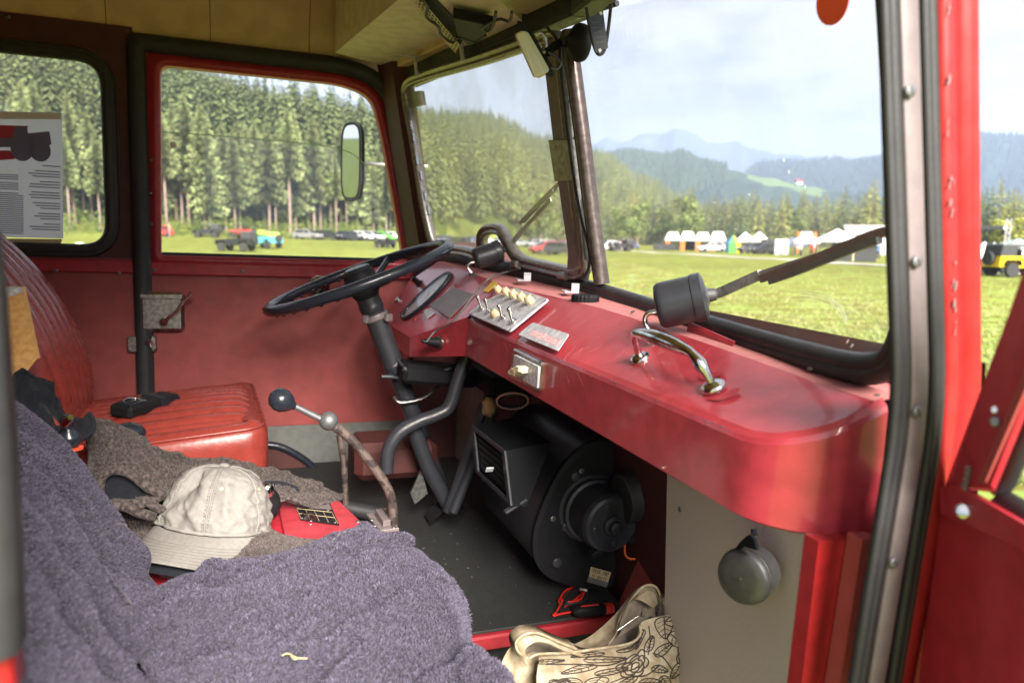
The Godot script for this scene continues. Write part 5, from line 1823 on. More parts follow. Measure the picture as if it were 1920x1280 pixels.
func driver_seat() -> void:
	var x0 := -0.40
	var x1 := 0.055
	var z0 := -2.21
	var z1 := -1.695
	var m := mb()
	# cushion: fluted top inside a piped border
	m.grid(func(u, v):
		var z := lerpf(z0 + 0.045, z1 - 0.045, v)
		var x := lerpf(x0, x1 - 0.035, u)
		var crown: float = 0.022 * (1.0 - pow(2 * v - 1, 2)) - 0.012 * pow(u, 6) + (u - 0.5) * 0.05
		var end := smoothstep(0.0, 0.04, v) * smoothstep(1.0, 0.96, v) * smoothstep(1.0, 0.95, u)
		return Vector3(x, 1.742 + crown + seat_ribs(v, 9.0) * end, z), 26, 108)
	var seat := part("driver_cushion", m, M.leather, truck)
	var outline := rounded([Vector3(x0, 0, z1), Vector3(x1, 0, z1), Vector3(x1 - 0.02, 0, z0), Vector3(x0, 0, z0)], 0.05, 6)
	m = mb()
	var rings := []
	for q in [[0.0, -0.165], [0.004, -0.10], [0.006, -0.05], [0.004, -0.022], [-0.004, -0.008], [-0.016, 0.001], [-0.032, 0.004], [-0.048, 0.000]]:
		var ring := []
		for i in outline.size():
			var a: Vector3 = outline[(i - 1 + outline.size()) % outline.size()]
			var b: Vector3 = outline[(i + 1) % outline.size()]
			var o := (b - a).normalized().cross(Vector3.UP).normalized()
			var f: float = (outline[i].x - x0) / (x1 - x0)
			ring.append(outline[i] + o * q[0] * -1.0 * -1.0 + Vector3(0, 1.745 + q[1] + (f - 0.5) * 0.045, 0))
		rings.append(ring)
	m.loft(rings, true, false)
	part("cushion_border", m, M.leather, seat)
	m = mb()
	m.tube(rings[4].map(func(p): return p + Vector3(0, 0.001, 0)), 0.0042, 8, true)
	part("piping", m, M.leather, seat)
	# backrest, leaning and fluted
	m = mb()
	var back := func(u, v):
		var z: float = lerpf(-2.225, -1.72, u)
		var y := lerpf(1.74, 2.21, v)
		var side := pow(absf(2 * u - 1), 4.0)
		var topc := pow(v, 5.0) * 0.05
		var x: float = -0.345 - v * v * 0.16 - v * 0.035 - side * 0.05 - topc + seat_ribs(u, 9.0) * smoothstep(0.02, 0.12, u) * smoothstep(0.98, 0.88, u) * smoothstep(0.0, 0.25, v)
		return Vector3(x, y - side * v * 0.10, z)
	m.grid(back, 100, 24)
	var rest := part("driver_backrest", m, M.leather, truck)
	m = mb()
	var rim := []
	for k in 41:
		rim.append(back.call(0.0, k / 40.0))
	for k in 21:
		rim.append(back.call(k / 20.0, 1.0))
	for k in 41:
		rim.append(back.call(1.0, 1.0 - k / 40.0))
	m.loft([rim, shift(rim, Vector3(-0.05, 0.012, 0)), shift(rim, Vector3(-0.10, -0.02, 0))], false, false)
	part("backrest_side", m, M.leather, rest)
	m = mb()
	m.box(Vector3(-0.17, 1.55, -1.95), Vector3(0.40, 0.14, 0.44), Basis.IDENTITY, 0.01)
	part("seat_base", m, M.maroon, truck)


func passenger_seat() -> void:
	var m := mb()
	m.box(Vector3(0.03, 1.585, -0.89), Vector3(0.40, 0.13, 0.62), Basis.IDENTITY, 0.04)
	part("passenger_cushion", m, M.leather, truck)
	m = mb()
	m.box(Vector3(-0.42, 1.86, -0.89), Vector3(0.12, 0.55, 0.60), Basis(Vector3(0, 0, 1), 0.35), 0.04)
	part("passenger_backrest", m, M.leather, truck)
	m = mb()
	m.box(Vector3(0.0, 1.27, -0.90), Vector3(0.36, 0.48, 0.5), Basis.IDENTITY, 0.01)
	part("seat_base", m, M.maroon, truck)


func overhead() -> void:
	# radio set hung under the shelf: mesh case, open bottom, wires
	var m := mb()
	var q := [Vector3(0.3457, 2.66, -1.5766), Vector3(0.5182, 2.66, -1.8943), Vector3(0.5934, 2.66, -1.6072), Vector3(0.4285, 2.66, -1.3969)]
	m.prism(q, Vector3(0, 0.045, 0), 0.003)
	var radio := part("radio_set", m, M.cream, truck)
	m = mb()
	m.prism([Vector3(0.3382, 2.656, -1.5575), Vector3(0.5175, 2.656, -1.8817), Vector3(0.4951, 2.656, -1.7218), Vector3(0.3384, 2.656, -1.4625)], Vector3(0, 0.002, 0))
	part("grille_back", m, M.black_plastic, radio)
	# perforated side: strips and cross bars round the slots
	var s0 := Vector3(0.3349, 2.655, -1.5477)
	var s1 := Vector3(0.5013, 2.645, -1.8325)
	var dv := (Vector3(0.4843, 2.65, -1.7015) - Vector3(0.5069, 2.65, -1.8531)).normalized()
	var du := (s1 - s0).normalized()
	for k in 15:
		m = mb()
		var p: Vector3 = s0.lerp(s1, (k + 0.5) / 15.0)
		m.box(p + dv * 0.028 + Vector3(0, -0.006, 0), Vector3(0.0075, 0.002, 0.078), Basis(du, Vector3.UP, dv), 0.0004)
		part("grille_bar", m, M.cream, radio)
	for k in 5:
		m = mb()
		m.box(s0.lerp(s1, 0.5) + dv * (0.064 - 0.0185 * k) * 1.0 + Vector3(0, -0.0065, 0), Vector3(s0.distance_to(s1), 0.002, 0.004), Basis(du, Vector3.UP, dv), 0.0004)
		part("grille_bar", m, M.cream, radio)
	m = mb()
	m.prism([Vector3(0.409, 2.65, -1.5284), Vector3(0.4994, 2.65, -1.5457), Vector3(0.5143, 2.65, -1.6651), Vector3(0.5034, 2.65, -1.732), Vector3(0.4572, 2.65, -1.6674)], Vector3(0, -0.02, 0), 0.004)
	part("radio_block", m, M.black_plastic, radio)
	for pts in [[Vector3(0.3203, 2.635, -1.4438), Vector3(0.3487, 2.635, -1.4945), Vector3(0.3638, 2.635, -1.5662), Vector3(0.403, 2.635, -1.6238), Vector3(0.4265, 2.635, -1.6874), Vector3(0.465, 2.635, -1.7385), Vector3(0.4632, 2.635, -1.6872)], [Vector3(0.4728, 2.63, -1.4476), Vector3(0.4961, 2.63, -1.5299), Vector3(0.5026, 2.63, -1.585), Vector3(0.484, 2.63, -1.5676), Vector3(0.4938, 2.63, -1.4927), Vector3(0.5179, 2.63, -1.4966), Vector3(0.5005, 2.63, -1.4329)], [Vector3(0.4621, 2.63, -1.6655), Vector3(0.5023, 2.63, -1.6842), Vector3(0.507, 2.63, -1.6209)]]:
		m = mb()
		m.tube(spl(pts, 5), 0.0032, 7)
		part("radio_wire", m, M.rubber, radio)
	# polished visor board
	m = mb()
	m.prism([Vector3(0.4135, 2.67, -1.5633), Vector3(0.6543, 2.67, -1.57), Vector3(0.71, 2.67, -1.4077), Vector3(0.5533, 2.67, -1.1189), Vector3(0.3259, 2.67, -1.2301)], Vector3(0, 0.008, 0), 0.001)
	part("sun_visor", m, M.olive_gloss, truck)
	m = mb()
	m.prism([Vector3(0.4194, 2.668, -1.5845), Vector3(0.5146, 2.668, -1.5755), Vector3(0.5348, 2.668, -1.5993), Vector3(0.4253, 2.668, -1.6061)], Vector3(0, 0.004, 0), 0.001)
	part("visor_strip", m, M.plate_metal, truck)
	m = mb()
	m.tube(spl([Vector3(0.6542, 2.664, -1.5634), Vector3(0.677, 2.664, -1.4985), Vector3(0.7068, 2.664, -1.3942)], 3), 0.006, 8)
	part("visor_rod", m, M.black_metal, truck)



# a smooth sheet through a net of points (rows of equal length), with folds and nap pushed along its normal
func sheet(m: MB, net: Array, nu: int, nv: int, push = null, thick := 0.0) -> Array:
	var cols: int = net[0].size()
	var fine := []
	for row in net:
		fine.append(_along(row, nu))
	var grid := []
	for i in nu + 1:
		var column := []
		for r in net.size():
			column.append(fine[r][i])
		grid.append(_along(column, nv))
	# grid[i][j]
	var outg := []
	for i in nu + 1:
		var line := []
		for j in nv + 1:
			var a: Vector3 = grid[mini(i + 1, nu)][j] - grid[maxi(i - 1, 0)][j]
			var b: Vector3 = grid[i][mini(j + 1, nv)] - grid[i][maxi(j - 1, 0)]
			var n := b.cross(a).normalized()
			var p: Vector3 = grid[i][j]
			if push != null:
				p += n * push.call(float(i) / nu, float(j) / nv, p)
			line.append(p)
		outg.append(line)
	var g := m.group()
	for i in nu:
		for j in nv:
			m.quad(outg[i][j], outg[i][j + 1], outg[i + 1][j + 1], outg[i + 1][j], g)
	if thick > 0.0:
		var rim := []
		for i in nu + 1:
			rim.append(outg[i][0])
		for j in range(1, nv + 1):
			rim.append(outg[nu][j])
		for i in range(nu - 1, -1, -1):
			rim.append(outg[i][nv])
		for j in range(nv - 1, 0, -1):
			rim.append(outg[0][j])
		m.tube(rim, thick, 7, true)
	return outg


func _along(p: Array, n: int) -> Array:
	var out := []
	var segs := p.size() - 1
	for k in n + 1:
		var t := float(k) / n * segs
		var i := mini(int(t), segs - 1)
		var a: Vector3 = p[maxi(i - 1, 0)]
		var d: Vector3 = p[mini(i + 2, segs)]
		out.append(p[i].cubic_interpolate(p[i + 1], a, d, t - i))
	return out


# loops of yarn standing on a sheet
func nap(called: String, grids: Array, count: int, height: float, parent: Node3D, material: Material, tone: Array, seed_number: int) -> void:
	var blade := mb()
	for k in 3:
		var b := Basis(Vector3.UP, TAU * k / 3.0)
		blade.tri(b * Vector3(-0.16, 0, 0.05), b * Vector3(0.16, 0, 0.05), b * Vector3(0.22, 0.6, 0.14))
		blade.tri(b * Vector3(-0.16, 0, 0.05), b * Vector3(0.22, 0.6, 0.14), b * Vector3(0.02, 1.0, 0.34))
	var mesh := blade.done()
	mesh.surface_set_material(0, material)
	var mm := MultiMesh.new()
	mm.transform_format = MultiMesh.TRANSFORM_3D
	mm.use_colors = true
	mm.mesh = mesh
	mm.instance_count = count
	var r := RandomNumberGenerator.new()
	r.seed = seed_number
	var sizes := []
	var total := 0.0
	for g in grids:
		var s: float = g[0][0].distance_to(g[-1][0]) * g[0][0].distance_to(g[0][-1])
		sizes.append(s)
		total += s
	var org: Vector3 = ORG[parent]
	for k in count:
		var pick := r.randf() * total
		var gi := 0
		while gi < grids.size() - 1 and pick > sizes[gi]:
			pick -= sizes[gi]
			gi += 1
		var g = grids[gi]
		var fi: float = r.randf() * (g.size() - 1.001)
		var fj: float = r.randf() * (g[0].size() - 1.001)
		var i := int(fi)
		var j := int(fj)
		var p: Vector3 = g[i][j].lerp(g[i + 1][j], fi - i).lerp(g[i][j + 1].lerp(g[i + 1][j + 1], fi - i), fj - j)
		var n: Vector3 = (g[i][j + 1] - g[i][j]).cross(g[i + 1][j] - g[i][j]).normalized()
		n = (n + Vector3(r.randf_range(-0.6, 0.6), r.randf_range(-0.6, 0.6), r.randf_range(-0.6, 0.6))).normalized()
		var u := n.cross(Vector3(r.randf() - 0.5, r.randf() - 0.5, r.randf() - 0.5)).normalized()
		var h := height * r.randf_range(0.6, 1.3)
		mm.set_instance_transform(k, Transform3D(Basis(u * h, n * h, u.cross(n) * h), p - org))
		var t := lerpf(tone[0], tone[1], r.randf())
		mm.set_instance_color(k, Color(t, t, t))
	var o := MultiMeshInstance3D.new()
	o.name = called
	o.multimesh = mm
	parent.add_child(o, true)
	tag(o, "", "", "", "stuff")


func fold_noise(seed_number: int, freq: float) -> FastNoiseLite:
	var n := FastNoiseLite.new()
	n.seed = seed_number
	n.noise_type = FastNoiseLite.TYPE_SIMPLEX_SMOOTH
	n.frequency = freq
	n.fractal_octaves = 3
	return n


func build_loose_things() -> void:
	towels()
	cap_and_clothes()
	handbag()
	small_things()
	poster()


func towels() -> void:
	var fn := fold_noise(3, 3.0)
	var fine := fold_noise(8, 26.0)
	var terry_yarn := M.terry.duplicate() as StandardMaterial3D
	terry_yarn.heightmap_enabled = false
	terry_yarn.albedo_texture = null
	terry_yarn.vertex_color_use_as_albedo = true
	# the seat part: from the crease by the backrest over the cushion and down its front edge
	var t := thing("towel", "large purple-grey terry towel spread over the passenger seat cushion and backrest", "towel", Vector3(0.05, 1.66, -0.9))
	var m := mb()
	var net := [
		[Vector3(-0.0697, 1.665, -1.1283), Vector3(-0.0262, 1.665, -1.1595), Vector3(0.0875, 1.665, -1.2087), Vector3(0.1718, 1.665, -1.2587), Vector3(0.2384, 1.665, -1.2659), Vector3(0.2729, 1.665, -1.1818)],
		[Vector3(-0.14, 1.695, -1.0213), Vector3(-0.0378, 1.695, -1.0509), Vector3(0.0777, 1.695, -1.074), Vector3(0.1926, 1.695, -1.1079), Vector3(0.2548, 1.695, -1.0835), Vector3(0.2643, 1.695, -1.0023)],
		[Vector3(-0.1333, 1.705, -0.9594), Vector3(-0.035, 1.705, -0.9585), Vector3(0.0704, 1.705, -0.9727), Vector3(0.1717, 1.705, -0.9843), Vector3(0.2443, 1.705, -0.9695), Vector3(0.2545, 1.705, -0.8607)],
		[Vector3(-0.1198, 1.7, -0.9032), Vector3(-0.0327, 1.7, -0.8781), Vector3(0.0634, 1.7, -0.8746), Vector3(0.1524, 1.7, -0.8682), Vector3(0.2333, 1.7, -0.8652), Vector3(0.2555, 1.7, -0.7858)],
		[Vector3(-0.0884, 1.69, -0.8063), Vector3(-0.0196, 1.69, -0.7859), Vector3(0.067, 1.69, -0.7698), Vector3(0.1456, 1.69, -0.7564), Vector3(0.224, 1.69, -0.7539), Vector3(0.2642, 1.69, -0.7214)],
		[Vector3(-0.0749, 1.67, -0.7074), Vector3(-0.004, 1.67, -0.6856), Vector3(0.0783, 1.67, -0.6677), Vector3(0.1582, 1.67, -0.6508), Vector3(0.2227, 1.67, -0.6466), Vector3(0.2724, 1.67, -0.6647)],
	]
	for row in net:
		var last: Vector3 = row[-1]
		row.append(last + Vector3(0.022, -0.05, 0.0))
		row.append(last + Vector3(0.028, -0.17, 0.004))
	var push := func(u, v, p):
		var f := fn.get_noise_2d(p.x * 1.2 + p.z * 1.4, p.z * 0.6 - p.x * 0.5)
		var ridge := pow(1.0 - absf(f), 7.0) * 0.020
		var w := exp(-pow((u - 0.10) / 0.12, 2.0)) * 0.016 * sin(v * 17.0 + u * 9.0)
		var lump := exp(-pow((u - 0.02) / 0.10, 2.0)) * 0.014
		return ridge + w + lump + 0.008 * sin(p.x * 17.0 + p.z * 22.0 + f * 5.0) + fine.get_noise_3dv(p) * 0.0022
	var g1_ := sheet(m, net, 120, 110, push)
	var seat := part("seat_drape", m, M.terry, t)
	# the part hung over the backrest, with long vertical folds
	m = mb()
	var bnet := [
		[Vector3(-0.3051, 1.9749, -1.18), Vector3(-0.2974, 1.953, -1.18), Vector3(-0.2926, 1.9188, -1.18)],
		[], [], [], []]
	var far := [Vector3(-0.3031, 1.9638, -1.19), Vector3(-0.2631, 1.9071, -1.19), Vector3(-0.2254, 1.8515, -1.19), Vector3(-0.1931, 1.7951, -1.19), Vector3(-0.1656, 1.7306, -1.19), Vector3(-0.1455, 1.6735, -1.19)]
	var mid1 := [Vector3(-0.3002, 1.9817, -1.08), Vector3(-0.2515, 1.9138, -1.08), Vector3(-0.2119, 1.8502, -1.08), Vector3(-0.1828, 1.7961, -1.08), Vector3(-0.1624, 1.7335, -1.08), Vector3(-0.1477, 1.6815, -1.08)]
	var mid2 := [Vector3(-0.2875, 1.9917, -0.96), Vector3(-0.2351, 1.9212, -0.96), Vector3(-0.2003, 1.861, -0.96), Vector3(-0.1748, 1.8057, -0.96), Vector3(-0.1541, 1.7491, -0.96), Vector3(-0.1371, 1.6982, -0.96)]
	var mid3 := [Vector3(-0.2734, 2.0082, -0.84), Vector3(-0.2202, 1.9351, -0.84), Vector3(-0.186, 1.8702, -0.84), Vector3(-0.1593, 1.8147, -0.84), Vector3(-0.1361, 1.7635, -0.84), Vector3(-0.1171, 1.7161, -0.84)]
	var near := [Vector3(-0.2526, 2.0326, -0.7), Vector3(-0.2103, 1.9633, -0.7), Vector3(-0.1759, 1.8942, -0.7), Vector3(-0.1467, 1.8314, -0.7), Vector3(-0.1194, 1.781, -0.7), Vector3(-0.0994, 1.7299, -0.7)]
	var nearer := [Vector3(-0.2373, 2.0503, -0.6), Vector3(-0.1999, 1.9795, -0.6), Vector3(-0.1721, 1.9039, -0.6), Vector3(-0.1478, 1.8493, -0.6), Vector3(-0.1185, 1.7906, -0.6), Vector3(-0.0944, 1.7392, -0.6)]
	var push2 := func(u, v, p):
		var s: float = v * 5.2 + 0.25 * sin(u * 5.0) + 0.5 * fn.get_noise_2d(u * 0.7, v * 0.9)
		var fold: float = pow(absf(sin(s * PI)), 3.0) * 0.030 * (0.35 + 0.65 * u)
		return fold - 0.010 + fine.get_noise_3dv(p) * 0.002
	var g2 := sheet(m, [far, mid1, mid2, mid3, near, nearer], 90, 110, push2, 0.005)
	part("backrest_drape", m, M.terry, t)
	# a bunched roll where the two meet
	m = mb()
	var cn := [
		[Vector3(-0.1572, 1.7542, -1.13), Vector3(-0.1423, 1.7287, -1.13), Vector3(-0.1383, 1.696, -1.13), Vector3(-0.1123, 1.678, -1.13), Vector3(-0.0624, 1.6732, -1.13)],
		[Vector3(-0.1673, 1.7833, -1.08), Vector3(-0.1457, 1.7506, -1.08), Vector3(-0.1284, 1.71, -1.08), Vector3(-0.0996, 1.6828, -1.08), Vector3(-0.0531, 1.6701, -1.08)],
		[Vector3(-0.1619, 1.7784, -1.02), Vector3(-0.1433, 1.7488, -1.02), Vector3(-0.1281, 1.7161, -1.02), Vector3(-0.1022, 1.6917, -1.02), Vector3(-0.0637, 1.6771, -1.02)],
		[Vector3(-0.144, 1.7526, -0.95), Vector3(-0.1326, 1.7306, -0.95), Vector3(-0.1239, 1.7086, -0.95), Vector3(-0.1079, 1.6922, -0.95), Vector3(-0.0782, 1.6769, -0.95)],
		[Vector3(-0.1295, 1.7461, -0.87), Vector3(-0.1215, 1.729, -0.87), Vector3(-0.113, 1.7051, -0.87), Vector3(-0.1029, 1.6774, -0.87), Vector3(-0.0788, 1.6465, -0.87)],
	]
	var push3 := func(u, v, p):
		return 0.012 * sin(v * 9.0 + u * 5.0) + fine.get_noise_3dv(p) * 0.003
	var g3 := sheet(m, cn, 50, 50, push3, 0.006)
	part("bunched_fold", m, M.terry, t)
	nap("terry_loops", [g1_, g2, g3], 210000, 0.0046, t, terry_yarn, [0.5, 1.5], 21)
	# straw lying on it
	m = mb()
	m.tube(spl([Vector3(0.0404, 1.727, -0.8113), Vector3(0.0474, 1.727, -0.8138), Vector3(0.0559, 1.727, -0.8024), Vector3(0.067, 1.727, -0.7981)], 5), 0.0010, 5)
	m.tube(spl([Vector3(0.0498, 1.728, -0.8058), Vector3(0.0533, 1.728, -0.7982), Vector3(0.058, 1.728, -0.8001)], 4), 0.0008, 5)
	whole("straw", m, M.straw_yellow, "wisp of dry straw lying on the purple-grey towel", "straw", Vector3(0.0529, 1.725, -0.8101))


func cap_and_clothes() -> void:
	var fn := fold_noise(13, 9.0)
	var fine := fold_noise(18, 30.0)
	# brown-grey fleece under the cap and over the engine cover
	var t := thing("fleece_jacket", "crumpled brown-grey fleece jacket on the engine cover beside the driver seat", "jacket", Vector3(0.0, 1.61, -1.5))
	var m := mb()
	var wr := func(u, v, p): return pow(1.0 - absf(fn.get_noise_3dv(p * 0.8)), 4.0) * 0.012 + fine.get_noise_3dv(p) * 0.002 - 0.003
	var ga := sheet(m, [
		[Vector3(-0.2842, 1.8049, -1.6), Vector3(-0.2621, 1.8102, -1.6), Vector3(-0.2254, 1.7998, -1.6), Vector3(-0.1976, 1.7854, -1.6)],
		[Vector3(-0.27, 1.7603, -1.56), Vector3(-0.2409, 1.7711, -1.56), Vector3(-0.1997, 1.7718, -1.56), Vector3(-0.149, 1.744, -1.56)],
		[Vector3(-0.2632, 1.7119, -1.53), Vector3(-0.2287, 1.7353, -1.53), Vector3(-0.1816, 1.7341, -1.53), Vector3(-0.1185, 1.7275, -1.53)],
		[Vector3(-0.2505, 1.6871, -1.5), Vector3(-0.2074, 1.7175, -1.5), Vector3(-0.1444, 1.7095, -1.5), Vector3(-0.098, 1.7165, -1.5)],
		[Vector3(-0.2303, 1.69, -1.47), Vector3(-0.1762, 1.6873, -1.47), Vector3(-0.1259, 1.6912, -1.47), Vector3(-0.0871, 1.7109, -1.47)],
	], 40, 40, wr, 0.004)
	part("sleeve", m, M.fleece, t)
	m = mb()
	var hole := spl([Vector3(-0.2393, 1.727, -1.458), Vector3(-0.2336, 1.7454, -1.458), Vector3(-0.218, 1.7552, -1.458), Vector3(-0.1992, 1.7519, -1.458), Vector3(-0.1822, 1.7406, -1.458), Vector3(-0.1618, 1.7189, -1.458), Vector3(-0.1426, 1.7051, -1.458), Vector3(-0.1517, 1.6936, -1.458), Vector3(-0.1853, 1.6904, -1.458), Vector3(-0.2242, 1.6918, -1.458), Vector3(-0.2384, 1.7031, -1.458)], 5, true)
	m.tube(hole, 0.0085, 9, true)
	part("cuff", m, M.fleece, t)
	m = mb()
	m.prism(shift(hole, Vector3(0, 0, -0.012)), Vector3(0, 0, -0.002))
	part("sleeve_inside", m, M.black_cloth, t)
	m = mb()
	var gb := sheet(m, [
		[Vector3(-0.2028, 1.7404, -1.66), Vector3(-0.1281, 1.7128, -1.66), Vector3(-0.0343, 1.6949, -1.66), Vector3(0.0748, 1.6632, -1.66), Vector3(0.1523, 1.6328, -1.66), Vector3(0.2066, 1.5882, -1.66)],
		[Vector3(-0.193, 1.7215, -1.63), Vector3(-0.1263, 1.6966, -1.63), Vector3(-0.034, 1.6784, -1.63), Vector3(0.0734, 1.6526, -1.63), Vector3(0.1405, 1.6267, -1.63), Vector3(0.1959, 1.5949, -1.63)],
		[Vector3(-0.1822, 1.7076, -1.58), Vector3(-0.1132, 1.6837, -1.58), Vector3(-0.0231, 1.6653, -1.58), Vector3(0.071, 1.6461, -1.58), Vector3(0.1252, 1.6263, -1.58), Vector3(0.1697, 1.6081, -1.58)],
		[Vector3(-0.1746, 1.691, -1.54), Vector3(-0.1108, 1.6696, -1.54), Vector3(-0.0228, 1.651, -1.54), Vector3(0.0484, 1.6403, -1.54), Vector3(0.0902, 1.6321, -1.54), Vector3(0.1114, 1.6256, -1.54)],
	], 70, 30, func(u, v, p): return pow(1.0 - absf(fn.get_noise_3dv(p * Vector3(0.7, 1.4, 1.4))), 5.0) * 0.016 + fine.get_noise_3dv(p) * 0.002, 0.004)
	part("hem", m, M.fleece, t)
	m = mb()
	var slot := spl([Vector3(0.0483, 1.6645, -1.6), Vector3(0.0828, 1.6607, -1.6), Vector3(0.1113, 1.6466, -1.6), Vector3(0.1069, 1.6362, -1.6), Vector3(0.0719, 1.645, -1.6), Vector3(0.0504, 1.655, -1.6)], 4, true)
	m.tube(slot, 0.004, 7, true)
	m.prism(shift(slot, Vector3(0, 0.0, 0.002)), Vector3(0, 0, 0.001))
	part("pocket_slit", m, M.black_cloth, t)
	m = mb()
	var gc := sheet(m, [
		[Vector3(-0.2518, 1.625, -1.6368), Vector3(-0.1986, 1.625, -1.6394), Vector3(-0.126, 1.625, -1.606), Vector3(-0.0326, 1.625, -1.5081), Vector3(0.0443, 1.625, -1.42), Vector3(0.0995, 1.625, -1.3748), Vector3(0.1315, 1.625, -1.3464)],
		[Vector3(-0.2394, 1.63, -1.5194), Vector3(-0.1834, 1.63, -1.5053), Vector3(-0.1063, 1.63, -1.459), Vector3(-0.0216, 1.63, -1.3988), Vector3(0.0516, 1.63, -1.36), Vector3(0.0969, 1.63, -1.3385), Vector3(0.1227, 1.63, -1.3125)],
		[Vector3(-0.2041, 1.625, -1.4214), Vector3(-0.1544, 1.625, -1.3966), Vector3(-0.0905, 1.625, -1.3454), Vector3(-0.0207, 1.625, -1.3159), Vector3(0.0404, 1.625, -1.3042), Vector3(0.0851, 1.625, -1.3014), Vector3(0.1216, 1.625, -1.301)],
		[Vector3(-0.1883, 1.615, -1.361), Vector3(-0.13, 1.615, -1.3136), Vector3(-0.0703, 1.615, -1.2771), Vector3(-0.012, 1.615, -1.2715), Vector3(0.0397, 1.615, -1.2829), Vector3(0.0934, 1.615, -1.2905), Vector3(0.1318, 1.615, -1.3098)],
	], 60, 40, wr, 0.006)
	part("body", m, M.fleece, t)
	m = mb()
	var roll := spl([Vector3(-0.2118, 1.7025, -1.42), Vector3(-0.1933, 1.6989, -1.42), Vector3(-0.1707, 1.685, -1.42), Vector3(-0.145, 1.6766, -1.42)], 4)
	m.tube(roll, 0.009, 9)
	m.tube(spl([Vector3(-0.1704, 1.6988, -1.42), Vector3(-0.1591, 1.7038, -1.42), Vector3(-0.1378, 1.6889, -1.42), Vector3(-0.1222, 1.6805, -1.42)], 4), 0.008, 9)
	part("rolled_edge", m, M.fleece, t)
	var yarn := M.fleece.duplicate() as StandardMaterial3D
	yarn.heightmap_enabled = false
	yarn.albedo_texture = null
	yarn.vertex_color_use_as_albedo = true
	nap("fleece_pile", [ga, gb, gc], 34000, 0.0045, t, yarn, [0.6, 1.3], 44)
	# black cloth behind
	t = null
	m = mb()
	sheet(m, [
		[Vector3(-0.3909, 1.9004, -1.62), Vector3(-0.372, 1.8937, -1.62), Vector3(-0.3422, 1.8689, -1.62), Vector3(-0.3282, 1.8369, -1.62), Vector3(-0.3184, 1.81, -1.62)],
		[Vector3(-0.3954, 1.8922, -1.58), Vector3(-0.3652, 1.8852, -1.58), Vector3(-0.3371, 1.8568, -1.58), Vector3(-0.3244, 1.8254, -1.58), Vector3(-0.3056, 1.809, -1.58)],
		[Vector3(-0.3925, 1.8875, -1.54), Vector3(-0.3635, 1.8737, -1.54), Vector3(-0.3352, 1.8488, -1.54), Vector3(-0.3151, 1.8197, -1.54), Vector3(-0.2804, 1.8231, -1.54)],
		[Vector3(-0.3866, 1.872, -1.5), Vector3(-0.359, 1.8612, -1.5), Vector3(-0.3315, 1.8357, -1.5), Vector3(-0.306, 1.8099, -1.5), Vector3(-0.2507, 1.8407, -1.5)],
		[Vector3(-0.378, 1.8435, -1.46), Vector3(-0.3467, 1.8419, -1.46), Vector3(-0.3158, 1.8165, -1.46), Vector3(-0.2877, 1.8052, -1.46), Vector3(-0.2497, 1.8293, -1.46)],
	], 50, 50, func(u, v, p): return pow(1.0 - absf(fn.get_noise_3dv(p * 0.9)), 4.0) * 0.02 - 0.004, 0.004)
	whole("dark_jacket", m, M.black_cloth, "crumpled black jacket between the wooden box and the driver backrest", "jacket", Vector3(-0.3163, 1.8006, -1.5))
	# baseball cap
	var base := Vector3(-0.0611, 1.645, -1.3723)
	t = thing("baseball_cap", "washed beige baseball cap with stitched peak lying on the brown fleece", "cap", base)
	var rim := spl([Vector3(-0.1346, 2.5689, -1.455), Vector3(-0.1208, 2.5708, -1.455)], 1)
	var cen := Vector3(-0.0391, 1.6669, -1.47)
	# crown: six panels over an oval, leaning back, its front towards the lens
	var right := Vector3(0.90, -0.08, 0.42).normalized()
	var up := (Vector3(0.10, 0.96, -0.20) - right * right.dot(Vector3(0.10, 0.96, -0.20))).normalized()
	var front := right.cross(up).normalized()
	if front.z < 0:
		front = -front
	var rx := 0.098
	var rz := 0.098
	var hgt := 0.108
	var o := Vector3(-0.0452, 1.6622, -1.45) + up * -0.02
	var dent := fold_noise(55, 1.0)
	m = mb()
	var crown := func(u, v):
		var a: float = u * TAU
		var r := cos(v * PI / 2) if v > 0.0 else 1.0
		r = pow(maxf(r, 0.0), 0.62)
		var h := pow(sin(v * PI / 2), 1.05)
		var p: Vector3 = Vector3(cos(a) * rx * r, h * hgt, sin(a) * rz * r)
		var d := 0.0
		# soft cloth: the front panels cave in
		d -= 0.030 * exp(-pow((a - 2.05) / 0.26, 2.0)) * exp(-pow((v - 0.50) / 0.22, 2.0))
		d -= 0.016 * exp(-pow((a - 0.95) / 0.22, 2.0)) * exp(-pow((v - 0.42) / 0.25, 2.0))
		d += 0.010 * exp(-pow((a - 1.52) / 0.16, 2.0)) * exp(-pow((v - 0.5) / 0.3, 2.0))
		d += dent.get_noise_3dv(p * 22.0) * 0.012 * (1.0 - v * 0.5)
		d += dent.get_noise_3dv(p * 60.0) * 0.003
		p += Vector3(cos(a), 0.1, sin(a)) * d
		return o + right * p.x + up * p.y + front * p.z
	m.grid(crown, 120, 44)
	var cr := part("crown", m, M.cap_cloth, t)
	m = mb()
	for k in 6:
		var a0 := (k + 0.25) / 6.0
		for off in [-0.006, 0.006]:
			for i in 24:
				var v0: float = 0.03 + 0.90 * i / 24.0
				var p0: Vector3 = crown.call(a0 + off * (1.0 + v0), v0)
				var p1: Vector3 = crown.call(a0 + off * (1.0 + v0), v0 + 0.018)
				var nn: Vector3 = (p0 - o - up * 0.03).normalized()
				m.tube([p0 + nn * 0.0006, p1 + nn * 0.0006], 0.0011, 5)
	var stitch := part("seam_stitches", m, M.cap_stitch, cr)
	tag(stitch, "", "", "", "stuff")
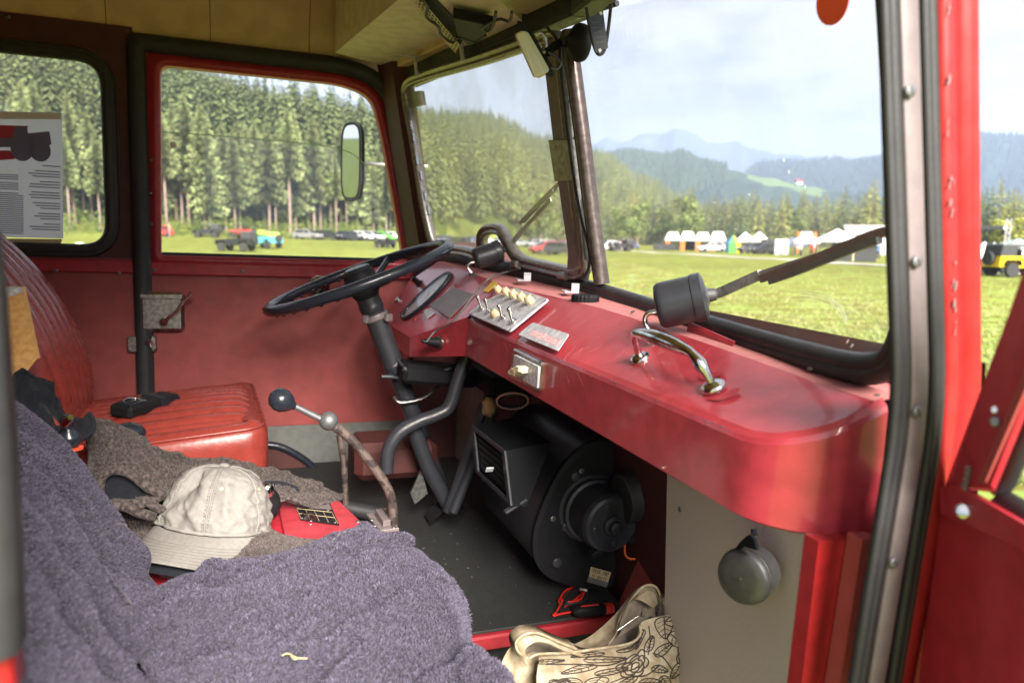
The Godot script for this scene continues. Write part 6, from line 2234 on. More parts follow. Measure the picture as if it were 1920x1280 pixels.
	for k in 6:
		m = mb()
		var line := []
		for i in 20:
			var v0 := 0.01 + 0.97 * i / 19.0
			var p0: Vector3 = crown.call((k + 0.25) / 6.0, v0)
			line.append(p0 + (p0 - o - up * 0.03).normalized() * 0.0003)
		m.tube(line, 0.0022, 6)
		part("panel_seam", m, M.cap_cloth, cr)
	m = mb()
	m.ball(crown.call(0.0, 0.999) + up * 0.002, Vector3(0.010, 0.005, 0.010), 14, 8, Basis(right, up, front))
	part("top_button", m, M.cap_cloth, cr)
	for a in [0.02, 0.18, 0.32]:
		m = mb()
		var pp: Vector3 = crown.call(a, 0.52)
		m.lathe([[0.0035, -0.001], [0.0035, 0.001], [0.0015, 0.0012]], pp, (pp - o - up * 0.03).normalized(), 10)
		part("eyelet", m, M.knob_beige, cr)
	# sweatband edge
	m = mb()
	var band := []
	for k in 60:
		band.append(crown.call(k / 60.0, 0.0))
	m.tube(band, 0.0035, 7, true)
	part("sweatband", m, M.cap_cloth, cr)
	# peak: from the front rim out towards the lens, arched across
	m = mb()
	var peak := func(u, v):
		var a := lerpf(PI * 0.985, PI * 0.015, u)
		var rimp := Vector3(cos(a) * rx, 0.0, sin(a) * rz)
		var s: float = sin(u * PI)
		var outp := Vector3(cos(a) * rx * 1.10, 0.0, sin(a) * rz + 0.092 * pow(s, 0.42))
		var p: Vector3 = rimp.lerp(outp, v)
		var across := p.x / rx
		p.y = -0.004 - 0.030 * v - 0.020 * across * across * v + 0.006 * v * (1.0 - v)
		return o + right * p.x + up * p.y + front * p.z
	m.grid(peak, 50, 16)
	var pk := part("peak", m, M.cap_cloth, t)
	m = mb()
	for k in 7:
		var line := []
		for i in 41:
			var u0 := 0.05 + 0.90 * i / 40.0
			var p0: Vector3 = peak.call(u0, 0.40 + 0.085 * k)
			line.append(p0 + up * 0.0004)
		m.tube(line, 0.0005, 4)
	tag(part("peak_stitching", m, M.cap_stitch, pk), "", "", "", "stuff")
	m = mb()
	var edge := []
	for i in 51:
		edge.append(peak.call(i / 50.0, 1.0))
	m.tube(edge, 0.0022, 6)
	part("peak_edge", m, M.cap_cloth, pk)
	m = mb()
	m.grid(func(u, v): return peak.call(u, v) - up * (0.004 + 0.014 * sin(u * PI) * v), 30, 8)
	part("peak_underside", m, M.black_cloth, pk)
	# dark padded case half hidden behind the cap
	m = mb()
	m.ball(Vector3(0.0442, 1.64, -1.5388), Vector3(0.032, 0.036, 0.03), 20, 14)
	t = whole("black_case", m, M.black_plastic, "small black case with a shiny rim, half hidden behind the beige cap", "case", Vector3(0.0451, 1.61, -1.5734))
	m = mb()
	m.ball(Vector3(0.0465, 1.69, -1.475), Vector3(0.014, 0.016, 0.010), 14, 10)
	part("shiny_lid", m, M.chrome, t)
	# black thing under the peak
	m = mb()
	sheet(m, [
		[Vector3(-0.153, 1.6464, -1.355), Vector3(-0.108, 1.6317, -1.355), Vector3(-0.0566, 1.612, -1.355), Vector3(-0.0125, 1.5968, -1.355)],
		[Vector3(-0.1506, 1.635, -1.345), Vector3(-0.1076, 1.6184, -1.345), Vector3(-0.0564, 1.6025, -1.345), Vector3(-0.0126, 1.5912, -1.345)],
		[Vector3(-0.1436, 1.6254, -1.33), Vector3(-0.1025, 1.6109, -1.33), Vector3(-0.0559, 1.6004, -1.33), Vector3(-0.0212, 1.5951, -1.33)],
	], 20, 12, null, 0.006)
	whole("black_pouch", m, M.black_cloth, "flat black pouch under the peak of the beige cap", "pouch", Vector3(-0.0821, 1.6, -1.34))


func handbag() -> void:
	var t := thing("handbag", "beige leather handbag embossed with dark roses and leaves, standing in the step well", "handbag", Vector3(0.5597, 1.3367, -1.02))
	# front wall, drawn as a sheet that bulges towards the lens
	var m := mb()
	var fnet := [
		[Vector3(0.4295, 1.5655, -0.985), Vector3(0.4729, 1.5602, -0.985), Vector3(0.5285, 1.5583, -0.985), Vector3(0.5859, 1.5583, -0.985), Vector3(0.6032, 1.5888, -0.985), Vector3(0.6273, 1.5963, -0.985), Vector3(0.6641, 1.5984, -0.985), Vector3(0.689, 1.6061, -0.985)],
		[Vector3(0.4144, 1.5543, -0.955), Vector3(0.4603, 1.5463, -0.955), Vector3(0.5146, 1.5421, -0.955), Vector3(0.5708, 1.5378, -0.955), Vector3(0.6037, 1.5459, -0.955), Vector3(0.6326, 1.5502, -0.955), Vector3(0.6619, 1.5546, -0.955), Vector3(0.6845, 1.5603, -0.955)],
		[Vector3(0.4104, 1.5198, -0.945), Vector3(0.4579, 1.5092, -0.945), Vector3(0.5123, 1.5007, -0.945), Vector3(0.5684, 1.4937, -0.945), Vector3(0.6067, 1.4921, -0.945), Vector3(0.641, 1.4903, -0.945), Vector3(0.6709, 1.4895, -0.945), Vector3(0.6899, 1.4907, -0.945)],
		[Vector3(0.4168, 1.4331, -0.955), Vector3(0.4674, 1.4178, -0.955), Vector3(0.5231, 1.4057, -0.955), Vector3(0.5806, 1.398, -0.955), Vector3(0.6203, 1.3895, -0.955), Vector3(0.6555, 1.3868, -0.955), Vector3(0.6862, 1.3851, -0.955), Vector3(0.7015, 1.3867, -0.955)],
	]
	var fn := fold_noise(91, 6.0)
	var front := sheet(m, fnet, 70, 50, func(u, v, p): return fn.get_noise_3dv(p) * 0.008)
	part("front_wall", m, M.bag_leather, t)
	# left gusset with its folded top
	m = mb()
	var gus := sheet(m, [
		[Vector3(0.4068, 1.5798, -1.02), Vector3(0.4037, 1.5686, -1.02), Vector3(0.4199, 1.5471, -1.02), Vector3(0.4335, 1.5485, -1.02), Vector3(0.4447, 1.543, -1.02)],
		[Vector3(0.3766, 1.5604, -1), Vector3(0.3856, 1.5518, -1), Vector3(0.4039, 1.5353, -1), Vector3(0.4219, 1.5313, -1), Vector3(0.434, 1.5238, -1)],
		[Vector3(0.3617, 1.5223, -0.99), Vector3(0.3749, 1.5155, -0.99), Vector3(0.3928, 1.5033, -0.99), Vector3(0.4135, 1.495, -0.99), Vector3(0.4299, 1.4875, -0.99)],
		[Vector3(0.3607, 1.4382, -0.99), Vector3(0.3784, 1.43, -0.99), Vector3(0.3964, 1.4217, -0.99), Vector3(0.4146, 1.4133, -0.99), Vector3(0.4321, 1.405, -0.99)],
	], 24, 40, func(u, v, p): return fn.get_noise_3dv(p * 2.0) * 0.008)
	part("gusset", m, M.bag_leather, t)
	# right flank
	m = mb()
	sheet(m, [
		[Vector3(0.689, 1.6061, -0.985), Vector3(0.6985, 1.5793, -0.985), Vector3(0.7033, 1.5596, -0.985), Vector3(0.6984, 1.5556, -0.985)],
		[Vector3(0.6952, 1.5502, -0.97), Vector3(0.7025, 1.5254, -0.97), Vector3(0.7073, 1.5056, -0.97), Vector3(0.704, 1.4966, -0.97)],
		[Vector3(0.7045, 1.4757, -0.965), Vector3(0.71, 1.4603, -0.965), Vector3(0.7149, 1.4401, -0.965), Vector3(0.7147, 1.4305, -0.965)],
		[Vector3(0.7088, 1.3782, -0.965), Vector3(0.7157, 1.3718, -0.965), Vector3(0.7208, 1.3609, -0.965), Vector3(0.7239, 1.3504, -0.965)],
	], 16, 30)
	part("side_panel", m, M.bag_leather, t)
	# back wall and lining seen through the open top
	m = mb()
	sheet(m, [
		[Vector3(0.4173, 1.5516, -1.055), Vector3(0.4468, 1.5582, -1.055), Vector3(0.4954, 1.5394, -1.055), Vector3(0.5504, 1.523, -1.055), Vector3(0.6048, 1.5417, -1.055), Vector3(0.659, 1.5828, -1.055), Vector3(0.7011, 1.5889, -1.055), Vector3(0.7414, 1.5614, -1.055)],
		[Vector3(0.415, 1.5385, -1.03), Vector3(0.4473, 1.535, -1.03), Vector3(0.4953, 1.5158, -1.03), Vector3(0.5441, 1.5076, -1.03), Vector3(0.5938, 1.5089, -1.03), Vector3(0.6444, 1.5152, -1.03), Vector3(0.6856, 1.5233, -1.03), Vector3(0.7273, 1.5366, -1.03)],
		[Vector3(0.4277, 1.478, -1.02), Vector3(0.4556, 1.4728, -1.02), Vector3(0.4936, 1.4658, -1.02), Vector3(0.5424, 1.4567, -1.02), Vector3(0.5926, 1.4474, -1.02), Vector3(0.6444, 1.4378, -1.02), Vector3(0.6869, 1.4299, -1.02), Vector3(0.7195, 1.4239, -1.02)],
	], 50, 20)
	part("lining", m, M.bag_lining, t)
	# the two carrying straps: flat bands
	var strap := func(pts: Array, wid: Vector3, mats: String, called: String):
		var b := mb()
		var line := spl(pts, 7)
		var rings := []
		for i in line.size():
			var a: Vector3 = line[maxi(i - 1, 0)]
			var c: Vector3 = line[mini(i + 1, line.size() - 1)]
			var n := (c - a).normalized().cross(wid).normalized()
			rings.append([line[i] + wid * 0.5 + n * 0.002, line[i] + wid * 0.5 - n * 0.002, line[i] - wid * 0.5 - n * 0.002, line[i] - wid * 0.5 + n * 0.002])
		b.loft(rings, true, true)
		return part(called, b, M[mats], t)
	# near loop on the left
	strap.call([Vector3(0.3979, 1.5655, -0.985), Vector3(0.3916, 1.59, -0.985), Vector3(0.4067, 1.6015, -0.985), Vector3(0.4306, 1.597, -0.985), Vector3(0.4582, 1.5803, -0.985), Vector3(0.489, 1.5656, -0.985)], Vector3(-0.012, 0.010, -0.034), "bag_leather", "handle")
	var pip := mb()
	pip.tube(spl([Vector3(0.4048, 1.5701, -0.972), Vector3(0.3888, 1.5831, -0.972), Vector3(0.3846, 1.5992, -0.972), Vector3(0.3978, 1.61, -0.972), Vector3(0.4204, 1.6082, -0.972), Vector3(0.4475, 1.5927, -0.972), Vector3(0.4845, 1.5728, -0.972)], 6), 0.0022, 7)
	pip.tube(spl([Vector3(0.4058, 1.5711, -0.97), Vector3(0.4212, 1.5755, -0.97), Vector3(0.4657, 1.5699, -0.97), Vector3(0.5204, 1.5681, -0.97), Vector3(0.5769, 1.5681, -0.97), Vector3(0.5953, 1.5797, -0.97), Vector3(0.5941, 1.5963, -0.97)], 6), 0.0022, 7)
	part("piping", pip, M.bag_leather, t)
	# tall flap that stands open behind: outside pale, inside lining
	m = mb()
	var flap := sheet(m, [
		[Vector3(0.5189, 1.5308, -1.05), Vector3(0.5517, 1.5429, -1.05), Vector3(0.5901, 1.5708, -1.05), Vector3(0.6185, 1.6025, -1.05), Vector3(0.638, 1.6172, -1.05), Vector3(0.6607, 1.6201, -1.05), Vector3(0.6763, 1.6084, -1.05), Vector3(0.6822, 1.587, -1.05)],
		[Vector3(0.5279, 1.5339, -1.03), Vector3(0.552, 1.5395, -1.03), Vector3(0.5804, 1.5589, -1.03), Vector3(0.6007, 1.5844, -1.03), Vector3(0.6122, 1.6065, -1.03), Vector3(0.6315, 1.62, -1.03), Vector3(0.6522, 1.6173, -1.03), Vector3(0.6654, 1.5944, -1.03)],
		[Vector3(0.5419, 1.542, -1.01), Vector3(0.5534, 1.5439, -1.01), Vector3(0.5701, 1.5572, -1.01), Vector3(0.5787, 1.5745, -1.01), Vector3(0.587, 1.5966, -1.01), Vector3(0.5975, 1.6156, -1.01), Vector3(0.6154, 1.6159, -1.01), Vector3(0.6419, 1.5982, -1.01)],
	], 40, 16)
	part("flap", m, M.bag_leather, t)
	m = mb()
	sheet(m, [
		[Vector3(0.5876, 1.5604, -1.025), Vector3(0.5958, 1.5876, -1.025), Vector3(0.6101, 1.6121, -1.025), Vector3(0.6291, 1.6275, -1.025), Vector3(0.6519, 1.6235, -1.025), Vector3(0.6632, 1.5972, -1.025)],
		[Vector3(0.5986, 1.5515, -1.035), Vector3(0.6179, 1.5649, -1.035), Vector3(0.632, 1.5821, -1.035), Vector3(0.6434, 1.5949, -1.035), Vector3(0.6581, 1.5929, -1.035), Vector3(0.6678, 1.5741, -1.035)],
		[Vector3(0.5894, 1.5432, -1.03), Vector3(0.616, 1.5535, -1.03), Vector3(0.6307, 1.5609, -1.03), Vector3(0.6425, 1.5687, -1.03), Vector3(0.6525, 1.5721, -1.03), Vector3(0.6613, 1.566, -1.03)],
	], 24, 14)
	part("flap_lining", m, M.bag_lining, t)
	m = mb()
	m.tube(spl([Vector3(0.5678, 1.5368, -1.022), Vector3(0.5812, 1.5583, -1.022), Vector3(0.5893, 1.5854, -1.022), Vector3(0.6073, 1.6139, -1.022), Vector3(0.6271, 1.632, -1.022), Vector3(0.6474, 1.6312, -1.022), Vector3(0.6611, 1.6133, -1.022), Vector3(0.6651, 1.5888, -1.022)], 6), 0.0022, 7)
	part("piping", m, M.bag_leather, t)
	# zip with its puller
	m = mb()
	m.tube(spl([Vector3(0.5743, 1.5713, -1.005), Vector3(0.5904, 1.5801, -1.005), Vector3(0.6066, 1.5889, -1.005), Vector3(0.6191, 1.5946, -1.005)], 5), 0.0016, 6)
	part("zip", m, M.dull_chrome, t)
	m = mb()
	m.box(Vector3(0.6139, 1.6014, -0.995), Vector3(0.008, 0.012, 0.005), Basis(Vector3(0, 0, 1), -0.4), 0.002)
	m.lathe([[0.005, 0.0], [0.005, 0.002]], Vector3(0.6142, 1.6079, -0.993), Vector3(0, 0, 1), 10)
	part("zip_puller", m, M.chrome, t)
	# strap on the right with a ring
	strap.call([Vector3(0.6759, 1.5899, -1.04), Vector3(0.686, 1.5953, -1.04), Vector3(0.699, 1.5926, -1.04), Vector3(0.7131, 1.5769, -1.04)], Vector3(0.0, 0.002, -0.02), "bag_leather", "handle")
	strap.call([Vector3(0.6875, 1.5834, -0.975), Vector3(0.7017, 1.5606, -0.975), Vector3(0.7093, 1.5214, -0.975), Vector3(0.7125, 1.4729, -0.975), Vector3(0.7114, 1.4246, -0.975)], Vector3(0.012, 0.0, -0.012), "bag_leather", "shoulder_strap")
	m = mb()
	var rc := []
	for k in 20:
		rc.append(Vector3(0.6991, 1.5927, -1.03) + Vector3(cos(TAU * k / 20) * 0.009, sin(TAU * k / 20) * 0.013, 0))
	m.tube(rc, 0.0014, 6, true)
	part("ring", m, M.dull_chrome, t)
	# embossed roses, leaves and stems as raised dark outlines
	var petal := func(c: Vector2, size: float, turn: float): _rose(t, front, c, size, turn)
	petal.call(Vector2(0.47, 0.34), 0.145, 0.2)
	petal.call(Vector2(0.90, 0.42), 0.12, 1.0)
	petal.call(Vector2(0.12, 0.50), 0.09, 2.0)
	for lf in [[0.20, 0.30, 0.07, 2.6], [0.32, 0.20, 0.075, 0.2], [0.35, 0.36, 0.065, -0.5], [0.17, 0.47, 0.07, 1.2], [0.27, 0.50, 0.075, 1.9], [0.06, 0.16, 0.06, 0.1], [0.78, 0.12, 0.10, 1.7], [0.92, 0.10, 0.10, 0.2], [0.86, 0.27, 0.09, 1.1], [0.62, 0.22, 0.06, -0.9], [0.66, 0.47, 0.06, 0.7], [0.42, 0.52, 0.06, 2.3], [0.10, 0.62, 0.07, 2.8], [0.58, 0.58, 0.07, 0.3], [0.44, 0.10, 0.06, 0.4], [0.54, 0.13, 0.06, 2.5], [0.72, 0.30, 0.07, -0.4], [0.80, 0.52, 0.07, 2.2], [0.24, 0.12, 0.06, 2.9], [0.97, 0.26, 0.06, 1.4], [0.70, 0.60, 0.06, 1.1]]:
		_leaf(t, front, Vector2(lf[0], lf[1]), lf[2] * 1.3, lf[3])
	for st in [[Vector2(0.05, 0.2), Vector2(0.2, 0.24), Vector2(0.33, 0.28), Vector2(0.42, 0.22)], [Vector2(0.58, 0.3), Vector2(0.63, 0.2), Vector2(0.66, 0.08)], [Vector2(0.30, 0.55), Vector2(0.40, 0.46), Vector2(0.55, 0.5), Vector2(0.66, 0.42)], [Vector2(0.62, 0.3), Vector2(0.70, 0.36), Vector2(0.76, 0.5)]]:
		m = mb()
		m.tube(spl(st.map(func(q): return _on(front, q)), 6), 0.0011, 5)
		part("stem", m, M.bag_line, t)


func _on(g: Array, q: Vector2, off := 0.0008) -> Vector3:
	var fi: float = clampf(q.x, 0.0, 0.999) * (g.size() - 1)
	var fj: float = clampf(q.y, 0.0, 0.999) * (g[0].size() - 1)
	var i := int(fi)
	var j := int(fj)
	var p: Vector3 = g[i][j].lerp(g[i + 1][j], fi - i).lerp(g[i][j + 1].lerp(g[i + 1][j + 1], fi - i), fj - j)
	return p + Vector3(0, 0, off)


func _leaf(t: Node3D, g: Array, c: Vector2, size: float, turn: float) -> void:
	var m := mb()
	var ax := Vector2(cos(turn), sin(turn) * 0.8) * size
	var sd := Vector2(-sin(turn), cos(turn) * 0.8) * size * 0.5
	var loop := []
	for k in 24:
		var a := TAU * k / 24
		var q := c + ax * cos(a) + sd * sin(a) * (1.0 - 0.35 * cos(a))
		loop.append(_on(g, q))
	m.tube(loop, 0.0009, 5, true)
	m.tube([_on(g, c - ax), _on(g, c), _on(g, c + ax * 0.95)], 0.0008, 5)
	for k in 4:
		for s in [-1.0, 1.0]:
			var f := -0.6 + 0.4 * k
			m.tube([_on(g, c + ax * f), _on(g, c + ax * (f + 0.28) + sd * s * 0.75)], 0.0005, 4)
	part("embossed_leaf", m, M.bag_line, t)


func _rose(t: Node3D, g: Array, c: Vector2, size: float, turn: float) -> void:
	var m := mb()
	for ring in 4:
		var n := 6 - ring
		for k in n:
			var a0 := turn + ring * 0.7 + TAU * k / n
			var rad := size * (1.0 - 0.24 * ring)
			var pts := []
			for i in 9:
				var f := i / 8.0
				var a := a0 + (f - 0.5) * TAU / n * 1.25
				var rr := rad * (0.66 + 0.34 * sin(f * PI))
				pts.append(_on(g, c + Vector2(cos(a) * 0.75, sin(a)) * rr))
			m.tube(pts, 0.0011, 5)
	part("embossed_rose", m, M.bag_line, t)


func small_things() -> void:
	# phone pouch on the driver's cushion
	var c := (Vector3(-0.269, 1.775, -1.8491) + Vector3(-0.1476, 1.775, -1.9514)) / 2.0
	var d := (Vector3(-0.1537, 1.775, -1.9706) - Vector3(-0.2621, 1.775, -1.8221)).normalized()
	var b := Basis(d, Vector3(0.0, 1.0, 0.1).normalized(), d.cross(Vector3(0, 1, 0.1)).normalized()).orthonormalized()
	var t := thing("radio_handset", "black handset in a belt pouch lying on the red driver cushion", "handset", c + Vector3(0, -0.02, 0))
	var m := mb()
	m.box(c, Vector3(0.165, 0.030, 0.062), b, 0.010)
	part("pouch", m, M.black_plastic, t)
	m = mb()
	m.box(c + b * Vector3(0.025, 0.001, 0.0), Vector3(0.022, 0.034, 0.066), b, 0.004)
	part("band", m, M.black_cloth, t)
	m = mb()
	m.box(c + b * Vector3(-0.045, 0.016, 0.0), Vector3(0.05, 0.004, 0.04), b, 0.002)
	m.box(c + b * Vector3(0.045, 0.0, 0.031), Vector3(0.06, 0.014, 0.003), b, 0.001)
	part("keypad", m, M.wheel_plastic, t)
	m = mb()
	m.tube(spl([c + b * Vector3(-0.06, 0.017, -0.012), c + b * Vector3(-0.045, 0.021, -0.015), c + b * Vector3(-0.025, 0.019, -0.005), c + b * Vector3(-0.03, 0.018, 0.01)], 4), 0.0025, 7)
	part("clip", m, M.chrome, t)
	# plywood box at the left
	var f := [Vector3(-0.4672, 2.0356, -1.62), Vector3(-0.3809, 2.0702, -1.62), Vector3(-0.3625, 1.9347, -1.62), Vector3(-0.4298, 1.8411, -1.62)]
	t = thing("wooden_box", "open plywood box with a cut-out hand hole behind the seats", "box", (f[2] + f[3]) / 2)
	var back := Vector3(-0.22, 0.0, -0.04)
	var mid: Vector3 = (f[0] + f[1] + f[2] + f[3]) / 4.0
	m = mb()
	var hole := [Vector3(-0.416, 1.9528, -1.62), Vector3(-0.3934, 1.9809, -1.62), Vector3(-0.3918, 1.9576, -1.62), Vector3(-0.4153, 1.9316, -1.62)]
	m.plate_with_hole(f, hole, Vector3(-0.012, 0.0, -0.010))
	part("front_board", m, M.plywood, t)
	m = mb()
	m.prism([f[0], f[1], f[1] + back, f[0] + back], Vector3(0, -0.010, 0), 0.001)
	part("top_board", m, M.plate_metal, t)
	m = mb()
	m.prism([f[1], f[2], f[2] + back, f[1] + back], Vector3(0.004, 0, -0.008), 0.001)
	part("side_board", m, M.plywood, t)
	m = mb()
	m.prism([f[2], f[3], f[3] + back, f[2] + back], Vector3(0, 0.01, 0), 0.001)
	part("bottom_board", m, M.plywood, t)
	m = mb()
	m.prism([f[0] + back, f[1] + back, f[2] + back, f[3] + back], Vector3(-0.01, 0, 0))
	part("back_board", m, M.maroon, t)
	# round metal canister on its strap
	var pc := Vector3(0.6, 1.7854, -0.7375)
	t = thing("metal_canister", "round grey metal canister hanging by a black strap on the grey kick board", "canister", pc + Vector3(0, -0.065, 0))
	var ax := Vector3(-0.86, 0.05, 0.42).normalized()
	m = mb()
	m.lathe_smooth([[0.032, -0.034], [0.0345, -0.016], [0.0345, 0.003], [0.0335, 0.008], [0.030, 0.0115], [0.020, 0.013], [0.004, 0.0135]], pc, ax, 40)
	part("body", m, M.dull_alu, t)
	m = mb()
	m.lathe([[0.0350, -0.005], [0.0358, -0.003], [0.0358, 0.000], [0.0350, 0.002]], pc, ax, 40)
	part("rolled_rim", m, M.steel, t)
	m = mb()
	m.lathe([[0.0025, 0.013], [0.0025, 0.0145], [0.001, 0.015]], pc, ax, 10)
	part("rivet", m, M.steel, t)
	m = mb()
	var s := [Vector3(0.598, 1.8093, -0.7588), Vector3(0.598, 1.8268, -0.7479), Vector3(0.598, 1.8413, -0.7348), Vector3(0.598, 1.8465, -0.7272), Vector3(0.598, 1.8418, -0.7183), Vector3(0.598, 1.8316, -0.7129)]
	m.prism([s[0], s[1], s[2], s[3], s[4], s[5], (s[0] + s[5]) / 2 + Vector3(0, 0.006, 0)], ax * 0.006, 0.001)
	m.tube([Vector3(0.63, 1.8336, -0.7658), Vector3(0.63, 1.8265, -0.7616)], 0.004, 8)
	part("strap", m, M.black_cloth, t)
	# test lead on the floor
	t = thing("power_lead", "red and black power lead with a car plug coiled on the rubber floor mat", "cable", Vector3(0.6616, 1.454, -1.2892))
	for k in 4:
		m = mb()
		var jit := 0.004 * k
		var pts := [Vector3(0.5851, 1.462, -1.2723), Vector3(0.6328, 1.462, -1.3328), Vector3(0.6687, 1.462, -1.3575), Vector3(0.6737, 1.462, -1.3362), Vector3(0.6512, 1.462, -1.304), Vector3(0.62, 1.462, -1.2986), Vector3(0.6106, 1.462, -1.3152), Vector3(0.6364, 1.462, -1.3464), Vector3(0.6685, 1.462, -1.3626)]
		pts = pts.map(func(p): return p + Vector3(jit * 0.7, 0.0016 * k, jit * (0.5 if k % 2 else -0.6)))
		m.tube(spl(pts, 6), 0.0021, 7)
		part("wire", m, M.red_wire if k % 2 == 0 else M.rubber, t)
	m = mb()
	m.tube(spl([Vector3(0.6276, 1.46, -1.2733), Vector3(0.6001, 1.46, -1.272), Vector3(0.5792, 1.46, -1.2691), Vector3(0.5932, 1.46, -1.2828), Vector3(0.6339, 1.46, -1.3081), Vector3(0.667, 1.46, -1.3323), Vector3(0.6841, 1.46, -1.3474)], 6), 0.0022, 7)
	part("wire", m, M.red_wire, t)
	var p0 := Vector3(0.6158, 1.468, -1.2587)
	var p1 := Vector3(0.6838, 1.468, -1.2531)
	m = mb()
	var L := p0.distance_to(p1)
	m.lathe_smooth([[0.006, 0.0], [0.011, 0.008], [0.0125, 0.02], [0.0125, L * 0.9], [0.010, L]], p0, p1 - p0, 16)
	var plug := part("plug", m, M.black_plastic, t)
	m = mb()
	m.box((p0 + p1) / 2 + Vector3(0, 0.0122, 0.003), Vector3(L * 0.55, 0.0015, 0.0035), Basis((p1 - p0).normalized(), Vector3.UP, (p1 - p0).normalized().cross(Vector3.UP)), 0.0)
	part("red_stripe", m, M.red_wire, plug)
	m = mb()
	m.lathe([[0.010, 0.0], [0.0115, 0.003], [0.010, 0.006], [0.0115, 0.009], [0.010, 0.012], [0.0105, 0.017], [0.008, 0.019]], p1, p1 - p0, 16)
	part("plug_tip", m, M.red_wire, plug)
	m = mb()
	m.tube([Vector3(0.6726, 1.472, -1.3405), Vector3(0.6794, 1.472, -1.3287)], 0.004, 8)
	m.box(Vector3(0.68, 1.47, -1.3452), Vector3(0.02, 0.008, 0.006), Basis(Vector3.UP, 0.4), 0.001)
	part("wire_tie", m, M.white_plastic, t)
	# ring and sponge on top of the heater
	var rc := Vector3(0.5597, 1.846, -1.5)
	m = mb()
	var ring := []
	for k in 40:
		var a := TAU * k / 40
		ring.append(rc + Vector3(0.95, 0.05, 0.30) * cos(a) * 0.034 + Vector3(-0.18, 0.70, 0.5) * sin(a) * 0.026)
	m.tube(ring, 0.0024, 8, true)
	m.tube(ring.map(func(p): return p + Vector3(0.002, -0.006, -0.004)), 0.0020, 8, true)
	t = whole("cable_ring", m, M.pink_wire, "thin pale ring lying on top of the black heater", "ring", rc)
	m = mb()
	m.tube(ring.map(func(p): return rc + (p - rc) * 0.9 + Vector3(0, -0.002, -0.002)), 0.0035, 7, true)
	part("inner_ring", m, M.black_plastic, t)
	m = mb()
	var sn := fold_noise(71, 30.0)
	m.grid(func(u, v):
		var la := lerpf(-PI / 2, PI / 2, v)
		var dd := Vector3(cos(la) * cos(u * TAU), sin(la), -cos(la) * sin(u * TAU))
		return Vector3(0.5345, 1.8118, -1.58) + dd * Vector3(0.018, 0.022, 0.016) * (1.0 + 0.35 * sn.get_noise_3dv(dd * 0.05)), 20, 12)
	whole("sponge", m, M.sponge, "small crumpled brown sponge beside the pale ring on the heater", "sponge", Vector3(0.5352, 1.7918, -1.58))
	# mirror on a suction arm
	var sc := Vector3(0.591, 2.5678, -1.3505)
	t = thing("suction_mirror", "cream-backed mirror on a black suction arm stuck to the windscreen by the centre post", "mirror", Vector3(0.5222, 2.5021, -1.36))
	m = mb()
	m.lathe_smooth([[0.034, -0.010], [0.035, -0.002], [0.033, 0.003], [0.024, 0.012], [0.012, 0.020], [0.009, 0.026]], sc + Vector3(0.015, 0, 0), Vector3(-0.95, -0.1, 0.1), 28)
	part("suction_cup", m, M.black_plastic, t)
	m = mb()
	m.tube(spl([sc + Vector3(-0.01, 0, 0.004), Vector3(0.5968, 2.5793, -1.4), Vector3(0.5689, 2.5618, -1.38), Vector3(0.5502, 2.5467, -1.365)], 5), 0.0085, 10)
	part("arm", m, M.black_plastic, t)
	m = mb()
	var mq := [Vector3(0.4806, 2.578, -1.36), Vector3(0.4949, 2.5864, -1.36), Vector3(0.5497, 2.5167, -1.36), Vector3(0.5461, 2.5018, -1.36), Vector3(0.5268, 2.4968, -1.36), Vector3(0.519, 2.5018, -1.36)]
	m.prism(rounded([Vector3(0.4831, 2.568, -1.36), Vector3(0.5036, 2.58, -1.36), Vector3(0.5542, 2.5133, -1.36), Vector3(0.5247, 2.4957, -1.36)], 0.008, 4), Vector3(0.010, 0, -0.006), 0.002)
	m.prism(rounded([Vector3(0.4792, 2.5657, -1.352), Vector3(0.4955, 2.5752, -1.352), Vector3(0.5437, 2.5049, -1.352), Vector3(0.5205, 2.4938, -1.352)], 0.006, 4), Vector3(-0.004, 0, 0.008), 0.003)
	var mir := part("mirror_back", m, M.cream, t)
	mir.material_override = mat("mirror_cream", lin(0.62, 0.58, 0.44), 0.4)
	m = mb()
	m.prism(rounded([Vector3(0.4848, 2.5931, -1.362), Vector3(0.4931, 2.5961, -1.362), Vector3(0.5086, 2.582, -1.362), Vector3(0.5592, 2.5181, -1.362), Vector3(0.5598, 2.5066, -1.362), Vector3(0.549, 2.5035, -1.362)], 0.006, 4), Vector3(0.012, 0, -0.010), 0.002)
	part("mirror_frame", m, M.black_plastic, t)
	m = mb()
	m.tube(spl([Vector3(0.5291, 2.576, -1.37), Vector3(0.5354, 2.5806, -1.37), Vector3(0.5443, 2.576, -1.37), Vector3(0.5493, 2.5631, -1.37), Vector3(0.5478, 2.5494, -1.37), Vector3(0.5393, 2.5446, -1.37)], 5), 0.004, 8)
	part("mirror_clip", m, M.dull_chrome, t)
	m = mb()
	m.tube(spl([Vector3(0.5504, 2.5457, -1.36), Vector3(0.5682, 2.5382, -1.36), Vector3(0.5776, 2.5276, -1.36), Vector3(0.5693, 2.517, -1.36), Vector3(0.5562, 2.5174, -1.36)], 5), 0.0028, 7)
	part("wire_loop", m, M.black_metal, t)
	# tag hung on a cord at the header
	t = thing("hanging_tag", "small dark metal plate on a black cord hanging from the visor rod", "tag", Vector3(0.5678, 2.5106, -1.18))
	m = mb()
	m.prism([Vector3(0.545, 2.5619, -1.18), Vector3(0.5715, 2.5772, -1.18), Vector3(0.5851, 2.5195, -1.18), Vector3(0.562, 2.5082, -1.18)], Vector3(0.0, 0, 0.002), 0.0004)
	var tg := part("plate", m, M.black_metal, t)
	m = mb()
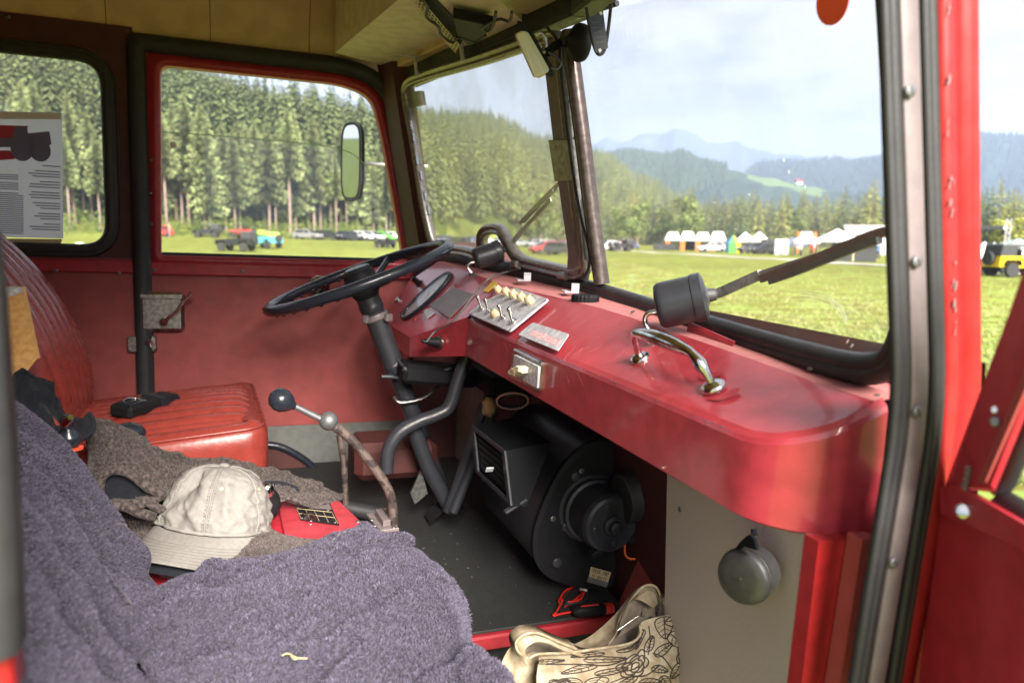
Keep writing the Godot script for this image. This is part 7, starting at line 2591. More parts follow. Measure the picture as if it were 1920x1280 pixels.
	for k in 5:
		var a := Vector3(0.5482, 2.5533, -1.1775).lerp(Vector3(0.5622, 2.5162, -1.1775), k / 5.0)
		m.box(a + Vector3(0.010, 0.003, 0), Vector3(0.014, 0.0008, 0.0006), Basis(Vector3(0, 0, 1), 0.25), 0.0)
	part("engraving", m, M.dull_alu, tg)
	for p in [Vector3(0.5673, 2.5717, -1.177), Vector3(0.569, 2.5135, -1.177)]:
		m = mb()
		m.lathe([[0.0028, 0.0], [0.0028, 0.0006]], p, Vector3(0, 0, 1), 10)
		part("eyelet", m, M.white_plastic, tg)
	m = mb()
	m.tube(spl([Vector3(0.5443, 2.5799, -1.185), Vector3(0.5495, 2.5587, -1.185), Vector3(0.5569, 2.5342, -1.185), Vector3(0.5661, 2.5131, -1.185), Vector3(0.5743, 2.509, -1.185), Vector3(0.5817, 2.5184, -1.185), Vector3(0.5859, 2.5464, -1.185), Vector3(0.589, 2.5911, -1.185)], 5), 0.003, 7)
	part("cord", m, M.rubber, t)
	# round sticker on the screen
	m = mb()
	var so := Vector3(0.566, 2.4483, -0.6396)
	var sl := []
	for k in 36:
		sl.append(so + Vector3(-0.17 * sin(TAU * k / 36), sin(TAU * k / 36), cos(TAU * k / 36)) * 0.0225)
	m.prism(sl, Vector3(-0.0006, 0, 0))
	whole("round_sticker", m, M.sticker, "round orange-red sticker at the top of the passenger windscreen", "sticker", so)


func poster() -> void:
	# information sheet on the rear side window, printed side outwards, the print showing through
	var q := [Vector3(-0.6882, 2.4695, -2.396), Vector3(-0.4491, 2.4834, -2.396), Vector3(-0.4593, 2.1446, -2.396), Vector3(-0.7054, 2.1425, -2.396)]
	var t := thing("information_sheet", "pale lilac printed sheet with a truck picture taped inside the rear side window", "sheet", (q[2] + q[3]) / 2)
	var m := mb()
	m.prism([q[3], q[2], q[1], q[0]], Vector3(0, 0, 0.0008))
	var paper := mat("paper", lin(0.44, 0.42, 0.86), 0.8)
	paper.backlight_enabled = true
	paper.backlight = Color(1.0, 1.0, 1.0)
	part("paper", m, paper, t)
	m = mb()
	m.prism([Vector3(-0.6885, 2.4668, -2.3965), Vector3(-0.4517, 2.4832, -2.3965), Vector3(-0.4523, 2.4662, -2.3965), Vector3(-0.6895, 2.4478, -2.3965)], Vector3(0, 0, 0.003))
	part("tape", m, M.white_plastic, t)
	m = mb()
	m.prism([Vector3(-0.7059, 2.1369, -2.3965), Vector3(-0.462, 2.143, -2.3965), Vector3(-0.468, 2.1222, -2.3965), Vector3(-0.707, 2.1142, -2.3965)], Vector3(0, 0, 0.001))
	part("backing_strip", m, M.knob_beige, t)
	m = mb()
	m.prism([Vector3(-0.6662, 2.4347, -2.3948), Vector3(-0.5306, 2.4423, -2.3948), Vector3(-0.5364, 2.4223, -2.3948), Vector3(-0.5816, 2.3991, -2.3948), Vector3(-0.6082, 2.3997, -2.3948), Vector3(-0.6679, 2.4004, -2.3948)], Vector3(0, 0, 0.0004))
	m.prism([Vector3(-0.6696, 2.3673, -2.3948), Vector3(-0.5754, 2.3745, -2.3948), Vector3(-0.5641, 2.3529, -2.3948), Vector3(-0.623, 2.3431, -2.3948), Vector3(-0.6708, 2.3452, -2.3948)], Vector3(0, 0, 0.0004))
	part("red_print", m, mat("print_pale_red", lin(0.48, 0.055, 0.085), 0.8), t)
	var ink := mat("print_ink", lin(0.17, 0.17, 0.30), 0.8)
	m = mb()
	# small drawing of a truck: cab, bonnet, bed, wheels
	m.prism([Vector3(-0.6201, 2.4015, -2.3944), Vector3(-0.5688, 2.4084, -2.3944), Vector3(-0.5601, 2.4397, -2.3944), Vector3(-0.5331, 2.4393, -2.3944), Vector3(-0.5313, 2.4227, -2.3944), Vector3(-0.481, 2.4325, -2.3944), Vector3(-0.4773, 2.3989, -2.3944), Vector3(-0.4928, 2.3892, -2.3944), Vector3(-0.5478, 2.385, -2.3944), Vector3(-0.6211, 2.3793, -2.3944)], Vector3(0, 0, 0.0003))
	for w in [Vector3(-0.548, 2.3779, -2.394), Vector3(-0.5056, 2.3797, -2.394)]:
		var ring := []
		for k in 18:
			ring.append(w + Vector3(cos(TAU * k / 18) * 0.026, sin(TAU * k / 18) * 0.030, 0))
		m.prism(ring, Vector3(0, 0, 0.0003))
	part("truck_picture", m, ink, t)
	m = mb()
	var r := RandomNumberGenerator.new()
	r.seed = 12
	for k in 26:
		var y := 310.0 + k * 5.0
		var a := Vector3(-0.5349, 2.3381, -2.3945).lerp(Vector3(-0.5404, 2.1518, -2.3945), k / 26.0)
		var bq := Vector3(-0.4593, 2.3405, -2.3945).lerp(Vector3(-0.4664, 2.1547, -2.3945), k / 26.0)
		if k % 4 == 1:
			continue
		var s := r.randf_range(0.0, 0.5)
		m.box(a.lerp(bq, 0.5 + s * 0.5), Vector3(a.distance_to(bq) * (1.0 - s), 0.0028, 0.0003), Basis.IDENTITY, 0.0)
	for k in 30:
		var a := Vector3(-0.6487, 2.3079, -2.3945).lerp(Vector3(-0.6567, 2.1473, -2.3945), k / 30.0)
		var bq := Vector3(-0.5435, 2.312, -2.3945).lerp(Vector3(-0.5492, 2.1514, -2.3945), k / 30.0)
		if k == 3 or k == 8:
			continue
		m.box(a.lerp(bq, 0.5), Vector3(a.distance_to(bq) * (0.92 if k > 9 else 0.7), 0.0024, 0.0003), Basis.IDENTITY, 0.0)
	tag(part("text_lines", m, ink, t), "", "", "", "stuff")



# ---------------------------------------------------------------- the valley outside (level world axes)
# bearing of the slope's foot and ridge as seen from the field: degrees, metres
const FOOT := [[-180, 150], [-60, 112], [-25.108, 116], [-8.920, 122], [-2.501, 200], [6.792, 330], [14.984, 420], [20.847, 700], [180, 700]]
const RIDGE := [[-180, 360, 50], [-60, 330, 50], [-25.108, 340, 48], [-15.877, 380, 41], [-10.888, 400, 38], [-6.930, 520, 62], [-2.501, 640, 83], [3.171, 760, 78], [6.792, 820, 75], [9.571, 860, 54], [12.692, 900, 32], [14.984, 920, 14], [19.057, 950, 0], [180, 950, 0]]
var bumps := FastNoiseLite.new()


func table(t: Array, a: float, k: int) -> float:
	for i in range(1, t.size()):
		if a <= t[i][0]:
			var f := smoothstep(0.0, 1.0, (a - t[i - 1][0]) / (t[i][0] - t[i - 1][0]))
			return lerpf(t[i - 1][k], t[i][k], f)
	return t[-1][k]


func bearing(x: float, z: float) -> float:
	return rad_to_deg(atan2(x, -z))


func spot(deg: float, d: float) -> Vector3:
	var a := deg_to_rad(deg)
	var p := Vector3(sin(a) * d, 0, -cos(a) * d)
	p.y = land(p.x, p.z)
	return p


func land(x: float, z: float) -> float:
	var d := sqrt(x * x + z * z)
	var a := bearing(x, z)
	var foot := table(FOOT, a, 1)
	var far := table(RIDGE, a, 1)
	var high := table(RIDGE, a, 2)
	# the field lifts a little towards the wood
	var h := smoothstep(50.0, foot, d) * 1.6 * smoothstep(20.0, -25.0, a)
	h += bumps.get_noise_2d(x * 0.4, z * 0.4) * 0.10 * smoothstep(6.0, 30.0, d)
	if d > foot:
		var t := (d - foot) / (far - foot)
		if t < 1.0:
			h += high * (1.0 - pow(1.0 - t, 1.08)) * 0.999 + bumps.get_noise_2d(x * 0.03, z * 0.03) * 6.0 * t * clampf(high / 40.0, 0, 1)
		else:
			h += lerpf(high, 0.0, smoothstep(1.0, 2.4, t)) + bumps.get_noise_2d(x * 0.03, z * 0.03) * 6.0 * clampf(high / 40.0, 0, 1) * smoothstep(2.4, 1.0, t)
	return h


func outdoor(called: String, label: String, category: String, at: Vector3, turn := 0.0, group := "") -> Node3D:
	var o := Node3D.new()
	o.name = numbered(called, self)
	add_child(o, true)
	o.position = at
	o.rotation.y = turn
	ORG[o] = Vector3.ZERO
	tag(o, label, category, group)
	return o


func again(o: Node3D, at: Vector3, turn: float, size := 1.0, label := "", group := "") -> Node3D:
	var c := o.duplicate() as Node3D
	c.name = numbered(String(o.name).rstrip("0123456789_"), self)
	add_child(c, true)
	c.position = at
	c.rotation.y = turn
	c.scale = Vector3.ONE * size
	tag(c, label, "", group)
	return c


func structure(called: String, m: MB, material: Material, kind := "structure") -> MeshInstance3D:
	var o := MeshInstance3D.new()
	o.name = numbered(called, self)
	o.mesh = m.done()
	o.material_override = material
	add_child(o, true)
	tag(o, "", "", "", kind)
	ORG[o] = Vector3.ZERO
	return o


func build_land() -> void:
	bumps.seed = 5
	bumps.noise_type = FastNoiseLite.TYPE_SIMPLEX_SMOOTH
	bumps.frequency = 0.2
	var g := fold_noise(66, 0.02)
	var m := mb()
	var radii := [0.0, 1.5, 4, 7, 10, 14, 19, 25, 32, 40, 50, 60, 70, 80, 90, 100, 110, 118, 126, 136, 150, 170, 195, 225, 260, 300, 340, 390, 450, 520, 600, 690, 790, 900, 1050, 1300, 1700, 2400, 3600, 5200]
	var steps := []
	var a := -180.0
	while a < 180.0:
		steps.append(a)
		a += 1.0 if a > -45 and a < 45 else 5.0
	steps.append(180.0)
	var rows := []
	for d in radii:
		var row := []
		for s in steps:
			row.append(spot(s, d))
		rows.append(row)
	var grp := m.group()
	for i in radii.size() - 1:
		for j in steps.size() - 1:
			var q := [rows[i][j], rows[i][j + 1], rows[i + 1][j + 1], rows[i + 1][j]]
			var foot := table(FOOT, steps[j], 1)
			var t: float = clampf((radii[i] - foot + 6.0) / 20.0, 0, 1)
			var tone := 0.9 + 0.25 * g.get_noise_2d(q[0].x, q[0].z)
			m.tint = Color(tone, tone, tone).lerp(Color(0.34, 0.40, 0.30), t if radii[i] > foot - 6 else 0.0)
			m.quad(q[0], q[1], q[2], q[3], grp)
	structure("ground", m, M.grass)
	# gravel track past the tents
	m = mb()
	var left := []
	var right := []
	for k in 41:
		var f := k / 40.0
		var deg := lerpf(1.552, 37.579, f)
		var mid := 1.0 / lerpf(1.0 / 165.0, 1.0 / 52.0, f)
		var p := spot(deg, mid - 2.6)
		var q := spot(deg, mid + 2.6)
		left.append(p + Vector3(0, 0.03, 0))
		right.append(q + Vector3(0, 0.03, 0))
	m.loft([left, right], false, false)
	structure("track", m, M.gravel)
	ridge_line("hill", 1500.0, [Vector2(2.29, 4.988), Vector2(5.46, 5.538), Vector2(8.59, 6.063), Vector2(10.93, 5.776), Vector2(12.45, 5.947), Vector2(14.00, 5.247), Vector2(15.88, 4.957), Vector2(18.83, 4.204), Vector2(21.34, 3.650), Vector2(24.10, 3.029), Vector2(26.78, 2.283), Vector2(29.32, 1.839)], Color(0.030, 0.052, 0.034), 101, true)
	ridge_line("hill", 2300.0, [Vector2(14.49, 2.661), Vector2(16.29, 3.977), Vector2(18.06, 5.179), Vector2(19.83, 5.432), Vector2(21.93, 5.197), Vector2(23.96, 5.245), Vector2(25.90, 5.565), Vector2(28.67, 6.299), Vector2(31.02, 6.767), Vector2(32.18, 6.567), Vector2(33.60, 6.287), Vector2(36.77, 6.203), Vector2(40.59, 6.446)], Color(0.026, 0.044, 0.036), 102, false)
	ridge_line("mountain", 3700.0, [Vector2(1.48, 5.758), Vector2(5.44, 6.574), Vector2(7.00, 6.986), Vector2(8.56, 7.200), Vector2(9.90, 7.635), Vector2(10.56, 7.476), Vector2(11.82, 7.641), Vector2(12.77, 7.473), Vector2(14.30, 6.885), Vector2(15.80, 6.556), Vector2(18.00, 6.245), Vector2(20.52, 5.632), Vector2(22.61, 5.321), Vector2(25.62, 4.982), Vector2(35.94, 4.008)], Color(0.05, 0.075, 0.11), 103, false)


func ridge_line(called: String, d: float, prof: Array, tone: Color, seed_number: int, meadow: bool) -> void:
	var n := fold_noise(seed_number, 0.006)
	var m := mb()
	var cols := []
	var steps := 150
	var a0: float = prof[0].x
	var a1: float = prof[-1].x
	for i in steps + 1:
		var a := lerpf(a0, a1, float(i) / steps)
		var el: float = prof[-1].y
		for k in range(1, prof.size()):
			if a <= prof[k].x:
				el = lerpf(prof[k - 1].y, prof[k].y, smoothstep(0, 1, (a - prof[k - 1].x) / (prof[k].x - prof[k - 1].x)) * 0.5 + 0.5 * (a - prof[k - 1].x) / (prof[k].x - prof[k - 1].x))
				break
		var top := tan(deg_to_rad(el)) * d + 1.9
		var col := []
		for j in 15:
			var f := j / 14.0
			var r := lerpf(d * 0.62, d, f) if j < 11 else lerpf(d, d * 1.3, (f - 10 / 14.0) / (4 / 14.0))
			if j < 11:
				r = lerpf(d * 0.62, d, j / 10.0)
			var h := top * smoothstep(0.0, 1.0, j / 10.0) if j <= 10 else top * (1.0 - (j - 10) / 4.0)
			var rad := deg_to_rad(a)
			var p := Vector3(sin(rad) * r, h, -cos(rad) * r)
			p += Vector3(0, 1, 0) * n.get_noise_2d(p.x, p.z) * d * 0.008 * (0.3 if j == 10 else 1.0) + Vector3(sin(rad), 0, -cos(rad)) * n.get_noise_2d(p.z, p.x) * d * 0.03
			col.append(p)
		cols.append(col)
	var g := m.group()
	for i in steps:
		for j in 14:
			var p: Vector3 = cols[i][j]
			var v := 1.0 + 0.5 * n.get_noise_2d(p.x * 3.0, p.z * 3.0)
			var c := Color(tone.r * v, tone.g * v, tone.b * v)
			var deg := lerpf(a0, a1, (i + 0.5) / steps)
			if meadow and deg > 15.599 and deg < 24.515 and j <= 9 and j >= 10 - int(round(3.4 * sin(PI * (deg - 15.599) / (24.515 - 15.599)) + 0.3 * n.get_noise_2d(i * 2.3, 7.0))):
				c = Color(0.12, 0.18, 0.065)
			m.tint = c
			m.quad(cols[i][j], cols[i][j + 1], cols[i + 1][j + 1], cols[i + 1][j], g)
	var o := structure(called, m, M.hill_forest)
	# the wood that gives these slopes their nap
	if d > 3000.0:
		return
	var r := RandomNumberGenerator.new()
	r.seed = seed_number
	var places := []
	for k in 5200:
		var i := r.randi_range(0, steps - 1)
		var j := r.randi_range(2, 10)
		var deg := lerpf(a0, a1, (i + 0.5) / steps)
		if meadow and deg > 15.599 and deg < 24.515 and j >= 4:
			continue
		var p: Vector3 = cols[i][j].lerp(cols[i + 1][j], r.randf()).lerp(cols[i][mini(j + 1, 10)], r.randf())
		var s := r.randf_range(9.0, 17.0)
		var v := r.randf_range(0.8, 1.25)
		places.append([Transform3D(Basis(Vector3.UP, r.randf() * TAU).scaled(Vector3(s * 0.30, s, s * 0.30)), p), Color(tone.r * v, tone.g * v, tone.b * v)])
	var cone := mb()
	cone.lathe([[0.9, 0.0], [0.6, 0.3], [0.62, 0.32], [0.3, 0.65], [0.02, 1.0]], Vector3.ZERO, Vector3.UP, 6)
	scatter("hill_wood", cone.done(), M.hill_forest, places)


func scatter(called: String, mesh: Mesh, material: Material, places: Array, parent: Node = null) -> void:
	mesh.surface_set_material(0, material)
	var mm := MultiMesh.new()
	mm.transform_format = MultiMesh.TRANSFORM_3D
	mm.use_colors = true
	mm.mesh = mesh
	mm.instance_count = places.size()
	for k in places.size():
		mm.set_instance_transform(k, places[k][0])
		mm.set_instance_color(k, places[k][1])
	var o := MultiMeshInstance3D.new()
	o.name = numbered(called, self)
	o.multimesh = mm
	add_child(o, true)
	tag(o, "", "", "", "stuff")


# crown of a spruce of unit height: whorls of drooping fronds
func spruce_crown(seed_number: int, bare: float, whorls: int, arms: int, detail: bool, tone: Color, wide: float) -> MB:
	var r := RandomNumberGenerator.new()
	r.seed = seed_number
	var m := mb()
	for k in whorls:
		var t := float(k) / whorls
		var y := lerpf(bare, 0.985, pow(t, 0.92))
		var reach := wide * pow(1.0 - t, 0.8) * (0.72 + 0.28 * minf(1.0, t * 7.0))
		for i in arms:
			var a := TAU * (i + r.randf_range(-0.35, 0.35)) / arms + k * 1.7
			var L := (reach + 0.006) * r.randf_range(0.62, 1.18)
			var d := Vector3(cos(a), 0, sin(a))
			var s := Vector3(-sin(a), 0, cos(a))
			var y0 := y + r.randf_range(-0.022, 0.022)
			var v := r.randf_range(0.55, 1.45)
			m.tint = Color(tone.r * v, tone.g * v * r.randf_range(0.92, 1.08), tone.b * v)
			var drop := L * r.randf_range(0.25, 0.6)
			var p0 := Vector3(0, y0 + L * 0.12, 0)
			var p1 := d * L * 0.55 + Vector3(0, y0 - drop * 0.25, 0)
			var p2 := d * L + Vector3(0, y0 - drop * 0.6, 0)
			var w := L * (0.24 if detail else 0.2) + 0.003
			if detail:
				for f in [0.35, 0.62, 0.88]:
					var c := p0.lerp(p1, f / 0.55) if f < 0.55 else p1.lerp(p2, (f - 0.55) / 0.45)
					for sd in [-1.0, 1.0]:
						var e: Vector3 = c + s * sd * w * (1.15 - f * 0.6) + d * L * 0.16 - Vector3(0, drop * 0.5 + r.randf() * 0.012, 0)
						m.tri(c - d * L * 0.10, c + d * L * 0.12, e)
						m.tri(c + d * L * 0.04, c + d * L * 0.20, e + d * L * 0.10 + Vector3(0, 0.008, 0))
				m.tri(p0, p1 + s * w * 0.25, p1 - s * w * 0.25)
				m.tri(p1 + s * w * 0.2, p2, p1 - s * w * 0.2)
			else:
				m.tri(p0, p1 + s * w, p2 - Vector3(0, drop * 0.4, 0))
				m.tri(p0, p2 - Vector3(0, drop * 0.4, 0), p1 - s * w)
	return m


func leafy_crown(seed_number: int, clumps: int, leaves: int, tone: Color) -> MB:
	var r := RandomNumberGenerator.new()
	r.seed = seed_number
	var m := mb()
	for k in clumps:
		var c := Vector3(r.randf_range(-0.22, 0.22), r.randf_range(0.28, 0.86), r.randf_range(-0.22, 0.22))
		var rad := r.randf_range(0.10, 0.19) * (1.1 - absf(c.y - 0.5))
		var cv := r.randf_range(0.6, 1.3)
		for i in leaves:
			var d := Vector3(r.randfn(), r.randfn(), r.randfn()).normalized()
			var p := c + d * rad * pow(r.randf(), 0.4)
			var u := d.cross(Vector3(r.randf() - 0.5, r.randf() - 0.5, r.randf() - 0.5)).normalized()
			var w := (d + u.cross(d) * r.randf_range(-0.8, 0.8)).cross(u).normalized()
			var s := r.randf_range(0.016, 0.034)
			var v := cv * r.randf_range(0.7, 1.3)
			m.tint = Color(tone.r * v, tone.g * v, tone.b * v)
			m.tri(p - u * s, p + w * s, p + u * s)
			m.tri(p - u * s, p + u * s, p - w * s * 0.8)
	return m


func tree(called: String, label: String, group: String, crown: MB, material: String, trunk_r: float, at: Vector3, size: float, top := 0.97) -> Node3D:
	var t := outdoor(called, label, "tree", at, 0.0, group)
	var m := mb()
	m.tube(spl([Vector3(0, -0.02, 0), Vector3(0.004, top * 0.35, 0.003), Vector3(-0.003, top * 0.7, 0), Vector3(0, top, 0)], 2), [trunk_r * 1.25, trunk_r, trunk_r * 0.9, trunk_r * 0.75, trunk_r * 0.5, trunk_r * 0.3, trunk_r * 0.1], 7)
	part("trunk", m, M.bark, t)
	part("crown", crown, M[material], t)
	t.scale = Vector3.ONE * size
	return t


func build_field() -> void:
	woods()
	vehicles()
	stalls()


func woods() -> void:
	var r := RandomNumberGenerator.new()
	r.seed = 77
	var dark := Color(0.155, 0.185, 0.080)
	var label := "tall dark spruce with bare lower trunk at the edge of the wood"
	var grp := "spruces along the edge of the wood"
	var kinds := []
	for k in 4:
		kinds.append(tree("spruce_tree", label, grp, spruce_crown(200 + k, [0.40, 0.46, 0.30, 0.16][k], 44, 9, true, dark * [1.0, 1.2, 0.85, 1.35][k], [0.135, 0.12, 0.15, 0.155][k]), "needles", 0.0115, spot(-50.0 - k, 140), 27.0))
	var deg := -36.162
	var k := 0
	while deg < -7.649:
		var d := table(FOOT, deg, 1) + r.randf_range(3.0, 16.0)
		again(kinds[k % 4 if k % 3 else (k + 1) % 4], spot(deg, d), r.randf() * TAU, r.randf_range(12.5, 20.0))
		deg += r.randf_range(0.30, 0.72)
		k += 1
	# the slope behind: a wood that reads as one mass
	var low := []
	for v in 3:
		low.append([spruce_crown(300 + v, 0.12, 24, 8, false, Color(1, 1, 1), 0.15), []])
	var broad := [leafy_crown(310, 16, 22, Color(1, 1, 1)), []]
	var n := fold_noise(88, 0.012)
	for i in 11500:
		var a := r.randf_range(-38.474, 19.419)
		var foot := table(FOOT, a, 1)
		var far := table(RIDGE, a, 1)
		var high := table(RIDGE, a, 2)
		if high < 4.0:
			continue
		var t := r.randf()
		var d := lerpf(foot + 12.0, far + 50.0, pow(t, 0.7))
		var p := spot(a, d)
		var s := r.randf_range(15.0, 24.0)
		var pale := clampf(smoothstep(-12.0, 4.0, a) * 0.75 + n.get_noise_2d(p.x, p.z) * 0.9 - 0.05, 0.0, 1.0)
		var c := Color(0.125, 0.155, 0.065).lerp(Color(0.24, 0.26, 0.085), pale) * r.randf_range(0.7, 1.35)
		c.a = 1.0
		var xf := Transform3D(Basis(Vector3.UP, r.randf() * TAU).scaled(Vector3(s, s * r.randf_range(0.9, 1.15), s)), p)
		if pale > 0.5 and r.randf() < 0.35:
			broad[1].append([Transform3D(xf.basis.scaled(Vector3(0.75, 0.7, 0.75)), p), c])
		else:
			low[i % 3][1].append([xf, c])
	for v in low:
		scatter("hillside_wood", v[0].done(), M.needles, v[1])
	scatter("hillside_wood", broad[0].done(), M.leaves, broad[1])
	# undergrowth along the foot of the wood
	var bush := leafy_crown(320, 5, 16, Color(1, 1, 1))
	var places := []
	for i in 700:
		var a := r.randf_range(-38.224, -6.530)
		var d := table(FOOT, a, 1) + r.randf_range(-3.0, 14.0)
		var s := r.randf_range(1.6, 4.5)
		var c := Color(0.10, 0.16, 0.04).lerp(Color(0.20, 0.24, 0.06), r.randf())
		places.append([Transform3D(Basis(Vector3.UP, r.randf() * TAU).scaled(Vector3(s, s * 0.9, s)), spot(a, d) - Vector3(0, s * 0.2, 0)), c])
	scatter("undergrowth", bush.done(), M.leaves, places)
	# grass tufts on the nearer field
	var tuft := mb()
	for i in 5:
		var q := Vector3(r.randf_range(-0.5, 0.5), 0, r.randf_range(-0.5, 0.5))
		var lean := Vector3(r.randf_range(-0.4, 0.4), r.randf_range(0.7, 1.2), r.randf_range(-0.4, 0.4))
		tuft.tri(q + Vector3(-0.10, 0, 0), q + Vector3(0.10, 0, 0.04), q + lean)
	var blades := []
	for i in 42000:
		var d := 7.0 / (1.0 - 0.87 * r.randf())
		var p := spot(r.randf_range(-10.496, 38.829), d)
		var s := r.randf_range(0.03, 0.07)
		var v := r.randf_range(0.9, 1.12)
		var dry := clampf(n.get_noise_2d(p.x * 4.0, p.z * 14.0) * 1.6 + 0.3, 0.0, 1.0)
		blades.append([Transform3D(Basis(Vector3.UP, r.randf() * TAU).scaled(Vector3(s * 1.6, s, s * 1.6)), p), Color(0.27 * v, 0.32 * v, 0.115 * v).lerp(Color(0.38, 0.34, 0.18), dry * 0.7)])
	scatter("grass_tufts", tuft.done(), M.leaves, blades)
	# tree belt behind the tents
	var belt := "conifer in the tree belt behind the festival tents"
	var bg := "conifers behind the festival tents"
	var mid := []
	for v in 3:
		mid.append(tree("conifer_tree", belt, bg, spruce_crown(400 + v, 0.06, 26, 8, true, [Color(0.20, 0.23, 0.085), Color(0.26, 0.275, 0.095), Color(0.13, 0.17, 0.07)][v], [0.15, 0.17, 0.14][v]), "needles", 0.012, spot(5.590, 235 + v * 3), 17.0))
	deg = 0.944
	k = 0
	while deg < 35.220:
		var d := r.randf_range(215.0, 290.0) if deg < 27.574 else r.randf_range(130.0, 190.0)
		var tall := r.randf_range(13.5, 18.0)
		if deg > 27.574:
			tall = r.randf_range(9.0, 12.5)
		again(mid[r.randi() % 3], spot(deg, d), r.randf() * TAU, tall)
		deg += r.randf_range(0.14, 0.32)
	again(mid[1], spot(25.410, 205.0), 1.0, 17.5, "tall pale green conifer standing above the belt at the right of the windscreen")
	var b := tree("leafy_tree", "round light green leafy tree in front of the conifers beyond the field", "leafy trees before the conifers", leafy_crown(500, 22, 60, Color(0.15, 0.20, 0.055)), "leaves", 0.02, spot(13.077, 205), 14.0, 0.6)
	for q in [[9.374, 200, 12.0], [11.335, 215, 11.0], [7.988, 190, 10.0], [20.136, 230, 13.0], [5.590, 185, 12.0], [2.160, 180, 13.0]]:
		again(b, spot(q[0], q[1]), r.randf() * TAU, q[2])
	var y := tree("yellow_bush", "broad yellow-green bush behind the stage at the far right", "", leafy_crown(510, 20, 60, Color(0.26, 0.27, 0.06)), "leaves", 0.02, spot(33.608, 92), 5.0, 0.4)
	y.scale = Vector3(8.0, 4.6, 6.0)


func wheel(t: Node3D, x: float, z: float, r: float, w := 0.2) -> void:
	var m := mb()
	var s := signf(z)
	m.lathe([[r * 0.62, -w / 2], [r * 0.94, -w / 2], [r, -w * 0.35], [r, w * 0.35], [r * 0.94, w / 2], [r * 0.62, w / 2]], Vector3(x, r, z), Vector3(0, 0, s), 18)
	var o := part("wheel", m, M.tyre, t)
	m = mb()
	m.lathe([[r * 0.60, w * 0.2], [r * 0.62, w * 0.44], [r * 0.45, w * 0.40], [r * 0.2, w * 0.46], [r * 0.12, w * 0.46]], Vector3(x, r, z), Vector3(0, 0, s), 14)
	part("rim", m, M.hubcap, o)


func paint(c: Color) -> StandardMaterial3D:
	var key := "paint_" + c.to_html()
	if not M.has(key):
		mat(key, c, 0.35)
	return M[key]


func slab(poly: Array, half: float, bevel: float) -> MB:
	var m := mb()
	var p := poly.map(func(q): return Vector3(q.x, q.y, 0.0))
	m.prism(p, Vector3(0, 0, half), bevel)
	m.prism(p, Vector3(0, 0, -half), bevel)
	return m


func V2(a: float, b: float) -> Vector2:
	return Vector2(a, b)


func car(label: String, c: Color, at: Vector3, turn: float, group := "", estate := true) -> Node3D:
	var t := outdoor("parked_car", label, "car", at, turn, group)
	var rear := 2.0 if estate else 1.3
	part("body", slab([V2(-2.1, 0.32), V2(-2.12, 0.62), V2(-1.95, 0.82), V2(-1.0, 0.95), V2(2.0, 0.98), V2(2.12, 0.75), V2(2.1, 0.32)], 0.86, 0.06), paint(c), t)
	part("cabin", slab([V2(-1.05, 0.93), V2(-0.35, 1.44), V2(0.2, 1.50), V2(rear - 0.5, 1.47), V2(rear, 0.96)], 0.74, 0.05), paint(c), t)
	part("window", slab([V2(-0.78, 1.0), V2(-0.28, 1.38), V2(0.25, 1.40), V2(0.25, 1.0)], 0.755, 0.0), M.car_window, t)
	part("window", slab([V2(0.36, 1.0), V2(0.36, 1.40), V2(rear - 0.62, 1.38), V2(rear - 0.25, 1.0)], 0.755, 0.0), M.car_window, t)
	var m := mb()
	m.quad(Vector3(-1.07, 0.97, 0.62), Vector3(-1.07, 0.97, -0.62), Vector3(-0.44, 1.42, -0.58), Vector3(-0.44, 1.42, 0.58))
	part("windscreen", m, M.car_window, t)
	for z in [-0.78, 0.78]:
		wheel(t, -1.3, z, 0.32)
		wheel(t, 1.35, z, 0.32)
		m = mb()
		m.box(Vector3(-2.08, 0.72, z * 0.75), Vector3(0.08, 0.12, 0.28), Basis.IDENTITY, 0.02)
		part("headlight", m, M.white_plastic, t)
	return t


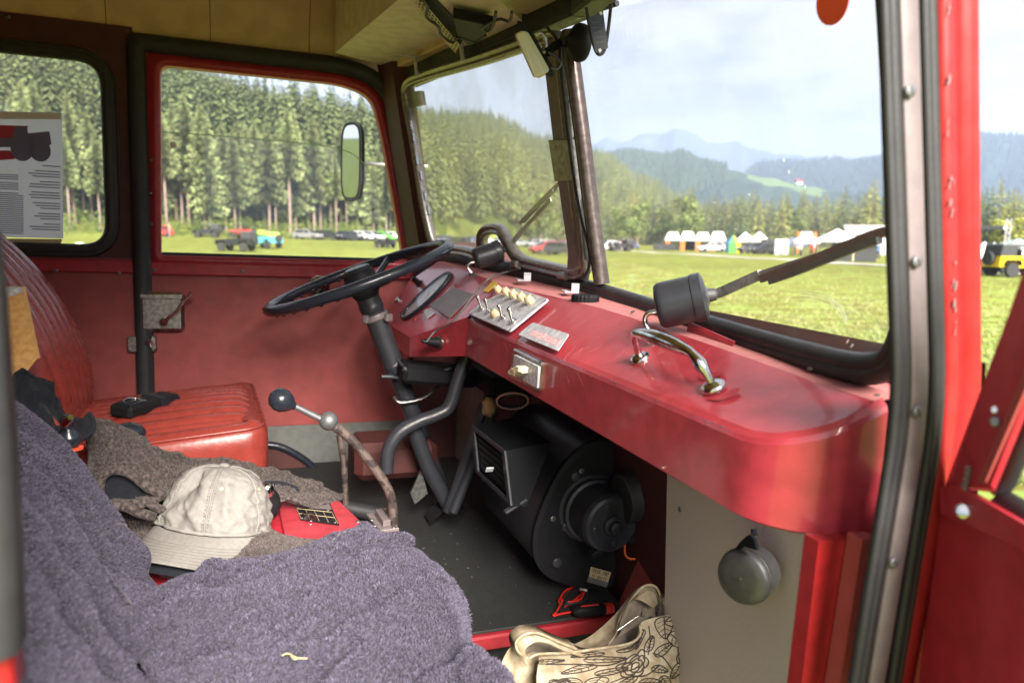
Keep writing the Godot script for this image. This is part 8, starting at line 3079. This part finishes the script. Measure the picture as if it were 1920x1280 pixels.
func jeep(label: String, c: Color, at: Vector3, turn: float, top: bool, group := "") -> Node3D:
	var t := outdoor("off_road_car", label, "off-road car", at, turn, group)
	part("body", slab([V2(-1.75, 0.55), V2(-1.78, 0.98), V2(-1.70, 1.04), V2(-0.55, 1.10), V2(-0.45, 1.14), V2(1.70, 1.14), V2(1.75, 0.55), V2(1.45, 0.55), V2(1.40, 0.78), V2(1.20, 0.92), V2(0.88, 0.92), V2(0.68, 0.78), V2(0.62, 0.50), V2(-0.68, 0.50), V2(-0.74, 0.78), V2(-0.92, 0.92), V2(-1.30, 0.92), V2(-1.46, 0.78), V2(-1.50, 0.55)], 0.72, 0.04), paint(c), t)
	for s in [-1.0, 1.0]:
		for x in [-1.12, 1.05]:
			var m := mb()
			m.sweep([Vector3(x - 0.48, 0.66, s * 0.80), Vector3(x - 0.34, 0.94, s * 0.80), Vector3(x + 0.32, 0.94, s * 0.80), Vector3(x + 0.48, 0.66, s * 0.80)], [V2(-0.02, -0.12), V2(0.03, -0.12), V2(0.03, 0.12), V2(-0.02, 0.12)], Vector3(0, 0, 1), false, true, false)
			part("mudguard", m, paint(c) if not top else M.black_plastic, t)
			wheel(t, x, s * 0.76, 0.39, 0.24)
		var h := mb()
		h.lathe([[0.10, 0.0], [0.10, 0.05], [0.06, 0.06]], Vector3(-1.74, 0.86, s * 0.45), Vector3(-1, 0, 0), 12)
		part("headlight", h, M.white_plastic, t)
	var f := mb()
	for s in [-0.62, 0.62]:
		f.tube([Vector3(-0.55, 1.10, s), Vector3(-0.25, 1.72, s * 0.95)], 0.035, 6)
		f.tube([Vector3(0.55, 1.14, s), Vector3(0.55, 1.74, s * 0.95), Vector3(1.55, 1.70, s * 0.95), Vector3(1.65, 1.14, s)], 0.035, 6)
	f.tube([Vector3(-0.25, 1.72, -0.59), Vector3(-0.25, 1.72, 0.59)], 0.035, 6)
	f.tube([Vector3(0.55, 1.74, -0.59), Vector3(0.55, 1.74, 0.59)], 0.035, 6)
	part("roll_frame", f, M.black_plastic, t)
	f = mb()
	f.quad(Vector3(-0.53, 1.14, 0.58), Vector3(-0.53, 1.14, -0.58), Vector3(-0.26, 1.68, -0.55), Vector3(-0.26, 1.68, 0.55))
	part("windscreen", f, M.glass, t)
	if top:
		part("soft_top", slab([V2(-0.28, 1.66), V2(-0.26, 1.76), V2(1.6, 1.78), V2(1.72, 1.14), V2(0.75, 1.14), V2(0.70, 1.66)], 0.68, 0.04), M.dark_wall, t)
		part("roof", slab([V2(-0.3, 1.70), V2(-0.28, 1.80), V2(1.6, 1.82), V2(1.65, 1.72)], 0.70, 0.02), M.dull_alu, t)
	for z in [-0.3, 0.3]:
		f = mb()
		f.box(Vector3(0.35, 1.25, z), Vector3(0.14, 0.5, 0.42), Basis(Vector3(0, 0, 1), -0.15), 0.05)
		part("seat", f, M.black_plastic, t)
	f = mb()
	f.lathe([[0.2, -0.1], [0.37, -0.1], [0.38, 0.1], [0.2, 0.1]], Vector3(1.86, 1.0, 0), Vector3(1, 0, 0), 16)
	part("spare_wheel", f, M.tyre, t)
	return t


func vehicles() -> void:
	var gr := lin(0.20, 0.20, 0.21)
	var bk := lin(0.015, 0.016, 0.02)
	var wh := lin(0.62, 0.63, 0.65)
	jeep("black open off-road car nearest on the grass, seen through the driver door window", bk, spot(-20.168, 74), -0.15, true)
	var st := jeep("pale blue and yellow-green off-road car parked just behind the black one", lin(0.10, 0.42, 0.55), spot(-18.213, 80), -0.5, false)
	var m := mb()
	m.box(Vector3(0.5, 1.45, 0), Vector3(2.0, 0.5, 1.3), Basis(Vector3(0, 0, 1), -0.15), 0.2)
	part("cover", m, paint(lin(0.38, 0.62, 0.10)), st)
	jeep("small red off-road car at the foot of the wooded slope", lin(0.55, 0.03, 0.03), spot(-19.738, 113), -0.3, false)
	jeep("black off-road car with a pink flank at the foot of the slope", bk, spot(-22.110, 111), 0.2, true)
	car("red car half hidden by the left edge of the driver door window", lin(0.5, 0.03, 0.03), spot(-25.341, 112), 0.5)
	jeep("dark quad-sized buggy standing alone on the grass before the car row", bk, spot(-9.631, 88), -0.5, false).scale = Vector3.ONE * 0.7
	var row := "cars parked in a row under the wooded slope"
	var c0 := car("grey estate car at the left end of the row under the slope", gr, spot(-15.236, 116), 2.9)
	car("black car second from the left in the row under the slope", bk, spot(-13.868, 117), 2.9)
	car("dark car third in the row under the slope", lin(0.03, 0.035, 0.045), spot(-12.251, 117), 2.8)
	car("white car in the middle of the row under the slope", wh, spot(-11.357, 119), 2.9)
	car("silver car right of the white one in the row under the slope", lin(0.42, 0.43, 0.45), spot(-10.614, 119), 2.7)
	car("bright green van-like car near the right end of the row", lin(0.12, 0.45, 0.06), spot(-9.867, 120), 2.9)
	car("pale car at the right end of the row, by the door pillar", wh, spot(-9.039, 121), 2.8)
	# row seen through the driver's screen
	var cols := [wh, gr, lin(0.30, 0.31, 0.33), bk, lin(0.45, 0.10, 0.06), lin(0.42, 0.43, 0.45), lin(0.05, 0.07, 0.12)]
	var r := RandomNumberGenerator.new()
	r.seed = 31
	var seen := "parked car in the long row seen through the driver windscreen"
	var deg := -5.648
	var k := 0
	var made := {}
	while deg < 9.571:
		var ci := r.randi() % cols.size()
		var at := spot(deg, r.randf_range(118.0, 150.0))
		var tn := r.randf_range(0.0, TAU)
		if made.has(ci):
			again(made[ci], at, tn)
		else:
			made[ci] = car("%s car in the long row seen through the driver windscreen" % ["white", "mid grey", "dark grey", "black", "rust red", "silver", "dark blue"][ci], cols[ci], at, tn, "cars in the long row, " + ["white", "mid grey", "dark grey", "black", "rust red", "silver", "dark blue"][ci])
		deg += r.randf_range(0.5, 1.0)
		k += 1
	car("red car by the centre of the driver windscreen, nearer than the row", lin(0.42, 0.05, 0.05), spot(2.565, 92), 0.4)
	car("dark grey car right of the red one, nearer than the row", lin(0.06, 0.065, 0.07), spot(3.818, 84), 2.6)
	jeep("black off-road car on the grass just right of the centre post", bk, spot(8.147, 112), 0.2, true)
	car("white car left of the black off-roader by the centre post", wh, spot(7.311, 120), 0.2)
	car("dark grey car between the two white tents", lin(0.05, 0.055, 0.06), spot(17.671, 112), 0.3)
	car("black car parked before the dark trailer", bk, spot(18.622, 108), 0.2)
	car("white car before the long marquee", wh, spot(14.795, 118), 0.1)
	jeep("blue open off-road car with a muddy wheel at the far right", lin(0.03, 0.16, 0.50), spot(31.926, 55), 0.05, false)
	jeep("bright yellow off-road car with a grey hard top at the right edge", lin(0.80, 0.52, 0.01), spot(34.044, 50), PI + 0.1, true)


func pavilion(label: String, at: Vector3, turn: float, w: float, d: float, eave: float, peak: float, material := "tent_white") -> Node3D:
	var t := outdoor("pavilion_tent", label, "tent", at, turn)
	var m := mb()
	var c := [Vector3(-w / 2, eave, -d / 2), Vector3(w / 2, eave, -d / 2), Vector3(w / 2, eave, d / 2), Vector3(-w / 2, eave, d / 2)]
	for i in 4:
		var a: Vector3 = c[i]
		var b: Vector3 = c[(i + 1) % 4]
		var mid := (a + b) / 4.0 + Vector3(0, eave * 0.5 + (peak - eave) * 0.38, 0)
		m.tri(a, b, mid)
		m.tri(a, mid, Vector3(0, peak, 0))
		m.tri(mid, b, Vector3(0, peak, 0))
		m.quad(a, b, b - Vector3(0, 0.3, 0), a - Vector3(0, 0.3, 0))
	part("canopy", m, M[material], t)
	for q in c:
		m = mb()
		m.tube([Vector3(q.x * 0.97, 0, q.z * 0.97), Vector3(q.x * 0.97, eave, q.z * 0.97)], 0.05, 6)
		part("pole", m, M.dull_alu, t)
	return t


func person(label: String, at: Vector3, turn: float, top: Color, legs: Color) -> void:
	var t := outdoor("person", label, "person", at, turn)
	var m := mb()
	for s in [-1.0, 1.0]:
		m.tube([Vector3(0.05 * s, 0.0, s * 0.10), Vector3(0, 0.45, s * 0.10), Vector3(0, 0.88, s * 0.08)], [0.05, 0.065, 0.09], 8)
		m.tube([Vector3(0, 1.42, s * 0.19), Vector3(0.03, 1.14, s * 0.25), Vector3(0.12, 0.92, s * 0.22)], [0.055, 0.045, 0.035], 8)
	var rings := []
	for q in [[0.82, 0.12, 0.17], [1.0, 0.11, 0.16], [1.25, 0.12, 0.18], [1.42, 0.10, 0.20], [1.48, 0.06, 0.10], [1.54, 0.05, 0.055], [1.60, 0.085, 0.07], [1.68, 0.10, 0.08], [1.76, 0.06, 0.05]]:
		var ring := []
		for k in 10:
			ring.append(Vector3(cos(TAU * k / 10) * q[1], q[0], -sin(TAU * k / 10) * q[2]))
		rings.append(ring)
	m.loft(rings)
	part("body", m, paint(lin(0.45, 0.28, 0.2)), t)
	m = mb()
	m.loft(rings.slice(0, 5).map(func(g): return g.map(func(p): return Vector3(p.x * 1.1, p.y, p.z * 1.08))))
	part("shirt", m, paint(top), t)
	m = mb()
	for s in [-1.0, 1.0]:
		m.tube([Vector3(0.03 * s, 0.1, s * 0.10), Vector3(0, 0.45, s * 0.10), Vector3(0, 0.9, s * 0.08)], [0.07, 0.08, 0.11], 8)
	part("trousers", m, paint(legs), t)


func stalls() -> void:
	var T := -deg_to_rad(14.605)
	# long marquee of four peaked bays
	var t := outdoor("marquee", "long white marquee of four peaked bays with orange side panels", "tent", spot(13.614, 128), -deg_to_rad(13.614))
	for k in 4:
		var x := -3.6 + 2.4 * k
		var m := mb()
		var c := [Vector3(x - 1.2, 1.9, -2), Vector3(x + 1.2, 1.9, -2), Vector3(x + 1.2, 1.9, 2), Vector3(x - 1.2, 1.9, 2)]
		var rl := Vector3(x - 0.75, 3.0 + 0.12 * (k % 2), 0)
		var rr := Vector3(x + 0.75, 3.0 + 0.12 * (k % 2), 0)
		m.quad(c[0], c[1], rr, rl)
		m.quad(c[2], c[3], rl, rr)
		m.tri(c[1], c[2], rr)
		m.tri(c[3], c[0], rl)
		for i in 4:
			m.quad(c[i], c[(i + 1) % 4], c[(i + 1) % 4] - Vector3(0, 0.25, 0), c[i] - Vector3(0, 0.25, 0))
		part("bay_roof", m, M.tent_white, t)
		m = mb()
		m.box(Vector3(x - 0.75, 0.85, 1.9), Vector3(0.7, 1.7, 0.04), Basis.IDENTITY, 0.0)
		part("side_panel", m, M.tent_orange, t)
		m = mb()
		m.tube([Vector3(x + 1.2, 0, 1.95), Vector3(x + 1.2, 1.9, 1.95)], 0.05, 6)
		part("pole", m, M.dull_alu, t)
		m = mb()
		m.box(Vector3(x, 0.85, -1.9), Vector3(2.4, 1.7, 0.04), Basis.IDENTITY, 0.0)
		part("back_wall", m, M.dark_wall if k % 2 else M.tent_white, t)
	# brightly coloured inflatable
	t = outdoor("bouncy_castle", "multicoloured inflatable slide with a peaked top between the white tents", "inflatable", spot(16.299, 118), T)
	t.scale = Vector3(1.0, 0.8, 1.0)
	var cl := [lin(0.75, 0.55, 0.02), lin(0.10, 0.45, 0.08), lin(0.05, 0.25, 0.6), lin(0.75, 0.2, 0.03), lin(0.8, 0.6, 0.05), lin(0.1, 0.5, 0.4)]
	for k in 6:
		var a0 := TAU * k / 6
		var a1 := TAU * (k + 1) / 6
		var m := mb()
		var p0 := Vector3(cos(a0) * 1.1, 1.7, sin(a0) * 1.1)
		var p1 := Vector3(cos(a1) * 1.1, 1.7, sin(a1) * 1.1)
		m.tri(p0, p1, Vector3(0, 3.3, 0))
		m.quad(p0, p1, Vector3(p1.x, 0, p1.z), Vector3(p0.x, 0, p0.z))
		part("panel", m, paint(cl[k]), t)
	pavilion("white peaked tent right of the coloured inflatable", spot(17.154, 122), T, 2.6, 3.0, 1.9, 3.1)
	pavilion("white peaked tent before the dark trailer", spot(18.111, 120), T, 2.6, 3.0, 1.9, 3.1)
	t = outdoor("trailer", "dark box trailer beside the white tents", "trailer", spot(18.913, 112), T)
	var b := mb()
	b.box(Vector3(0, 1.2, 0), Vector3(2.6, 1.7, 2.0), Basis.IDENTITY, 0.06)
	part("box", b, M.dark_wall, t)
	for z in [-1.0, 1.0]:
		wheel(t, 0.0, z, 0.35)
	t = outdoor("white_container", "plain white box container right of the dark trailer", "container", spot(19.635, 104), T)
	b = mb()
	b.box(Vector3(0, 1.0, 0), Vector3(1.6, 2.0, 1.6), Basis.IDENTITY, 0.04)
	part("box", b, M.tent_white, t)
	b = mb()
	b.box(Vector3(0, 1.0, 0.81), Vector3(0.7, 1.7, 0.03), Basis.IDENTITY, 0.01)
	part("door", b, M.plate_metal, t)
	pavilion("low blue tent left of the white pavilion", spot(20.421, 112), T, 3.4, 3.0, 1.4, 2.3).get_node("canopy").material_override = paint(lin(0.10, 0.13, 0.25))
	pavilion("single white pavilion with a pointed roof under the orange arch", spot(21.271, 100), T, 3.0, 3.0, 1.8, 2.9)
	# start arch: two orange columns, white band across
	t = outdoor("start_arch", "orange and white inflatable start arch over the track", "arch", spot(21.271, 122), T)
	t.scale = Vector3.ONE * 0.68
	for s in [-1.0, 1.0]:
		for k in 4:
			b = mb()
			b.lathe_smooth([[0.48, 0.0], [0.55, 0.15], [0.55, 1.0], [0.48, 1.15]], Vector3(s * 1.65, k * 1.15, 0), Vector3.UP, 14)
			part("column_ring", b, M.tent_orange if k != 1 else M.tent_white, t)
	b = mb()
	b.box(Vector3(0, 4.2, 0), Vector3(2.5, 0.85, 0.8), Basis.IDENTITY, 0.2)
	part("banner", b, M.tent_white, t)
	b = mb()
	b.box(Vector3(0, 4.2, 0.405), Vector3(1.9, 0.34, 0.01), Basis.IDENTITY, 0.0)
	part("banner_print", b, paint(lin(0.3, 0.3, 0.33)), t)
	pavilion("large white tent left of the grey roofed hall", spot(23.282, 96), T, 4.2, 4.0, 2.1, 3.3)
	# hall with a shallow grey roof
	t = outdoor("hall", "low hall with a grey pitched roof at the right end of the festival ground", "building", spot(25.036, 118), T)
	b = mb()
	b.box(Vector3(0, 1.3, 0), Vector3(5.0, 2.6, 5.0), Basis.IDENTITY, 0.0)
	part("wall", b, M.tent_white, t)
	b = mb()
	b.prism([Vector3(-2.9, 2.5, 2.8), Vector3(2.9, 2.5, 2.8), Vector3(2.9, 4.0, 0), Vector3(-2.9, 4.0, 0)], Vector3(0, 0.1, 0.06))
	b.prism([Vector3(-2.9, 2.5, -2.8), Vector3(2.9, 2.5, -2.8), Vector3(2.9, 4.0, 0), Vector3(-2.9, 4.0, 0)], Vector3(0, 0.1, -0.06))
	part("roof", b, paint(lin(0.40, 0.37, 0.36)), t)
	t = outdoor("dark_booth", "dark sales booth with open shutters at the right of the festival ground", "booth", spot(24.401, 78), T)
	b = mb()
	b.box(Vector3(0, 0.85, 0), Vector3(3.6, 1.7, 2.0), Basis.IDENTITY, 0.03)
	part("wall", b, M.dark_wall, t)
	b = mb()
	b.box(Vector3(0, 1.75, 0.2), Vector3(3.9, 0.08, 2.6), Basis.IDENTITY, 0.02)
	part("roof", b, M.dull_alu, t)
	b = mb()
	b.box(Vector3(-0.2, 0.85, 1.02), Vector3(0.12, 1.6, 0.04), Basis.IDENTITY, 0.0)
	part("post", b, M.knob_beige, t)
	# stage truss and white canopies far right
	t = outdoor("stage_truss", "lattice stage truss of two towers and a dark beam at the far right", "truss", spot(32.256, 66), -deg_to_rad(32.256))
	for x in [-1.05, 1.15]:
		b = mb()
		for q in [[-0.15, -0.15], [0.15, -0.15], [0.15, 0.15], [-0.15, 0.15]]:
			b.tube([Vector3(x + q[0], 0, q[1]), Vector3(x + q[0], 3.6, q[1])], 0.035, 5)
		for k in 9:
			b.tube([Vector3(x - 0.15, k * 0.4, 0.15), Vector3(x + 0.15, k * 0.4 + 0.4, 0.15)], 0.022, 4)
			b.tube([Vector3(x + 0.15, k * 0.4, -0.15), Vector3(x - 0.15, k * 0.4 + 0.4, -0.15)], 0.022, 4)
		part("tower", b, M.plate_metal, t)
	b = mb()
	b.box(Vector3(0.05, 2.95, 0), Vector3(2.2, 0.28, 0.3), Basis.IDENTITY, 0.02)
	part("beam", b, M.dark_wall, t)
	b = mb()
	b.box(Vector3(0.85, 2.6, 0.1), Vector3(0.25, 0.35, 0.3), Basis.IDENTITY, 0.03)
	part("speaker", b, M.black_plastic, t)
	b = mb()
	b.ball(Vector3(0.95, 2.9, 0.25), Vector3.ONE * 0.14, 10, 7)
	part("lamp", b, M.white_plastic, t)
	t = outdoor("sail_canopy", "white stretched sail canopy beside the stage truss", "canopy", spot(32.166, 60), -deg_to_rad(32.166))
	b = mb()
	b.grid(func(u, v):
		var p := Vector3(lerpf(-2.2, 2.0, u), 0.0, lerpf(-1.6, 1.6, v))
		p.y = 1.25 + 0.9 * pow(absf(u - 0.45) * 1.7, 1.6) * (1.0 if u < 0.45 else 1.2) + 0.4 * pow(absf(v - 0.5) * 2.0, 2.0) * (1.0 - u)
		return p, 16, 8)
	part("sail", b, M.tent_white, t)
	for x in [-2.2, 2.0]:
		b = mb()
		b.tube([Vector3(x, 0, 0), Vector3(x, 2.1, 0)], 0.05, 6)
		part("mast", b, M.dull_alu, t)
	pavilion("small white tent left of three behind the blue off-road car", spot(32.063, 52), 0.0, 1.5, 1.5, 1.25, 1.9)
	pavilion("small white tent in the middle behind the blue off-road car", spot(32.584, 53), 0.0, 1.5, 1.5, 1.25, 1.9)
	pavilion("small white tent right of three behind the yellow off-road car", spot(33.156, 54), 0.0, 1.7, 1.5, 1.25, 1.9)
	pavilion("wide green-grey tent roof at the right edge behind the yellow off-road car", spot(33.819, 58), 0.0, 3.4, 3.0, 1.5, 2.2).get_node("canopy").material_override = paint(lin(0.30, 0.38, 0.36))
	# fence rails along the track, left of the marquee
	t = outdoor("track_fence", "low dark barrier at the left end of the long marquee", "fence", spot(11.374, 126), T)
	for k in 3:
		b = mb()
		b.box(Vector3(-1.2 + k * 1.2, 0.6, 0), Vector3(1.15, 1.1, 0.05), Basis.IDENTITY, 0.0)
		part("panel", b, M.dark_wall, t)
	person("person in a white shirt beside the white pavilion", spot(20.953, 96), 0.5, lin(0.7, 0.7, 0.7), lin(0.03, 0.04, 0.08))
	person("person in red beside the white pavilion", spot(21.657, 95), 1.5, lin(0.55, 0.05, 0.05), lin(0.05, 0.05, 0.06))
	person("person in dark clothes left of the white pavilion", spot(20.564, 98), 2.5, lin(0.04, 0.04, 0.05), lin(0.05, 0.06, 0.10))
	person("person in orange near the start arch", spot(21.971, 104), 0.2, lin(0.7, 0.25, 0.05), lin(0.04, 0.04, 0.05))
	person("person in a pink top by the red car at the left of the window", spot(-24.506, 110), 0.3, lin(0.65, 0.35, 0.3), lin(0.35, 0.2, 0.2))
	person("person in blue standing by the track at the right of the screen", spot(25.960, 84), 1.2, lin(0.1, 0.2, 0.5), lin(0.05, 0.05, 0.06))
	# picnic spread seen under the rear window
	t = outdoor("camp_spread", "white and blue camping things heaped on the grass under the rear window", "camping gear", spot(-30.199, 70), 0.4)
	b = mb()
	b.box(Vector3(-0.6, 0.3, 0), Vector3(0.9, 0.6, 0.8), Basis(Vector3.UP, 0.3), 0.15)
	part("blue_bag", b, paint(lin(0.08, 0.14, 0.40)), t)
	b = mb()
	b.ball(Vector3(0.3, 0.35, 0.1), Vector3(0.55, 0.5, 0.45), 12, 8)
	part("white_bag", b, M.tent_white, t)
	b = mb()
	b.box(Vector3(1.2, 0.22, 0), Vector3(1.0, 0.4, 0.6), Basis(Vector3.UP, -0.2), 0.12)
	part("dark_bag", b, M.dark_wall, t)
	# farmhouse on the high meadow
	t = outdoor("farmhouse", "tiny farmhouse on the green meadow of the far hill", "house", Vector3(sin(deg_to_rad(20.551)) * 1380.0, tan(deg_to_rad([Vector2(20.55, 3.919)][0].y)) * 1380.0 + 1.9, -cos(deg_to_rad(20.551)) * 1380.0), 0.3)
	b = mb()
	b.box(Vector3(0, 1.0, 0), Vector3(11, 4, 7), Basis.IDENTITY, 0.0)
	part("wall", b, M.tent_white, t)
	b = mb()
	b.prism([Vector3(-8, 4, 5), Vector3(-8, 4, -5), Vector3(-8, 8, 0)], Vector3(16, 0, 0))
	part("roof", b, M.leather, t)
